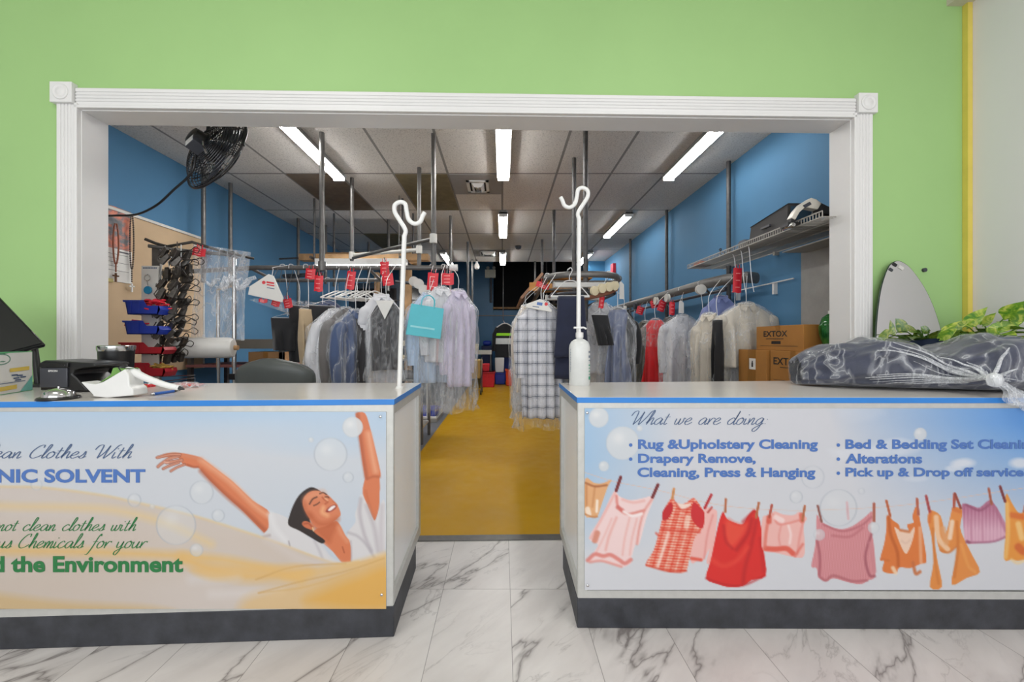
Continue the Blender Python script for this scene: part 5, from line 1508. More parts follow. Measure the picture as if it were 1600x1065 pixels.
garment('white shirt with a red tag between pale blue and lavender shirts', 690, 452, 566, 3.3, .28, .1, W_, 'shirt', .55, ZU, 640, .45, seed=15, group=gL, bagmat=M['plastic_thin'])
garment('pale pink shirt sleeve showing beside the lavender shirt', 703, 456, 570, 3.42, .3, .09, clm('pale_pink_shirting', (222, 202, 204)), 'shirt', 1.1, ZU, None, .5, seed=16, group=gL)
garment('lavender long sleeved shirt at the walkway end of the left conveyor', 716, 456, 602, 3.36, .26, .1, clm('lavender_shirting', (206, 198, 218)), 'shirt', .7, ZU, 642, .6, seed=17, group=gL, bagmat=M['plastic_thin'])

# middle loop, right of the walkway
garment('cream shirt in plastic behind the plaid shirt', 822, 480, 610, 3.75, .3, .09, clm('cream_shirting', (214, 204, 190)), 'shirt', 1.0, ZL, 630, .5, seed=20, group=gM)
garment('pale grey shirt in plastic, farthest left beside the walkway', 818, 500, 640, 3.95, .3, .08, clm('pale_grey_shirting', (178, 184, 194)), 'shirt', 1.2, ZL, 650, .5, seed=21, group=gM)
garment('white and grey plaid shirt in clear plastic beside the walkway', 846, 474, 652, 3.18, .34, .1, plaid_mat(), 'shirt', .12, ZL, 668, .5, seed=22, group=gM, bagmat=M['plastic_thin'])
root = thing('hanging_trousers', 'navy trousers folded over a white hanger beside the plaid shirt', 'trousers', tuple(P(891, 464, 3.02)), gM)
nv = clm('navy_suiting', (30, 36, 60), var=.2)
pt = P(891, 464, 3.02)
def drape(z0, zf, w0, w1, y0, th, sd):
    m = MB()
    def f(i, j):
        a = 2 * PI * i / 36; v = j / 15
        ca, sa = math.cos(a), math.sin(a)
        hw = (w0 + (w1 - w0) * v) / 2
        x = hw * abs(ca) ** .6 * (1 if ca > 0 else -1)
        return (pt.x + x + .004, y0 + th * (.4 + .6 * min(1, v * 5)) * abs(sa) ** .7 * (1 if sa > 0 else -1) + .006 * math.sin(x * 34 + sd) * v, z0 + (zf - z0) * v + .006 * math.sin(x * 20 + sd) * (j == 15))
    m.grid(f, 36, 16, True); m.addf([tuple(range(15 * 36, 16 * 36)), tuple(range(35, -1, -1))]); return m
drape(pt.z + .006, P(0, 557, 3.02).z, .2, .268, 3.0, .024, 1).build('front_leg', nv, root, sharp=180)
drape(pt.z + .004, P(0, 592, 3.05).z, .2, .25, 3.05, .022, 3).build('back_leg', nv, root, sharp=180)
m = MB(); zt = ZL - pt.z
m.tube(cat_rom([(pt.x - .004, 3.03, pt.z + .13), (pt.x - .004, 3.03, pt.z + zt - .02), (pt.x + .016, 3.03, pt.z + zt + .02), (pt.x + .006, 3.03, pt.z + zt + .045), (pt.x - .02, 3.03, pt.z + zt + .03)], 4), .0035, 6)
m.tube(cat_rom([(pt.x - .145, 3.03, pt.z + .01), (pt.x - .13, 3.03, pt.z + .03), (pt.x - .05, 3.03, pt.z + .115), (pt.x, 3.03, pt.z + .13), (pt.x + .05, 3.03, pt.z + .115), (pt.x + .13, 3.03, pt.z + .03), (pt.x + .145, 3.03, pt.z + .01)], 4), .004, 6)
m.tube([(pt.x - .15, 3.03, pt.z + .006), (pt.x + .15, 3.03, pt.z + .006)], .009, 8); m.build('hanger', M['hanger'], root)
m = MB(); m.tube([(pt.x, 3.03, pt.z + zt + .04), (pt.x - .01, 3.08, ZL + .035), (pt.x - .01, 3.12, ZL + .02)], .004, 6); m.build('hook_tip', M['hanger'], root)
garment('white shirt behind the small black garment, right of the navy trousers', 937, 476, 582, 3.45, .34, .1, W_, 'shirt', -.3, ZL, 606, .4, seed=24, group=gM)
garment('white trousers in plastic below the white shirt', 934, 560, 612, 3.6, .26, .08, clm('ivory_cotton', (206, 204, 204)), 'trousers', -.3, ZL, None, seed=25, group=gM)
garment('small black garment in plastic hanging by a red tag', 937, 492, 540, 3.2, .15, .06, BLK, 'trousers', .3, ZL - .1, None, lean=.25, seed=26, group=gM, name='hanging_belt_bag', bagmat=M['plastic_thin'])
garment('silver blue satin dress in plastic beside the blue wall rail', 965, 484, 612, 3.25, .24, .12, clm('silver_blue_satin', (92, 102, 132), rough=.3), 'dress', -.5, ZL, 612, 0, seed=27, group=gM, bagmat=M['plastic_thin'])
garment('dark suit jacket behind the silver blue dress', 974, 486, 612, 3.8, .26, .08, BLK, 'jacket', -1.0, ZL, None, .4, seed=28, group=gM)

# wall rail
garment('beige coat in plastic, farthest on the wall rail', 991, 506, 612, 5.9, .34, .12, clm('beige_wool', (172, 152, 128)), 'coat', -1.0, ZR, 612, .55, seed=30, group=gR)
garment('dark olive coat in plastic between beige coat and red dress', 1008, 503, 612, 5.5, .36, .12, clm('olive_grey_wool', (82, 82, 74)), 'coat', -1.0, ZR, 612, .6, seed=31, group=gR)
garment('bright red dress in plastic on the wall rail', 1024, 500, 612, 4.8, .36, .1, clm('red_satin', (216, 26, 36), rough=.5), 'dress', -.8, ZR, 540, 0, seed=32, group=gR)
garment('grey blouse hanging behind the long white bagged shirt', 1046, 497, 612, 5.3, .36, .1, GRY, 'shirt', -.9, ZR, None, .5, seed=33, group=gR)
garment('white shirt facing forward in clear plastic on the wall rail', 1066, 494, 612, 4.5, .42, .12, W_, 'shirt', -.15, ZR, 612, .55, seed=34, group=gR)
garment('red garment edge showing beside the cream coat', 1098, 520, 612, 4.1, .2, .06, clm('dusky_red_wool', (190, 70, 70)), 'trousers', -.9, ZR, None, seed=35, group=gR)
garment('blue shirt hanging behind the cream coats on the wall rail', 1126, 464, 600, 4.05, .3, .1, clm('periwinkle_shirting', (140, 152, 204)), 'shirt', -.25, ZR, None, .5, seed=36, group=gR)
garment('cream coat in plastic left of the dark striped garment', 1108, 492, 612, 3.7, .26, .1, clm('cream_wool', (206, 198, 184)), 'coat', -1.0, ZR, 612, .55, seed=37, group=gR)
garment('black garment squeezed between two cream coats', 1121, 500, 612, 3.44, .09, .06, BLK, 'trousers', -1.1, ZR, None, seed=38, group=gR)
garment('white trousers hanging below the cream jacket', 1148, 540, 612, 3.62, .26, .08, clm('ivory_cotton', (206, 204, 204)), 'trousers', -.2, ZR, None, seed=39, group=gR)
root = garment('cream jacket in clear plastic, nearest on the wall rail beside the boxes', 1166, 476, 574, 3.46, .45, .12, clm('cream_wool', (206, 198, 184)), 'jacket', -.12, ZR, 612, .5, seed=40, group=gR)


# ------------------------------------------------------------------ red number tags
def tag_mesh(mb, T, w, h):
    mb.M = T
    n = 7
    def f(s): return lambda i, j: ((i / (n - 1) - .5) * w, s * .002 - .008 * math.sin(PI * i / (n - 1)), (j / 4 - .5) * h + .004 * math.sin(i * 1.3))
    mb.cur = 0
    mb.grid(f(-1), n, 5); mb.grid(lambda i, j: f(1)(n - 1 - i, j), n, 5)
    mb.cur = 1
    for k in range(3): 
        z = (-.28 + .28 * k) * h
        mb.box(-.26 * w, .22 * w, -.0125, -.0095, z - .004, z + .003)
    mb.cur = 0
    mb.tube([(-w * .2, 0, h / 2), (-w * .2, 0, h / 2 + .03)], .003, 5); mb.tube([(w * .2, 0, h / 2), (w * .2, 0, h / 2 + .03)], .003, 5)


M['tagmark'] = mat('pale_tag_marking', (246, 150, 150), .5)
TG = 'red number tags on the conveyors'
for px, py, Y, w, h, ry, lab in (
        (485, 428, 3.45, .085, .09, .1, 'red number tag over the black and beige trousers, upper of two'),
        (498, 443, 3.44, .075, .14, .05, 'red number tag over the black and beige trousers, lower of two'),
        (548, 438, 3.45, .075, .16, .12, 'tall red number tag over the bagged denim jacket'),
        (601, 419, 3.42, .075, .11, -.04, 'red number tag over the white short sleeved shirt, upper of two'),
        (606, 437, 3.38, .095, .1, -.12, 'red number tag over the white short sleeved shirt, lower of two'),
        (676, 440, 3.36, .09, .15, .08, 'red number tag over the turquoise bag'),
        (699, 436, 3.38, .11, .1, 0, 'red number tag over the lavender shirt'),
        (411, 470, 3.25, .07, .03, .1, 'small red clip under the paper covered hanger'),
        (431, 473, 3.4, .07, .06, .3, 'red tag hanging left of the bagged black garment, left of two'),
        (450, 474, 3.4, .07, .08, -.2, 'red tag hanging left of the bagged black garment, right of two'),
        (848, 446, 3.5, .12, .05, .3, 'red tag on the hooks above the plaid shirt'),
        (940, 470, 3.2, .04, .12, .1, 'narrow red tag above the small black garment'),
        (982, 508, 6.2, .07, .14, 0, 'red tag over the beige coat, farthest on the wall rail'),
        (1000, 485, 5.6, .1, .11, .3, 'red tag over the dark olive coat'),
        (1022, 475, 5.2, .09, .1, -.3, 'red tag over the red dress, left of two'),
        (1034, 478, 5.0, .09, .14, .3, 'red tag over the red dress, right of two'),
        (1050, 482, 4.6, .065, .15, .05, 'red tag over the forward facing white shirt, left of its pale tag'),
        (1152, 438, 3.5, .075, .22, .04, 'tall red tag over the nearest cream jacket')):
    m = MB(); tag_mesh(m, Matrix.Translation(P(px, py, Y)) @ Matrix.Rotation(ry, 4, 'Y'), w, h)
    q = P(px, py, Y); top = Matrix.Translation(q) @ Matrix.Rotation(ry, 4, 'Y') @ Vector((0, 0, h / 2 + .03))
    m.M = None; rp_ = rail_point(q)
    if abs(rp_.z - top.z) > .3 and q.x > 1.5: rp_ = Vector((rp_.x, rp_.y, ZR))
    m.cur = 2; m.tube([top - Vector((0, 0, .034)), top + Vector((0, 0, .01)), rp_], .0025, 5)
    o = m.build('number_tag', [M['red'], M['tagmark'], M['steel']]); tag(o, lab, 'tag', TG)
for px, py, Y, w, h, lab in ((1064, 479, 4.4, .07, .14, 'pale cloth tag over the forward facing white shirt'), (971, 453, 3.6, .055, .16, 'white paper tag hanging at the near end of the loop conveyor')):
    m = MB(); m.M = Matrix.Translation(P(px, py, Y)) @ Matrix.Rotation(-.1, 4, 'Y')
    m.prism([(-w / 2, -h / 2), (w / 2 - .01, -h / 2 - .005), (w / 2, h * .3), (w * .1, h / 2), (-w * .2, h * .45)], -.002, .002, 'y')
    m.tube([(0, 0, h * .45), (0, 0, h * .5), m.M.inverted() @ rail_point(P(px, py, Y))], .002, 5)
    tag(m.build('paper_tag', M['paper']), lab, 'tag')

# white empty hangers bunched on the lower rail
hroot = thing('empty_hanger', 'white plastic empty hanger in the bunch behind the grey bagged clothes', 'hanger', (-1.62, 3.86, ZU - .075), 'empty white hangers on the lower rail')
m = MB(); m.M = Matrix.Translation(WORLD[hroot.name])
m.tube(cat_rom([(0, 0, -.09), (0, 0, -.02), (.016, 0, .005), (0, 0, .02), (-.018, 0, .008)], 4), .003, 6); m.build('hook', M['chrome'], hroot)
m = MB(); m.M = Matrix.Translation(WORLD[hroot.name])
m.tube(cat_rom([(-.2, 0, -.17), (-.1, 0, -.125), (0, 0, -.09), (.1, 0, -.125), (.2, 0, -.17)], 4), .007, 8); m.tube([(-.2, 0, -.17), (.2, 0, -.17)], .006, 8); m.build('arms', M['wplast'], hroot)
for k, x in enumerate((-1.55, -1.49, -1.43, -1.37, -1.31, -1.25)):
    dup(hroot, (x, 3.86, ZU - .075), [1.0, 1.15, .9, 1.2, 1.05, .95][k])
hroot.rotation_euler.z = 1.1

# turquoise gift bag and printed hanger covers
root = thing('paper_carrier_bag', 'turquoise paper carrier bag hanging in front of the pale blue shirt', 'bag', tuple(P(666, 500, 3.05)))
T = Matrix.Translation(P(665, 501, 3.05)) @ Matrix.Rotation(.14, 4, 'Y') @ Matrix.Rotation(.28, 4, 'Z')
tq = mat('turquoise_paper', (86, 190, 204), .5, 0, .03)
m = MB(); m.M = T
i = m.addv([(-.135, -.035, -.125), (.13, -.035, -.125), (.13, .035, -.125), (-.135, .035, -.125), (-.125, -.022, .115), (.125, -.022, .115), (.125, .022, .115), (-.125, .022, .115)])
m.addf([(0, 3, 2, 1), (0, 1, 5, 4), (1, 2, 6, 5), (2, 3, 7, 6), (3, 0, 4, 7), (4, 5, 6, 7)], i); m.build('bag_body', tq, root, bevel=.002)
for y in (-.024, .024):
    m = MB(); m.M = T; m.tube(cat_rom([(-.05, y, .1), (-.045, y, .17), (0, y * .4, .2), (.045, y, .17), (.05, y, .1)], 4), .0035, 6); m.build('handle', tq, root)
m = MB(); m.M = T
for x0, x1, z in ((-.11, .075, -.055), (-.06, .03, -.085)):
    i = m.addv([(x0, -.0325, z - .008), (x1, -.0325, z - .008), (x1, -.0318, z + .006), (x0, -.0318, z + .006)]); m.addf([(0, 1, 2, 3)], i)
m.build('pale_print', mat('pale_blue_print', (150, 216, 224), .5), root)
m = MB(); m.tube([P(668, 462, 3.07), (P(668, 462, 3.07).x, 3.4, ZU - .1), (P(668, 462, 3.07).x, 3.5, ZU)], .003, 6); m.build('hanging_wire', M['hanger'], root)


def paper_hanger(label, px, py, Y, yaw, w, h, rail, marks):
    p = P(px, py, Y)
    root = thing('paper_covered_hanger', label, 'hanger', tuple(p))
    T = Matrix.Translation(p) @ Matrix.Rotation(yaw, 4, 'Z') @ Matrix.Rotation(.16, 4, 'Y')
    m = MB(); m.M = T; m.prism([(-w * .5, -h * .42), (w * .5, -h * .5), (w * .5, -h * .32), (w * .12, h * .46), (-w * .02, h * .5), (-w * .5, -h * .1)], -.008, .008, 'y'); m.build('paper_cover', M['paper'], root, bevel=.003)
    m = MB(); m.M = T; m.tube(cat_rom([(.02, 0, h * .4), (.02, 0, h * .5 + rail * .7), (.02, 0, h * .5 + rail), tuple(T.inverted() @ rail_point(p))], 4), .003, 6); m.build('hook', M['hanger'], root)
    for k, (x0, x1, z0, z1, mt) in enumerate(marks):
        m = MB(); m.M = T
        if mt == 'dot':
            i = m.addv([(x0 + z1 * math.cos(a * PI / 8), -.0088, z0 + z1 * math.sin(a * PI / 8)) for a in range(16)]); m.addf([tuple(range(16))], i); m.build('round_mark', M['inkred'], root)
        else: m.box(x0, x1, -.0088, -.007, z0, z1); m.build('printed_line', M[mt], root)


paper_hanger('white paper covered hanger with a red dot, hanging beside the plastic film stand', 418, 448, 3.2, .1, .27, .21, .06, ((-.03, 0, .03, .014, 'dot'), (-.01, .05, .03, .044, 'inkred'), (-.005, .055, .012, .022, 'inkred'), (.0, .06, -.01, -.004, 'inkslate')))
paper_hanger('white paper covered hanger with blue lettering above the plaid shirt', 843, 476, 2.98, -.2, .2, .085, .06, ((.05, 0, .012, .013, 'dot'), (-.02, .022, -.004, .018, 'inkblue'), (-.05, .0, -.022, -.016, 'inkslate')))

# ------------------------------------------------------------------ far end and over the left conveyor
fixture2 = fixture('sideways strip light glowing below the boards over the left conveyor', -1.8, 0, 1, HC + 1.0)
for ch in list(fixture2.children): bpy.data.objects.remove(ch)
xa, xb, yf, zf = -2.37, -1.22, 5.0, HC + 1.0
fixture2.location = ((xa + xb) / 2, yf, zf - .08); WORLD[fixture2.name] = tuple(fixture2.location); fixture2['group'] = 'hanging strip lights'
m = MB(); m.box(xa, xb, yf - .06, yf + .06, zf - .05, zf + .03); m.build('housing', M['wplast'], fixture2, bevel=.004)
for s in (-1, 1):
    m = MB(); m.cyl((xa + .03, yf + s * .035, zf - .064), (xb - .03, yf + s * .035, zf - .068), .02, 12); m.build('tube', M['tube'], fixture2)
for x in (xa + .1, xb - .1):
    m = MB(); m.cyl((x, yf, zf), (x, yf, CEIL), .006, 8); m.build('suspension_wire', M['steel'], fixture2)

boards = (('long raw timber board stored above the left conveyor, lowest', -2.75, -1.0, 5.35, HC + 1.08, .14, .085, 0), ('raw timber board stored above the left conveyor, middle', -2.6, -1.2, 5.62, HC + 1.08, .12, .1, .03), ('short timber board stored above the left conveyor, topmost', -2.5, -1.5, 5.6, HC + 1.182, .12, .06, -.02))
for lab, x0, x1, y, z, w, t_, rz in boards:
    m = MB(); m.M = Matrix.Translation(((x0 + x1) / 2, y, z)) @ Matrix.Rotation(rz, 4, 'Z'); m.box((x0 - x1) / 2, (x1 - x0) / 2, -w / 2, w / 2, 0, t_)
    tag(m.build('timber_board', M['timber'], bevel=.004), lab, 'board', 'timber stored above the left conveyor')
root = thing('storage_frame', 'dark pipe frame carrying the timber boards over the left conveyor', 'frame', (-2, 5.4, HC + 1.0))
for x in (-2.45, -1.3):
    m = MB(); m.tube([(x, 5.0, HC + 1.06), (x, 5.75, HC + 1.06)], .018, 8); m.build('bearer', M['darksteel'], root)
    for y in (5.1, 5.7):
        m = MB(); m.cyl((x, y, HC + 1.04), (x, y, CEIL - .001), .014, 8); m.build('drop_rod', M['darksteel'], root)
m = MB(); m.tube([(-3.3, 5.8, HC + 1.2), (-2.4, 5.7, HC + 1.22)], .014, 8); m.tube([(-3.2, 5.8, HC + .9), (-2.45, 5.7, HC + 1.06)], .02, 8); m.tube([(-3.35, 6.0, HC + .98), (-2.7, 5.9, HC + .99)], .03, 8); m.tube([(-2.4, 5.72, HC + 1.22), (-2.4, 5.72, HC + 1.05)], .01, 6); m.build('side_brace', M['darksteel'], root)
for k, (px, Y, y0, wd, lab) in enumerate(((637, 6.2, 385, .1, 'bare timber post behind the pole hook, right of the waistcoat'), (588, 6.4, 425, .07, 'bare timber post behind the bunch of white hangers'))):
    X = (px - CX) / F * Y; z = HC + (CY - y0) / F * Y
    m = MB(); m.box(X - wd / 2, X + wd / 2, Y, Y + .09, 0, z); tag(m.build('timber_post', M['timber'], bevel=.004), lab, 'post')

# dark machine with a window front
root = thing('cleaning_machine', 'large dark blue machine with window panels behind the left conveyor', 'machine', (-1.9, 7.4, 0))
m = MB(); m.box(-2.75, -1.05, 7.0, 8.2, 0, HC + 1.02); m.build('cabinet', mat('dark_blue_cabinet', (36, 52, 68), .4, .1, .1), root, bevel=.01)
for k in range(4):
    m = MB(); m.box(-2.62 + .39 * k, -2.28 + .39 * k, 6.985, 7.001, HC + .45, HC + .92); m.build('window_panel', M['gloss'], root)
m = MB(); m.box(-2.7, -1.1, 6.97, 7.0, HC + .38, HC + .42); m.build('ledge', M['steel'], root)
m = MB(); m.box(-2.7, -1.1, 6.96, 7.0, HC + .7, HC + .72); m.build('cross_bar', M['black'], root)

# press table and rack between the waistcoat and the pale blue shirt
root = thing('metal_rack', 'grey metal rack with trays seen under the turquoise bag', 'rack', (-.95, 4.5, 0))
rx0, rx1, ry0, ry1 = -1.47, -.9, 4.35, 4.8
for x in (rx0, rx1):
    for y in (ry0, ry1):
        m = MB(); m.box(x - .016, x + .016, y - .016, y + .016, 0, 1.3); m.build('upright', M['steel'], root)
for z in (.18, .72, .95):
    m = MB(); m.box(rx0, rx1, ry0, ry1, z - .02, z); m.build('shelf', M['alu'], root)
m = MB(); m.box(-1.43, -.95, 4.38, 4.75, .722, .80)
o = m.build('folded_clothes', cloth('grey_folded', (120, 122, 126)), bevel=.03, segs=3); tag(o, 'grey folded clothes on the middle shelf of the metal rack', 'clothes')
m = MB(); m.cyl((-1.32, 4.55, .24), (-.96, 4.55, .24), .06, 16); m.M = None
tag(m.build('cardboard_roll', M['card2']), 'brown cardboard roll on the lowest shelf of the metal rack', 'roll')
TX, TY = -.37, 1.9
sh2 = lambda p: (p[0] + TX, p[1] + TY, p[2])
root = thing('blue_tray', 'shallow blue plastic tray on the low grey platform beyond the metal rack', 'tray', (-1.25, 5.8, .055))
m = MB(sh2); m.prism([(-1.15, 3.72), (-.62, 3.72), (-.6, 4.1), (-1.17, 4.1)], .055, .065)
for a in ([(-1.15, 3.72), (-.62, 3.72), (-.62, 3.735), (-1.15, 3.735)], [(-1.17, 4.085), (-.6, 4.085), (-.6, 4.1), (-1.17, 4.1)], [(-1.17, 3.72), (-1.15, 3.72), (-1.15, 4.1), (-1.17, 4.1)], [(-.62, 3.72), (-.6, 3.72), (-.6, 4.1), (-.62, 4.1)]): m.prism(a, .055, .16)
m.build('tray', M['bluebin'], root)
m = MB(sh2); m.tube([(-.6, 3.8, .15), (-.55, 3.85, .17), (-.55, 3.98, .17), (-.6, 4.03, .15)], .008, 8); m.build('handle', M['bluebin'], root)
m = MB(sh2); m.box(-1.3, -.55, 3.6, 4.2, 0, .054); tag(m.build('floor_platform', M['bare'], bevel=.004), 'low grey platform under the blue tray', 'platform')
root = thing('garment_post', 'thin white floor post under the pale blue bagged shirt', 'post', (-1.06, 5.56, .054))
m = MB(sh2); m.box(-.705, -.675, 3.645, 3.675, .054, .66); m.build('post', M['dirtywhite'], root)
m = MB(sh2); m.box(-.86, -.56, 3.6, 3.71, .054, .07); m.build('foot_plate', M['dirtywhite'], root)
root = thing('sewing_machine', 'small cream sewing machine on the top shelf of the metal rack', 'sewing machine', (-1.12, 4.55, .95))
m = MB(lambda p: (p[0] - .17, p[1], p[2])); m.box(-1.1, -.82, 4.5, 4.62, .95, .985); m.box(-.9, -.83, 4.52, 4.6, .985, 1.12); m.prism([(-1.08, 1.09), (-.83, 1.09), (-.83, 1.15), (-1.06, 1.15)], 4.52, 4.6, 'y'); m.box(-1.08, -1.03, 4.53, 4.59, 1.02, 1.1); m.build('body', M['cream'], root, bevel=.008)
m = MB(lambda p: (p[0] - .17, p[1], p[2])); m.lathe([(.01, -.01), (.035, -.008), (.035, .008), (.01, .01)], (-.82, 4.56, 1.12), 16, 'x'); m.build('hand_wheel', M['dgrey'], root)
m = MB(lambda p: (p[0] - .17, p[1], p[2])); m.cyl((-.95, 4.56, 1.15), (-.95, 4.56, 1.2), .012, 10); m.build('thread_spool', M['wplast'], root)

# things along the far end of the walkway
def far(px0, px1, py0, py1, Y): a, b = P(px0, py1, Y), P(px1, py0, Y); return a.x, b.x, a.z, b.z


def fbox(name, label, cat, px0, px1, py0, py1, Y, d, mt, z0=None, rim=None, extra=None, bevel=.02):
    x0, x1, z0_, z1 = far(px0, px1, py0, py1, Y)
    z0 = z0_ if z0 is None else z0
    root = thing(name, label, cat, ((x0 + x1) / 2, Y + d / 2, z0))
    m = MB(); m.prism([(x0 + .012, z0), (x1 - .012, z0), (x1, z1), (x0, z1)], Y, Y + d, 'y'); m.build('body', mt, root, bevel=bevel)
    if rim: m = MB(); m.box(x0 - .012, x1 + .012, Y - .012, Y + d + .012, z1 - .04, z1); m.build('rim', rim, root, bevel=.006)
    return root, x0, x1, z0, z1


fbox('red_container', 'large red plastic container at the far end of the walkway', 'container', 751, 773, 581, 600, 9.6, .42, M['red'], 0, M['redbin'])
z = P(0, 581, 9.6).z
fbox('red_canister', 'red plastic canister standing on the large red container', 'canister', 753, 765, 568, 581, 9.7, .2, M['red'], z + .0, None)
fbox('blue_crate', 'blue crate at the far end, under the white jug', 'crate', 773, 790, 582, 598, 10.2, .35, M['bluebin'], 0, M['bluebin'])
zc = P(0, 582, 10.2).z
fbox('white_jug', 'white square jug on a blue crate at the far end', 'jug', 773, 788, 559, 576, 10.25, .25, M['wplast'], zc, None)
fbox('navy_cabinet', 'dark navy cabinet at the far end beside the hi-vis jacket', 'cabinet', 752, 769, 540, 600, 11.2, .4, mat('navy_cabinet_paint', (24, 38, 84), .45), 0, None)
fbox('blue_sack', 'bright blue bundle on top of the navy cabinet', 'bundle', 754, 768, 532, 540, 11.25, .3, M['bluebin'], P(0, 540, 11.2).z, None, bevel=.06)
fbox('blue_drum', 'tall dark blue drum at the far end behind the white jug', 'drum', 778, 800, 556, 600, 11.0, .4, mat('drum_blue', (26, 58, 150), .4), 0, M['bluebin'])
zd = P(0, 556, 11.0).z
fbox('white_detergent_bottle', 'white detergent bottle standing on the tall blue drum', 'bottle', 788, 797, 541, 556, 11.05, .16, M['wplast'], zd, None, bevel=.03)
fbox('small_carton', 'small pale carton on the tall blue drum', 'carton', 780, 787, 546, 556, 11.05, .15, M['dirtywhite'], zd, None)
fbox('orange_tub', 'orange plastic tub at the far end beside the bagged shirts', 'tub', 790, 806, 577, 600, 9.9, .35, mat('orange_tub_plastic', (222, 70, 30), .4), 0, mat('orange_rim', (230, 84, 40), .4))
fbox('cream_tin', 'cream tin on the far shelf left of the navy cabinet', 'tin', 738, 748, 537, 547, 9.9, .15, M['cream'], P(0, 547, 9.9).z, None)
x0, x1, z0, z1 = far(730, 768, 549, 552, 9.9)
root = thing('far_shelf', 'pale shelf on legs at the far end above the laundry cart', 'shelf', ((x0 + x1) / 2, 10.0, 0))
m = MB(); m.box(x0, x1, 9.85, 10.2, z0 - .02, P(0, 547, 9.9).z); m.build('shelf_top', M['dirtywhite'], root)
for x in (x0 + .02, x1 - .02):
    m = MB(); m.box(x - .015, x + .015, 9.9, 9.93, 0, z0 - .02); m.build('leg', M['steel'], root)
# laundry cart
x0, x1, z0, z1 = far(733, 753, 562, 596, 8.3)
root = thing('laundry_cart', 'laundry cart with a beige cloth bag beside the lavender shirt', 'cart', ((x0 + x1) / 2, 8.45, 0))
m = MB(); m.prism([(x0 + .03, z0 + .06), (x1 - .03, z0 + .06), (x1, z1), (x0, z1)], 8.3, 8.7, 'y'); m.build('cloth_bag', cloth('beige_canvas', (192, 160, 96)), root, bevel=.03)
for x in (x0 + .02, x1 - .02):
    m = MB(); m.tube([(x, 8.29, .09), (x, 8.29, z1 + .03), (x, 8.71, z1 + .03), (x, 8.71, .09)], .01, 8); m.build('side_frame', M['chrome'], root)
    for y in (8.29, 8.71):
        m = MB(); m.lathe([(.012, -.016), (.045, -.014), (.045, .014), (.012, .016)], (x, y, .045), 14, 'x'); m.build('wheel', M['black'], root)
m = MB(); m.tube([(x0, 8.29, .1), (x1, 8.29, .1)], .01, 8); m.tube([(x0, 8.71, .1), (x1, 8.71, .1)], .01, 8); m.build('bottom_rail', M['chrome'], root)

# hi-vis jacket on a garment bar
root = thing('garment_bar', 'thin pipe bar across the far end carrying the hi-vis jacket', 'bar', (.2, 10.6, HC + .66))
m = MB(); m.cyl((-.95, 10.6, HC + .66), (1.3, 10.6, HC + .66), .014, 10); m.build('bar', M['steel'], root)
for x in (-.9, .02, 1.2):
    m = MB(); m.cyl((x, 10.6, HC + .66), (x, 10.6, 4.2), .012, 8); m.build('drop_rod', M['steel'], root)
m = MB(); m.cyl((.02, 10.58, HC + .66), (.02, 10.58, HC + .52), .01, 8); m.build('hook', M['steel'], root)
pt = P(789, 505, 10.58)
root = thing('hi_vis_jacket', 'black jacket with lime and silver hi-vis bands hanging at the far end', 'jacket', tuple(pt))
def jk(i, j):
    a = 2 * PI * i / 24; d = [0, .06, .12, .22, .4, .62, .9][j]; hw = [.06, .16, .24, .26, .26, .27, .26][j]
    return pt + Vector((hw * math.cos(a), .09 * math.sin(a), -.02 - d))
m = MB(); m.grid(jk, 24, 7, True); m.build('body', clm('black_wool', (30, 30, 33)), root, sharp=180)
m = MB(); m.grid(lambda i, j: Vector(jk(i, 3 + j)) + Vector((.0, 0, -.02 if j == 0 else .09)) + (Vector(jk(i, 3 + j)) - pt) .normalized() * .004, 24, 2, True)
m.build('lime_band', mat('lime_hi_vis', (160, 236, 40), .6), root)
m = MB(); m.grid(lambda i, j: Vector((pt.x + .275 * math.cos(2 * PI * i / 24), pt.y + .1 * math.sin(2 * PI * i / 24), pt.z - .4 - .16 * j)), 24, 2, True); m.build('silver_band', mat('silver_reflective', (226, 230, 228), .3), root)
m = MB(); m.tube(cat_rom([(pt.x - .24, pt.y, pt.z - .12), (pt.x, pt.y, pt.z + .0), (pt.x + .24, pt.y, pt.z - .12)], 4), .02, 8); m.tube([(pt.x, pt.y, pt.z), (.02, 10.58, HC + .53)], .008, 6); m.build('hanger', M['dirtywhite'], root)
for s in (-1, 1):
    m = MB(); m.tube([pt + Vector((s * .2, 0, -.12)), pt + Vector((s * .28, 0, -.3)), pt + Vector((s * .3, 0, -.75))], [.06, .065, .05], 10); m.build('sleeve', clm('black_wool', (30, 30, 33)), root, sharp=60)

# emergency light, bell, smoke detector, vents, spot bulb
x0, x1, z0, z1 = far(757, 774, 418, 431, 11.5)
root = thing('emergency_light', 'cream emergency light box on the far blue wall', 'emergency light', ((x0 + x1) / 2, 11.85, z0))
m = MB(); m.box(x0, x1, 11.78, 11.899, z0, z1); m.build('box', mat('cream_box_enamel', (240, 234, 214), .4), root, bevel=.008)
for x in (x0 + .09, x1 - .05):
    m = MB(); m.lathe([(.02, -.03), (.05, -.03), (.04, .03), (.015, .04)], (x, 11.82, z1 + .05), 14, 'y'); m.cyl((x, 11.84, z1), (x, 11.84, z1 + .03), .012, 8); m.build('lamp_head', M['dirtywhite'], root)
m = MB(); m.cyl(((x0 + x1) / 2 + .02, 11.85, z0), ((x0 + x1) / 2 + .02, 11.85, z0 - .75), .04, 12); m.build('conduit', M['dgrey'], root)
q_ = P(810, 384, 7.6)
root = thing('smoke_detector', 'small round smoke detector on the ceiling right of the middle lights', 'smoke detector', (.31, 7.68, CEIL - .05))
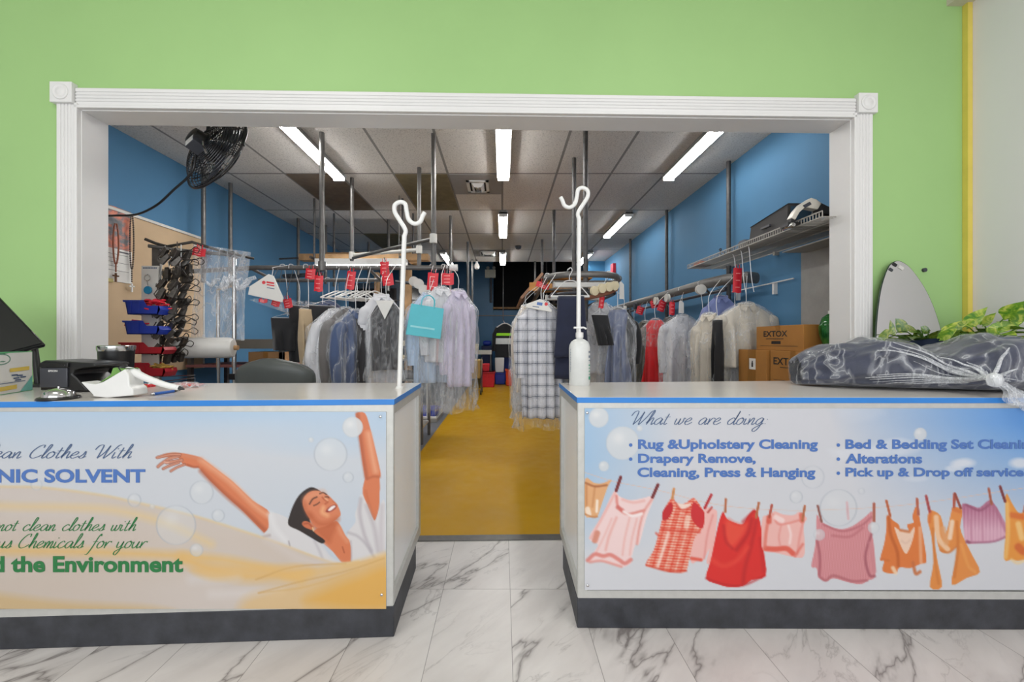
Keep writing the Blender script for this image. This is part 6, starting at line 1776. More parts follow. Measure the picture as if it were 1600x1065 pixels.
m = MB(); m.lathe([(.02, -.06), (.05, -.055), (.062, -.03), (.062, -.012), (.07, -.001)], (.31, 7.68, CEIL), 22); m.build('housing', M['dgrey'], root)
m = MB(); m.lathe([(.01, -.068), (.024, -.064), (.024, -.058)], (.31, 7.68, CEIL), 14); m.build('sensor', M['steel'], root)
for k, (x0, x1, y0, y1, lab) in enumerate(((-.42, -.16, 4.5, 4.85, 'white louvred air vent in the ceiling beside the nearest middle light'), (-.48, -.1, 8.1, 8.5, 'white louvred air vent far along the ceiling'))):
    root = thing('air_vent', lab, 'air vent', ((x0 + x1) / 2, (y0 + y1) / 2, CEIL - .05), 'ceiling air vents')
    z = CEIL - .009
    m = MB(); w = .035
    for a in ((x0, x1, y0, y0 + w), (x0, x1, y1 - w, y1), (x0, x0 + w, y0, y1), (x1 - w, x1, y0, y1)): m.box(*a, z - .012, z)
    m.build('frame', M['wplast'], root)
    for n in (1, 2):
        m = MB(); s_ = .036 * n + .02
        m.M = Matrix.Translation(((x0 + x1) / 2, (y0 + y1) / 2, z - .005)); hx, hy = (x1 - x0) / 2 - s_, (y1 - y0) / 2 - s_
        i = m.addv([(-hx, -hy, 0), (hx, -hy, 0), (hx, hy, 0), (-hx, hy, 0), (-hx + .035, -hy + .035, -.04), (hx - .035, -hy + .035, -.04), (hx - .035, hy - .035, -.04), (-hx + .035, hy - .035, -.04)])
        m.addf([(0, 1, 5, 4), (1, 2, 6, 5), (2, 3, 7, 6), (3, 0, 4, 7)], i); m.build('louvre', M['wplast'], root)
    m = MB(); m.box(x0 + .03, x1 - .03, y0 + .03, y1 - .03, z - .003, z + .001); m.build('dark_throat', M['dark'], root)
q_ = P(745, 415, 9.0)
root = thing('pipe_end_bulb', 'small white bulb at the end of a far ceiling pipe', 'bulb', tuple(q_))
m = MB(); m.lathe([(.01, -.09), (.05, -.07), (.065, -.02), (.05, .03), (.025, .06), (.025, .1)], tuple(q_), 18); m.build('bulb', M['paper'], root)
m = MB(); m.cyl((q_.x, 9.0, q_.z + .09), (q_.x, 9.0, CEIL - .001), .014, 8); m.build('stem', M['dgrey'], root)
# far shelf lights and equipment left of the emergency light
x0, x1, z0, z1 = far(690, 737, 470, 474, 9.5)
root = thing('far_rail_shelf', 'bright strip shelf with small tools far down the left side of the walkway', 'shelf', ((x0 + x1) / 2, 9.5, z0))
for dz in (.0, -.3):
    m = MB(); m.box(x0, x1, 9.45, 9.7, z0 + dz, z1 + dz); m.build('white_strip', M['wplast'], root)
for x in (x0 + .1, x1 - .1):
    m = MB(); m.cyl((x, 9.6, z0 - .35), (x, 9.6, 4.2), .015, 8); m.build('hanger_rod', M['darksteel'], root)
m = MB()
for k in range(5): m.box(x0 + .12 + .13 * k, x0 + .19 + .13 * k, 9.5, 9.6, z1, z1 + .1 + .03 * (k % 3))
m.build('small_parts', M['dgrey'], root)
m = MB(); m.tube(cat_rom([(x1 - .2, 9.5, z0 - .3), (x1 - .12, 9.48, z0 - .7), (x1 - .0, 9.48, z0 - .85), (x1 + .02, 9.5, z0 - .3)], 5), .015, 6); m.build('hose', M['black'], root)

# ------------------------------------------------------------------ left side of the back room
# wall fan
C0 = P(339, 241, 2.76)
ax = Vector((-.40, -.84, .36)).normalized()          # towards the rear of the fan
root = thing('wall_fan', 'black caged wall fan tilted down behind the top left of the opening', 'fan', tuple(C0))
su = ax.cross(Vector((0, 0, 1))).normalized(); sv = su.cross(ax)
Rf = .285
def dome(r, s): return (.115 if s > 0 else .075) * (1 - (r / Rf) ** 2.6) * s
def fp(r, a, h): return C0 + su * (r * math.cos(a)) + sv * (r * math.sin(a)) + ax * h
for nm, s, n_ in (('rear_grille', 1, 17), ('front_grille', -1, 15)):
    m = MB()
    for k in range(n_):
        r_ = Rf - (Rf - .07) * k / (n_ - 1)
        m.tube([fp(r_, 2 * PI * i / 44, dome(r_, s)) for i in range(44)], .0026, 5, closed=True)
    for k in range(10):
        a = 2 * PI * k / 10
        m.tube([fp(r_, a, dome(r_, s) - .003 * s) for r_ in (.06, .1, .15, .2, .24, Rf)], .003, 5)
    m.build(nm, M['gloss'], root)
m = MB(); m.tube([fp(Rf + .004, 2 * PI * i / 56, 0) for i in range(56)], .008, 8, closed=True); m.build('rim_band', M['black'], root)
m = MB(); m.M = Matrix.Translation(C0) @ Matrix((su, sv, ax)).transposed().to_4x4()
m.lathe([(.02, -.03), (.062, -.02), (.066, .03), (.066, .14), (.06, .17), (.03, .178)], (0, 0, 0), 26); m.build('motor', M['black'], root)
m = MB(); m.M = Matrix.Translation(C0) @ Matrix((su, sv, ax)).transposed().to_4x4() @ Matrix.Rotation(R(-35), 4, 'Z')
m.box(-.04, .04, -.12, -.045, .08, .18); m.build('control_box', M['dgrey'], root, bevel=.003)
m = MB(); m.M = Matrix.Translation(C0) @ Matrix((su, sv, ax)).transposed().to_4x4() @ Matrix.Rotation(R(-35), 4, 'Z')
m.box(-.034, .034, -.114, -.06, .1795, .182); m.build('rating_label', M['paper'], root)
for k in range(3):
    m = MB()
    def blade(i, j, k=k, o=0):
        a = 2 * PI * k / 3 + (i / 10 - .5) * 1.15; r_ = .05 + .19 * j / 8
        return fp(r_ * (1 - .06 * abs(i / 10 - .5) ** 2 * j / 8), a, .004 - .05 * (i / 10 - .5) * (1 - .3 * j / 8) + o)
    m.grid(blade, 11, 9); m.grid(lambda i, j, k=k: blade(10 - i, j, k, -.003), 11, 9); m.build('blade', M['dgrey'], root)
m = MB(); hub = C0 + ax * .09
m.tube([tuple(fp(Rf + .01, R(0), 0)), tuple(fp(Rf + .03, R(40), .01)), tuple(C0 + Vector((.05, -.12, .33))), (C0.x, 2.385, ZO + .2)], .012, 8)
m.tube([tuple(fp(Rf + .01, R(180), 0)), tuple(fp(Rf + .03, R(130), .01)), (C0.x, 2.385, ZO + .2)], .012, 8)
m.box(C0.x - .08, C0.x + .08, WY(C0.x) + TH + .001, 2.4, ZO + .12, ZO + .28); m.build('wall_bracket', M['black'], root)
m = MB(); m.tube([tuple(fp(.1, R(205), .13)), tuple(fp(.16, R(215), .13)), tuple(fp(.2, R(222), .1))], .006, 8); m.build('pull_rod', M['chrome'], root)
m = MB(); m.tube(cat_rom([tuple(hub + ax * .05 + su * -.02), P(304, 258, 2.62), P(295, 275, 2.64), P(272, 296, 2.68), P(248, 318, 2.72), P(225, 331, 2.76), P(206, 336, 2.8), P(185, 336.5, 2.82), P(150, 336, 2.84), (-2.72, 2.6, P(0, 336, 2.84).z), (-2.9, 2.4, 2.04)], 6), .0075, 8); m.build('power_cord', M['black'], root)

# pinboard and what hangs on it
XB = BL + .022
root = thing('pinboard', 'beige pinboard fixed to the blue left wall', 'pinboard', (BL + .01, 3.5, .85))
m = MB(); m.box(BL + .001, XB, 2.45, 4.38, .85, 2.275); m.build('panel', M['pin'], root)
m = MB(); m.box(BL + .001, XB + .012, 2.45, 4.395, 2.275, 2.3); m.box(BL + .001, XB + .008, 4.38, 4.395, .85, 2.275); m.build('edge_trim', M['dirtywhite'], root)
root = thing('wall_calendar', 'wall calendar with an orange and grey picture on the pinboard', 'calendar', (XB + .005, 3.3, 1.66))
t = NT('calendar_picture'); v_ = t.mapping(scale=(1, 1, 1.4))
t.t.links.new(t.ramp(t.noise(7, v_, 5, .6, .4), [(.3, rgb(70, 76, 82)), (.46, rgb(112, 112, 116)), (.56, rgb(206, 120, 96)), (.68, rgb(226, 150, 120))]), t.b.inputs['Base Color']); t.b.inputs['Roughness'].default_value = .4
m = MB(); m.box(XB, XB + .006, 3.0, 3.525, 1.95, 2.31); m.build('picture', t.m, root)
m = MB(); m.box(XB, XB + .008, 3.0, 3.53, 1.665, 1.95); m.build('date_page', M['paper'], root)
m = MB()
for k in range(5): m.box(XB + .008, XB + .0088, 3.05, 3.5 - .1 * (k % 2), 1.9 - .035 * k, 1.903 - .035 * k)
m.box(XB + .008, XB + .0088, 3.1, 3.2, 1.922, 1.934); m.box(XB + .008, XB + .0088, 3.4, 3.5, 1.922, 1.934); m.build('printed_rules', M['dgrey'], root)
m = MB(); m.box(XB, XB + .012, 2.98, 3.36, 1.655, 1.685); m.build('cardboard_backing', mat('pale_yellow_card', (216, 204, 140), .6), root)


def rosary(label, px, yt, yb, xw, cm, cross, amp):
    Y = (CX - px) / F; X = xw; Y = -X / ((CX - px) / F)
    zt, zb = P(px, yt, Y).z, P(px, yb, Y).z
    root = thing('bead_rosary', label, 'rosary', (X, Y, zb))
    m = MB(); n_ = 30
    zl = zt - (zt - zb) * .68
    for s in (-1, 1):
        for k in range(n_):
            f_ = k / (n_ - 1)
            m.lathe([(.0015, -.0075), (.0065, -.004), (.0065, .004), (.0015, .0075)], (X + .004 * s, Y + s * amp * math.sin(PI * min(1, f_ * .97 + .02)) ** .6, zt - (zt - zl) * f_), 7)
    for k in range(7): m.lathe([(.0015, -.007), (.006, -.004), (.006, .004), (.0015, .007)], (X, Y, zl - (zl - zb - .08) * (k + .6) / 7.5), 7)
    m.build('beads', cm, root)
    m = MB(); m.tube([(X, Y, zl), (X, Y, zb + .06)], .0015, 5); m.tube([(X, Y, zt - .004), (X - .03, Y, zt + .004)], .003, 5); m.build('cord', M['dirtywhite'], root)
    m = MB(); m.box(X - .005, X + .005, Y - .006, Y + .006, zb, zb + .075); m.box(X - .005, X + .005, Y - .025, Y + .025, zb + .045, zb + .056); m.build('cross', cross, root)


rosary('brown bead rosary hanging over the wall calendar', 181, 350, 440, XB + .035, mat('brown_beads', (140, 74, 44), .4), mat('wood_cross', (110, 70, 44), .5), .02)
rosary('dark bead rosary with a white cross on the pinboard, right of the calendar', 206, 338, 456, XB + .035, mat('dark_beads', (66, 54, 48), .35), M['wplast'], .014)

# film stand: posts, arms, roll and film
root = thing('film_stand', 'chrome garment bagging stand in front of the pinboard, holding the white film roll', 'stand', (-2.3, 3.3, 0))
a0, a1 = P(226, 373, 2.98), P(397, 404, 3.36)
m = MB(); m.tube([a0, P(243, 380, 3.02), P(262, 385, 3.05), P(300, 378, 3.1), P(345, 392, 3.22), a1], .011, 10); m.build('top_arm', M['wire'], root)
m = MB(); m.tube([P(232, 384, 3.0), P(300, 393, 3.1), P(363, 398, 3.3)], .014, 10); m.build('cross_bar', M['steel'], root)
m = MB(); m.cyl(P(366, 396, 3.3), (P(366, 396, 3.3).x, 3.3, 0), .016, 14); m.build('post', M['chrome'], root)
m = MB(); m.cyl(P(341, 452, 3.52), (P(341, 452, 3.52).x, 3.52, 0), .015, 14); m.tube([P(341, 452, 3.52), P(366, 446, 3.3)], .012, 8); m.build('post', M['chrome'], root)
m = MB(); q = P(245, 386, 3.04); m.box(q.x - .03, q.x + .03, 3.03, 3.05, 0, q.z); m.build('post', M['steel'], root)
m = MB(); q = P(366, 588, 3.3); m.box(q.x - .03, q.x + .03, 3.27, 3.33, q.z - .025, q.z + .025); m.build('clamp', M['black'], root, bevel=.004)
m = MB(); q = P(366, 397, 3.3); m.box(q.x - .022, q.x + .02, 3.27, 3.33, q.z - .03, q.z + .02); m.build('top_clamp', M['black'], root, bevel=.004)
m = MB(); m.tube([(-2.95, 3.04, .02), (-2.2, 3.04, .02)], .016, 8); m.tube([(-2.27, 3.04, .02), (-2.27, 3.55, .02)], .016, 8); m.tube([(-2.55, 3.52, .02), (-2.2, 3.52, .02)], .016, 8); m.build('base_frame', M['steel'], root)
m = MB(); m.tube([P(252, 596, 2.99), P(305, 590, 3.05), P(305, 595, 3.08), P(245, 600, 3.02)], .004, 6); m.tube([P(252, 588, 2.99), P(305, 586, 3.05)], .004, 6); m.build('wire_tray', M['chrome'], root)
m = MB(); m.tube([P(258, 385, 3.04), P(300, 440, 3.05), P(262, 460, 3.03), P(240, 438, 3.03)], .003, 6); m.build('wire_loop', M['steel'], root)

r0, r1 = P(275, 543, 3.12), P(366, 543, 3.22)
root = thing('film_roll', 'large white roll of plastic film on the bagging stand', 'roll', tuple((r0 + r1) / 2))
d_ = (r1 - r0).normalized()
m = MB(); m.tube([r0, r0 + d_ * .012, r1 - d_ * .03, r1 - d_ * .006, r1], [.078, .084, .084, .07, .03], 30); m.build('rolled_film', mat('white_film_roll', (214, 212, 208), .3, 0, .03, 14), root)
m = MB(); m.cyl(r0 - d_ * .02, r1 + d_ * .03, .02, 14); m.build('core', M['card2'], root)
root = thing('hanging_film', 'clear plastic film draped over the bagging stand arm', 'plastic film', tuple(P(350, 525, 3.2)))
m = MB()
def film(i, j, o=0):
    u, v = i / 28, j / 30
    wdt = 1 - .16 * v
    px = 302 + (90 - 14 * v) * u + 4 * math.sin(5 * v + 9 * u) * v
    py = 380 + 14 * u + (146 - 8 * u) * v
    return P(px, py, 3.1 + .22 * u + .02 * math.sin(14 * u + 2 * v) + .015 * math.sin(9 * v + 7 * u) + o * (1 + v))
m.grid(film, 29, 31); m.grid(lambda i, j: film(28 - i, j, .045), 29, 31)
m.build('film_sheet', plastic('film_plastic', base=.12, ridge=.24, sc=6, hi=.5), root, sharp=180)
m = MB()
for k in range(9): m.tube(cat_rom([tuple(P(322 + 8 * k, 440 + 8 * math.sin(k), 3.13 + .015 * k)), tuple(P(330 + 7 * k, 446 - 9 * math.sin(k * 1.7), 3.11 + .015 * k)), tuple(P(336 + 8 * k, 434 + 6 * math.cos(k), 3.13 + .015 * k))], 4), .009, 6, flat=1.8)
m.build('bunched_film', plastic('bunched_plastic', base=.2, ridge=.4, sc=22), root, sharp=180)
m = MB(); tag_mesh(m, Matrix.Translation(P(311, 394, 3.06)) @ Matrix.Rotation(.15, 4, 'Y'), .1, .06)
m.M = None; m.cur = 0; m.tube([P(311, 388, 3.06), P(311, 383, 3.12)], .003, 5)
tag(m.build('number_tag', [M['red'], M['tagmark']]), 'red tag at the left edge of the hanging plastic film', 'tag', TG)

# stack of clip hangers
GH = 'dark clip hangers in the tall stack'
LH = 'dark wire clip hanger in the tall stack left of the plastic film'
proto = thing('clip_hanger', LH, 'hanger', tuple(P(283, 392, 3.02)), GH)
o = Vector(WORLD[proto.name])
m = MB(); m.tube(cat_rom([tuple(o + Vector(q)) for q in ((-.03, 0, .072), (-.03, .0, .03), (-.02, 0, .0), (.03, .01, .006), (.08, 0, .012), (.11, 0, .034), (.14, 0, .012), (.125, 0, -.016), (.095, 0, -.006), (.05, 0, 0), (-.02, 0, -.012), (-.07, .02, -.03))], 4), .0032, 6); m.build('wire', M['wire'], proto)
m = MB(); m.tube([tuple(o + Vector((-.05, -.055, 0))), tuple(o + Vector((-.05, .07, 0)))], .004, 6); m.build('bar', M['chrome'], proto)
for sx, sy in ((-.09, -.045), (-.055, .05), (-.02, -.03), (.01, .05)):
    m = MB(); m.M = Matrix.Translation(o + Vector((sx, sy, -.02))) @ Matrix.Rotation(.5, 4, 'Y')
    m.prism([(-.02, -.045), (.02, -.045), (.016, .03), (-.008, .042)], -.016, .016, 'y'); m.tube([(-.03, 0, .02), (-.034, 0, -.03), (0, 0, -.055)], .004, 6); m.build('clip', M['clip'], proto, bevel=.003)
rr = random.Random(5)
for k in range(1, 14):
    q = P(285 - 1.0 * k + rr.uniform(-1.5, 1.5), 392 + 12.4 * k, 3.02)
    c_ = dup(proto, tuple(q)); c_.rotation_euler = (rr.uniform(-.3, .3), rr.uniform(-.25, .25), rr.uniform(-.5, .5))
q = P(278, 392, 3.02)
root = thing('hanging_strap', 'thin wire strap carrying the stack of dark clip hangers', 'strap', (q.x, q.y, q.z - .8))
m = MB(); m.tube([P(283, 382, 3.03), P(283, 400, 3.03), P(263, 556, 3.02)], .003, 6); m.tube([P(258, 384, 3.035), P(265, 420, 3.0), P(255, 440, 3.0)], .003, 6); m.build('wires', M['hanger'], root)
m = MB(); m.tube([P(258, 384, 3.035), P(250, 432, 3.0), P(254, 440, 3.0), P(262, 436, 3.0)], .004, 6); m.build('white_cord', M['wplast'], root)
for px, py, wv in ((270, 562, 1), (276, 598, 1)):
    pass

# bin strip with four bins
q = P(235, 503, 2.96)
x0, x1 = P(221, 0, 2.96).x, P(247, 0, 2.96).x
zt, zb = P(0, 415, 2.96).z, P(0, 592, 2.96).z
root = thing('bin_strip', 'white strip board holding the blue and red parts bins', 'board', (q.x, 2.965, zb))
m = MB(); m.box(x0, x1, 2.96, 2.972, zb, zt); m.build('board', M['paper'], root)
m = MB(); m.box(x0 + .05, x0 + .07, 2.972, 3.03, zt - .03, zt - .01); m.box(x0 + .05, x0 + .07, 2.972, 3.03, zb + .03, zb + .05); m.build('stand_clip', M['steel'], root)
m = MB()
for k in range(9): m.box(x0 + .012 + .012 * k, x0 + .02 + .012 * k, 2.9585, 2.96, zt - .022, zt - .012)
m.build('small_print', M['inkslate'], root)
root = thing('key_ring', 'key ring with a round blue tag on the white strip board', 'key ring', tuple(P(232, 452, 2.95)))
m = MB(); c_ = P(230, 434, 2.953); m.tube([c_ + Vector((.022 * math.cos(a), 0, .022 * math.sin(a))) for a in (2 * PI * k / 16 for k in range(16))], .003, 6, closed=True); m.tube([c_ + Vector((0, 0, -.022)), P(231, 446, 2.953)], .0025, 6); m.tube([c_ + Vector((0, .009, .03)), c_ + Vector((0, 0, .02))], .003, 6); m.build('ring', M['chrome'], root)
m = MB(); m.lathe([(.027, -.006), (.03, -.003), (.03, .003), (.027, .006)], P(231, 453, 2.95), 22, 'y'); m.build('round_tag', mat('cyan_tag', (34, 142, 190), .35), root)


def bin_(label, px0, px1, py0, py1, mt, Y=2.88):
    a, b = P(px0, py1, Y), P(px1, py0, Y)
    L_, h = b.x - a.x, b.z - a.z
    d = .11
    root = thing('parts_bin', label, 'bin', ((a.x + b.x) / 2, Y + d / 2, a.z), 'parts bins on the white strip')
    side = [(0.02, 0), (L_ * .93, 0), (L_, h * .35), (L_ * .97, h * .62), (L_ * .62, h * .62), (L_ * .52, h), (0, h)]
    m = MB()
    for y0 in (Y, Y + d - .004): m.prism([(a.x + u, a.z + v) for u, v in side], y0, y0 + .004, 'y')
    m.box(a.x + .02, a.x + L_ * .93, Y, Y + d, a.z, a.z + .005)
    m.prism([(a.x + L_ * .93, a.z), (a.x + L_, a.z + h * .35), (a.x + L_ * .97, a.z + h * .62), (a.x + L_ * .955, a.z + h * .62), (a.x + L_ * .915, a.z + .004)], Y, Y + d, 'y')
    m.prism([(a.x + .02, a.z), (a.x, a.z + h), (a.x + .006, a.z + h), (a.x + .026, a.z)], Y, Y + d, 'y')
    m.build('shell', mt, root)
    m = MB(); m.box(a.x - .012, a.x + L_ * .52, Y - .004, Y + .003, a.z + h - .008, a.z + h + .002); m.box(a.x + L_ * .16, a.x + L_ * .19, Y - .003, Y, a.z + .01, a.z + h - .01); m.box(a.x + L_ * .4, a.x + L_ * .43, Y - .003, Y, a.z + .01, a.z + h - .01); m.box(a.x - .012, a.x + .004, Y, 2.99, a.z + h - .012, a.z + h); m.build('lip', mt, root)
    x_ = (x0 + x1) / 2
    m = MB(); m.box(x_ - .03, x_ + .03, Y + d - .002, 2.962, a.z + h * .3, a.z + h * .5); m.build('mount_tab', mt, root)
    return a, L_, h


def heap(label, a, L_, h, f0, f1, mt, n, seed, up, nm='tag_heap', c_='tags'):
    r = random.Random(seed); m = MB()
    for k in range(n):
        m.M = Matrix.Translation((a.x + L_ * r.uniform(f0, f1), 2.935 + r.uniform(-.035, .035), a.z + h * r.uniform(.35, up))) @ Matrix.Rotation(r.uniform(-.5, .5), 4, 'Y') @ Matrix.Rotation(r.uniform(-1.2, 1.2), 4, 'Z')
        m.box(-.035, .035, -.014, .014, -.005, .005)
    m.M = None; m.box(a.x + L_ * f0, a.x + L_ * f1, 2.89, 2.98, a.z + .005, a.z + h * .4)
    o = m.build(nm, mt, bevel=.002); tag(o, label, c_); o['kind'] = 'stuff'


pinkred = mat('bright_pink_red_tags', (232, 44, 66), .45, 0, .15, 40)
b1 = bin_('blue parts bin at the top of the white strip', 195, 250, 469, 491, M['bluebin']); heap('heap of bright red tags in the top blue bin', *b1, .4, .93, pinkred, 26, 1, 1.1)
b2 = bin_('blue parts bin second from the top of the white strip', 194, 249, 501, 522, M['bluebin']); heap('red tags standing at the back of the second blue bin', *b2, .06, .3, pinkred, 12, 2, 1.2)
b3 = bin_('red parts bin third from the top of the white strip', 188, 257, 535, 553, M['redbin'])
b4 = bin_('red parts bin at the bottom of the white strip', 204, 258, 567, 588, M['redbin']); heap('yellow and brown scraps in the bottom red bin', *b4, .5, .9, mat('mixed_scraps', (176, 140, 60), .6, 0, .4, 50), 14, 3, .8, 'scrap_heap', 'scraps')

# office chair
cc = Vector((-1.43, 2.66, 0))
root = thing('office_chair', 'dark grey office chair behind the left counter', 'chair', tuple(cc))
lt = mat('dark_grey_leatherette', (74, 78, 76), .38, 0, .05, 8, .08, 150)
m = MB()
def backf(i, j):
    a = 2 * PI * i / 32; v = j / 18
    z = .56 + .487 * v
    w = .25 * (1 - .1 * (1 - v) ** 2) * (1 - max(0, (v - .72) / .28) ** 3.2 * .82) * (1 - max(0, (.1 - v) / .1) ** 2 * .5)
    th = .045 * (1 - .7 * max(0, (v - .85) / .15) ** 2)
    x = w * abs(math.cos(a)) ** .35 * (1 if math.cos(a) > 0 else -1); y = th * abs(math.sin(a)) ** .7 * (1 if math.sin(a) > 0 else -1)
    return cc + Vector((x, -.2 + y - .05 * v + .05 * (x / .25) ** 2, z))
m.grid(backf, 32, 19, True); m.addf([tuple(range(31, -1, -1)), tuple(range(18 * 32, 19 * 32))]); m.build('backrest', lt, root, sharp=60)
m = MB(); m.M = Matrix.Translation(cc); m.box(-.25, .25, -.2, .26, .42, .5); m.build('seat', lt, root, bevel=.035, segs=4)
m = MB(); m.M = Matrix.Translation(cc); m.tube([(0, -.02, .41), (0, -.22, .42), (0, -.26, .5), (0, -.25, .7)], .022, 8, flat=1.6); m.build('back_support', M['black'], root)
m = MB(); m.M = Matrix.Translation(cc); m.cyl((0, 0, .1), (0, 0, .43), .028, 16); m.build('gas_lift', M['black'], root)
for k in range(5):
    a = 2 * PI * k / 5 + .3
    m = MB(); m.M = Matrix.Translation(cc); m.tube([(0, 0, .12), (.28 * math.cos(a), .28 * math.sin(a), .07)], [.028, .018], 8); leg = m.build('leg', M['black'], root)
    m = MB(); m.M = Matrix.Translation(cc); x, y = .28 * math.cos(a), .28 * math.sin(a)
    m.lathe([(.012, -.022), (.029, -.02), (.029, .02), (.012, .022)], (x, y, .03), 14, 'y'); m.build('caster', M['black'], leg)

# workbench with a carton
root = thing('workbench', 'grey topped workbench by the left wall behind the office chair', 'workbench', (-2.85, 4.35, 0))
m = MB(); m.box(-3.3, -2.28, 4.1, 4.7, 1.07, 1.17); m.build('bench_top', mat('grey_bench', (120, 116, 108), .6), root)
m = MB(); m.box(-3.3, -2.2, 4.08, 4.7, .875, .9); m.build('shelf', mat('dull_pink_shelf', (150, 96, 96), .6), root)
for x, y in ((-3.28, 4.12), (-2.32, 4.12), (-3.28, 4.66), (-2.32, 4.66)):
    m = MB(); m.box(x - .02, x + .02, y - .02, y + .02, 0, 1.07); m.build('leg', M['darksteel'], root)


def carton(label, x0, x1, y0, y1, z0, z1, mt=None, tape='y', rz=0.0, marks=()):
    c_ = Vector(((x0 + x1) / 2, (y0 + y1) / 2, z0))
    root = thing('cardboard_box', label, 'box', tuple(c_))
    T = Matrix.Translation(c_) @ Matrix.Rotation(rz, 4, 'Z')
    hx, hy, h = (x1 - x0) / 2, (y1 - y0) / 2, z1 - z0
    m = MB(); m.M = T; m.box(-hx, hx, -hy, hy, 0, h); m.build('carton', mt or M['card'], root, bevel=.004)
    m = MB(); m.M = T
    if tape == 'y': m.box(-hx - .001, hx + .001, -.025, .025, h * .55, h + .001)
    else: m.box(-.025, .025, -hy - .001, hy + .001, h * .55, h + .001)
    m.build('tape', M['tape'], root)
    return root, T, hx, hy, h


carton('open looking dull carton on the bench shelf behind the office chair', -2.66, -2.3, 4.1, 4.4, .9, 1.035, M['card2'], 'x')

# ------------------------------------------------------------------ right side of the back room
# cartons against the right wall
def face_text(root, T, hx, hy, h, items, mt):
    """printing on the face that looks at the walkway (-x)"""
    m = MB()
    for s, u0, u1, v0, v1, bold in items:
        if s: add_text(m, s, lambda u, v: T @ Vector((-hx - .0012, -u, v)), u0, u1, v1, v0, bold)
        else:
            i = m.addv([T @ Vector((-hx - .0012, -u, v)) for u, v in ((u0, v0), (u1, v0), (u1, v1), (u0, v1))]); m.addf([(0, 1, 2, 3)], i)
    m.build('printing', mt, root)


r_ = carton('brown printed carton on top of the stack beside the blue wall', 2.075, 2.37, 2.7, 3.2, 1.08, 1.268)
face_text(*r_, [('EXTOX', -.16, .1, .105, .15, .02), ('', -.13, .06, .087, .092, 0), ('', -.07, .03, .05, .072, 0), ('', -.2, .2, .034, .037, 0)], M['inkblack'])
r_ = carton('brown printed carton in the lower row, nearer the opening', 2.07, 2.37, 2.55, 3.03, .74, 1.08)
face_text(*r_, [('EXTOX', -.2, .1, .235, .29, .02), ('', -.13, .06, .215, .22, 0), ('', -.2, .2, .12, .123, 0)], M['inkblack'])
r_ = carton('brown taped carton in the lower row, beside the bagged cream jacket', 2.05, 2.36, 3.04, 3.4, .74, 1.08, None, 'x')
root, T, hx, hy, h = r_
m = MB(); m.M = T; m.box(-hx - .001, -hx + .01, -.05, .05, 0, h + .001); m.build('tape', M['tape'], root)
m = MB(); m.M = T; m.box(-hx - .002, -hx, -.05, .03, .18, .27); m.build('label', M['paper'], root)
m = MB(); m.M = T; m.box(-hx - .003, -hx - .002, -.02, .0, .2, .235); m.box(-hx - .003, -hx - .002, -.016, -.004, .235, .25); m.build('arrow_mark', M['inkblack'], root)
root = thing('low_table', 'low table under the brown cartons by the blue right wall', 'table', (2.2, 2.95, 0))
m = MB(); m.box(2.02, 2.38, 2.52, 3.45, .7, .739); m.build('table_top', M['dirtywhite'], root)
for x, y in ((2.04, 2.54), (2.36, 2.54), (2.04, 3.43), (2.36, 3.43)):
    m = MB(); m.box(x - .015, x + .015, y - .015, y + .015, 0, .7); m.build('leg', M['darksteel'], root)

# green glass bottle and cup by the jamb
c = (P(1299, 545, 2.62).x, 2.62, 1.08)
t = NT('green_glass'); t.b.inputs['Base Color'].default_value = rgb(44, 140, 60); t.b.inputs['Roughness'].default_value = .08; t.b.inputs['Transmission Weight'].default_value = .6
t.t.links.new(t.ramp(t.noise(20, t.mapping(), 3), [(.4, rgb(24, 104, 40)), (.6, rgb(70, 170, 84))]), t.b.inputs['Base Color'])
root = thing('green_bottle', 'green glass float bottle on the carton stack beside the white jamb', 'bottle', c)
m = MB(); m.lathe([(.02, .0), (.034, .01), (.05, .06), (.066, .12), (.068, .17), (.05, .23), (.02, .255)], c, 26); m.build('glass', t.m, root)
m = MB(); m.lathe([(.018, .252), (.018, .275), (.004, .278)], c, 16); m.build('cap', M['wplast'], root)

# wire shelf
root = thing('wire_shelf', 'long white wire shelf high on the blue right wall', 'shelf', (2.19, 3.3, 1.925))
sx0, sx1, sy0, sy1, sz = 1.985, 2.385, 2.43, 4.2, 1.925
wm = mat('shelf_wire', (158, 154, 147), .4, .1)
m = MB()
n_ = 72
for k in range(n_ + 1):
    y = sy0 + (sy1 - sy0) * k / n_
    m.box(sx0, sx1, y - .0022, y + .0022, sz - .0022, sz + .0022); m.box(sx0 - .002, sx0 + .0024, y - .0022, y + .0022, sz - .0024, sz + .036)
m.build('wire_deck', wm, root)
m = MB()
for x, z in ((sx0, sz + .036), (sx0, sz), (sx0 + .13, sz - .005), (sx0 + .26, sz - .005), (sx1 - .01, sz - .005)): m.box(x - .0035, x + .0035, sy0, sy1, z - .0035, z + .0035)
m.build('long_wires', wm, root)
for y in (2.7, 3.4, 4.1):
    m = MB(); m.box(sx1 - .03, sx1 + .01, y - .012, y + .012, sz - .03, sz + .02); m.build('wall_clip', wm, root)
m = MB()
for k in range(34):
    y = 3.05 - .55 * k / 33; m.box(2.18, 2.385, y - .002, y + .002, sz - .085, sz - .081)
m.box(2.178, 2.184, 2.45, 3.05, sz - .087, sz - .079); m.box(2.378, 2.384, 2.45, 3.05, sz - .087, sz - .079); m.build('lower_wire_tray', wm, root)

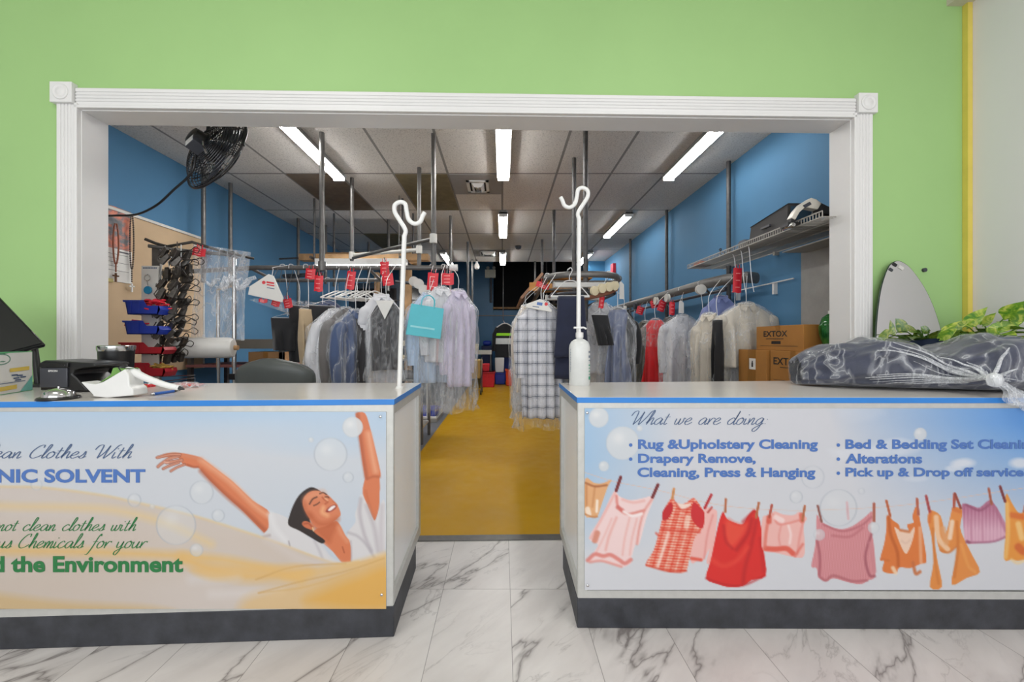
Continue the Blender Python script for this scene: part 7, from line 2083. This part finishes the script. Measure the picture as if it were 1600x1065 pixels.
# things on the shelf
zs = sz + .003
root = thing('black_case', 'long black case lying on the wire shelf', 'case', (2.14, 3.0, zs))
m = MB(); i = m.addv([(2.02, 2.78, zs), (2.02, 3.22, zs), (2.27, 3.22, zs), (2.27, 2.78, zs), (2.03, 2.78, zs + .2), (2.035, 3.21, zs + .155), (2.26, 3.21, zs + .155), (2.26, 2.78, zs + .2)])
m.addf([(0, 1, 2, 3)[::-1], (4, 5, 6, 7)[::-1], (0, 4, 5, 1)[::-1], (3, 2, 6, 7)[::-1], (1, 5, 6, 2)[::-1], (0, 3, 7, 4)[::-1]], i)
bm_ = m; 
m.build('shell', mat('black_brown_case', (44, 42, 42), .55, 0, .1), root, bevel=.006)
m = MB(); m.box(2.045, 2.25, 2.7765, 2.781, zs + .02, zs + .18); m.build('end_panel', mat('dark_teal_panel', (36, 64, 84), .3), root)
m = MB(); m.box(2.01, 2.022, 2.95, 3.05, zs + .09, zs + .105); m.build('latch', M['dgrey'], root)
root = thing('small_black_box', 'small black box at the far end of the long black case', 'box', (2.1, 3.32, zs))
m = MB(); m.box(2.02, 2.16, 3.235, 3.36, zs, zs + .045); m.build('box_base', M['black'], root, bevel=.004)
m = MB(); m.prism([(3.23, zs + .045), (3.365, zs + .045), (3.33, zs + .07), (3.26, zs + .07)], 2.015, 2.165, 'x'); m.build('lid', M['dgrey'], root)
root = thing('hand_stapler', 'cream and black hand tool leaning on the black case, nearest on the shelf', 'tool', tuple(P(1262, 345, 2.6)))
crm = mat('cream_metal_tool', (214, 208, 196), .32, .15)
Y0 = 2.62
def tp(x, y): q_ = P(x, y, Y0); return (q_.x, q_.z)
m = MB(); m.prism([tp(x, y) for x, y in ((1237, 340), (1244, 328), (1253, 318), (1268, 308.5), (1276, 311), (1285, 318), (1278, 327), (1268, 325), (1259, 323), (1250, 331), (1243, 343))], Y0, Y0 + .05, 'y'); m.build('handle', crm, root, bevel=.004)
m = MB(); m.prism([tp(x, y) for x, y in ((1254, 321), (1265, 315), (1268, 319), (1258, 325))], Y0 - .002, Y0 + .052, 'y'); m.build('grip_slot', M['dgrey'], root)
m = MB(); i0 = [tp(x, y) for x, y in ((1283, 317), (1304, 327), (1304, 336), (1276, 331))]; m.prism(i0, Y0, Y0 + .05, 'y'); m.build('black_head', M['black'], root)
m = MB(); m.prism([tp(1238, 340), tp(1246, 342), (tp(1240, 0)[0], zs), (tp(1234, 0)[0], zs)], Y0 + .005, Y0 + .045, 'y'); m.box(tp(1232, 0)[0], 2.3, Y0 + .004, Y0 + .08, zs, zs + .022); m.build('foot', M['black'], root)
m = MB(); m.lathe([(.012, -.02), (.016, -.015), (.016, .07), (.012, .075)], (tp(1237, 345)[0], Y0 - .0, tp(1237, 352)[1]), 12, 'y'); m.build('pivot', M['chrome'], root)
root = thing('folded_blanket', 'dark brown folded cloth on the shelf behind the cream hand tool', 'cloth', (2.3, 2.62, zs))
m = MB(); m.grid(lambda i, j: (2.2 + .16 * i / 12, 2.47 + .3 * j / 14 if j < 14 else 2.77, zs + .012 + .11 * math.sin(PI * min(1, .12 + .8 * i / 12)) * math.sin(PI * (.1 + .8 * j / 14)) + .006 * math.sin(i * 2 + j)), 13, 15)
m.grid(lambda i, j: (2.36 - .16 * i, 2.47 + .3 * j, zs), 2, 2)
m.grid(lambda i, j: (2.2, 2.47 + .3 * i / 14, zs + (j * (.012 + .11 * math.sin(PI * .12) * math.sin(PI * (.1 + .8 * i / 14))))), 15, 2)
tagm = m.build('cloth_fold', cloth('brown_cloth', (62, 50, 46)), root, sharp=180)
root = thing('looped_cable', 'black looped cable at the far end of the wire shelf', 'cable', (2.02, 4.0, zs))
m = MB(); q_ = P(1130, 403, 3.75); m.tube(cat_rom([(2.05, 3.7, zs + .01), (q_.x - .0, 3.72, zs + .05), (q_.x - .02, 3.78, zs + .1), (q_.x + .01, 3.8, zs + .115), (2.09, 3.75, zs + .05), (2.1, 3.6, zs + .008), (2.1, 3.4, zs + .008)], 5), .005, 6); m.build('cable', M['black'], root)
m = MB(); m.box(2.0, 2.12, 3.95, 4.1, zs, zs + .03)
tag(m.build('orange_strap_reel', mat('orange_plastic', (206, 96, 44), .5), bevel=.004), 'small orange reel at the far end of the wire shelf', 'reel')
# wires and rails on the wall
for k, (px, y0, y1, Y) in enumerate(((1148, 416, 452, 3.5), (1160, 414, 460, 3.35), (1172, 408, 456, 3.2))):
    q0 = P(px, y0, Y); m = MB(); m.tube(cat_rom([(sx0 + .004, Y, sz + .004), (q0.x - .01, Y, sz - .01), tuple(P(px + 2, (y0 + y1) / 2, Y)), tuple(P(px + 6, y1, Y))], 4), .0028, 6)
    tag(m.build('loose_hanger_wire', M['hanger']), 'thin white wire dangling from the wire shelf, %s' % ('nearest the tall red tag', 'between two other wires', 'nearest the brown cartons')[k], 'wire', 'loose wires under the shelf')
root = thing('wall_hook_rail', 'thin white hook rail on the blue right wall above the cartons', 'rail', (BR - .02, 3.4, 1.6))
m = MB(); m.tube([(BR - .03, 3.18, 1.66), (BR - .03, 4.1, 1.655)], .006, 8); m.build('rail', M['wplast'], root)
for y in (3.42, 3.95):
    m = MB(); m.box(BR - .032, BR - .001, y - .012, y + .012, 1.56, 1.665); m.build('bracket', M['wplast'], root)
m = MB(); m.box(BR - .07, BR - .001, 8.25, 8.42, HC + 1.42, HC + 1.62)
tag(m.build('fire_alarm', M['red'], bevel=.006), 'small red fire alarm box far along the blue right wall', 'alarm')

# wooden shelf panel and light strips over the middle loop
root = thing('sloped_wood_panel', 'orange wooden panel propped on the loop conveyor beside the walkway', 'panel', (.6, 4.4, ZL))
pa = [P(820, 462, 4.0), P(848, 424, 4.6), P(905, 426, 4.6), P(905, 440, 4.4), P(856, 448, 4.1), P(828, 470, 4.0)]
m = MB(); i = m.addv([P(821, 462, 4.2), P(849, 424, 5.2), P(852, 430, 5.2), P(828, 470, 4.2)] + [P(849, 424, 5.2), P(920, 426, 5.2), P(920, 434, 5.2), P(852, 434, 5.2)])
m.M = None
def plank(a, b, w_, t_, wd):
    a, b = Vector(a), Vector(b); d = (b - a).normalized(); w_ = Vector(w_).normalized() * wd; n = d.cross(w_).normalized() * t_
    m = MB(); i = m.addv([a, b, b + w_, a + w_, a + n, b + n, b + w_ + n, a + w_ + n])
    return m.addf([(0, 3, 2, 1), (4, 5, 6, 7), (0, 1, 5, 4), (1, 2, 6, 5), (2, 3, 7, 6), (3, 0, 4, 7)], i)
plank((.22, 4.35, ZL - .06), (.46, 4.35, ZL + .22), (0, 1, 0), .03, 1.3).build('side_board', mat('brown_board', (150, 112, 86), .6, 0, .15, 9), root)
plank((.46, 4.35, ZL + .2), (1.0, 4.35, ZL + .2), (0, 1, 0), -.03, 1.3).build('top_board', M['oak'], root)
plank((.3, 4.35, ZL + .03), (1.0, 4.35, ZL + .03), (0, 0, 1), .03, .09).build('cross_board', M['oak'], root)
for k, (z, y, x0, x1, lab) in enumerate(((ZL - .0, 3.36, .45, .93, 'white strip light housing under the loop rail, upper of two'), (ZL - .095, 3.5, .4, .86, 'white strip light housing under the loop rail, lower of two'))):
    root = thing('strip_light_housing', lab, 'light', ((x0 + x1) / 2, y, z - .03))
    m = MB(); m.box(x0, x1, y, y + .07, z - .06, z - .02); m.build('housing', M['wplast'], root, bevel=.004)
    m = MB(); m.box(x0 - .012, x0, y - .004, y + .074, z - .064, z - .016); m.box(x1, x1 + .012, y - .004, y + .074, z - .064, z - .016); m.build('end_cap', M['dirtywhite'], root)
    m = MB(); m.cyl((.73, 3.44, z - .04), (.73, y + .02, z - .04), .012, 8); m.build('clip_bracket', M['steel'], root)
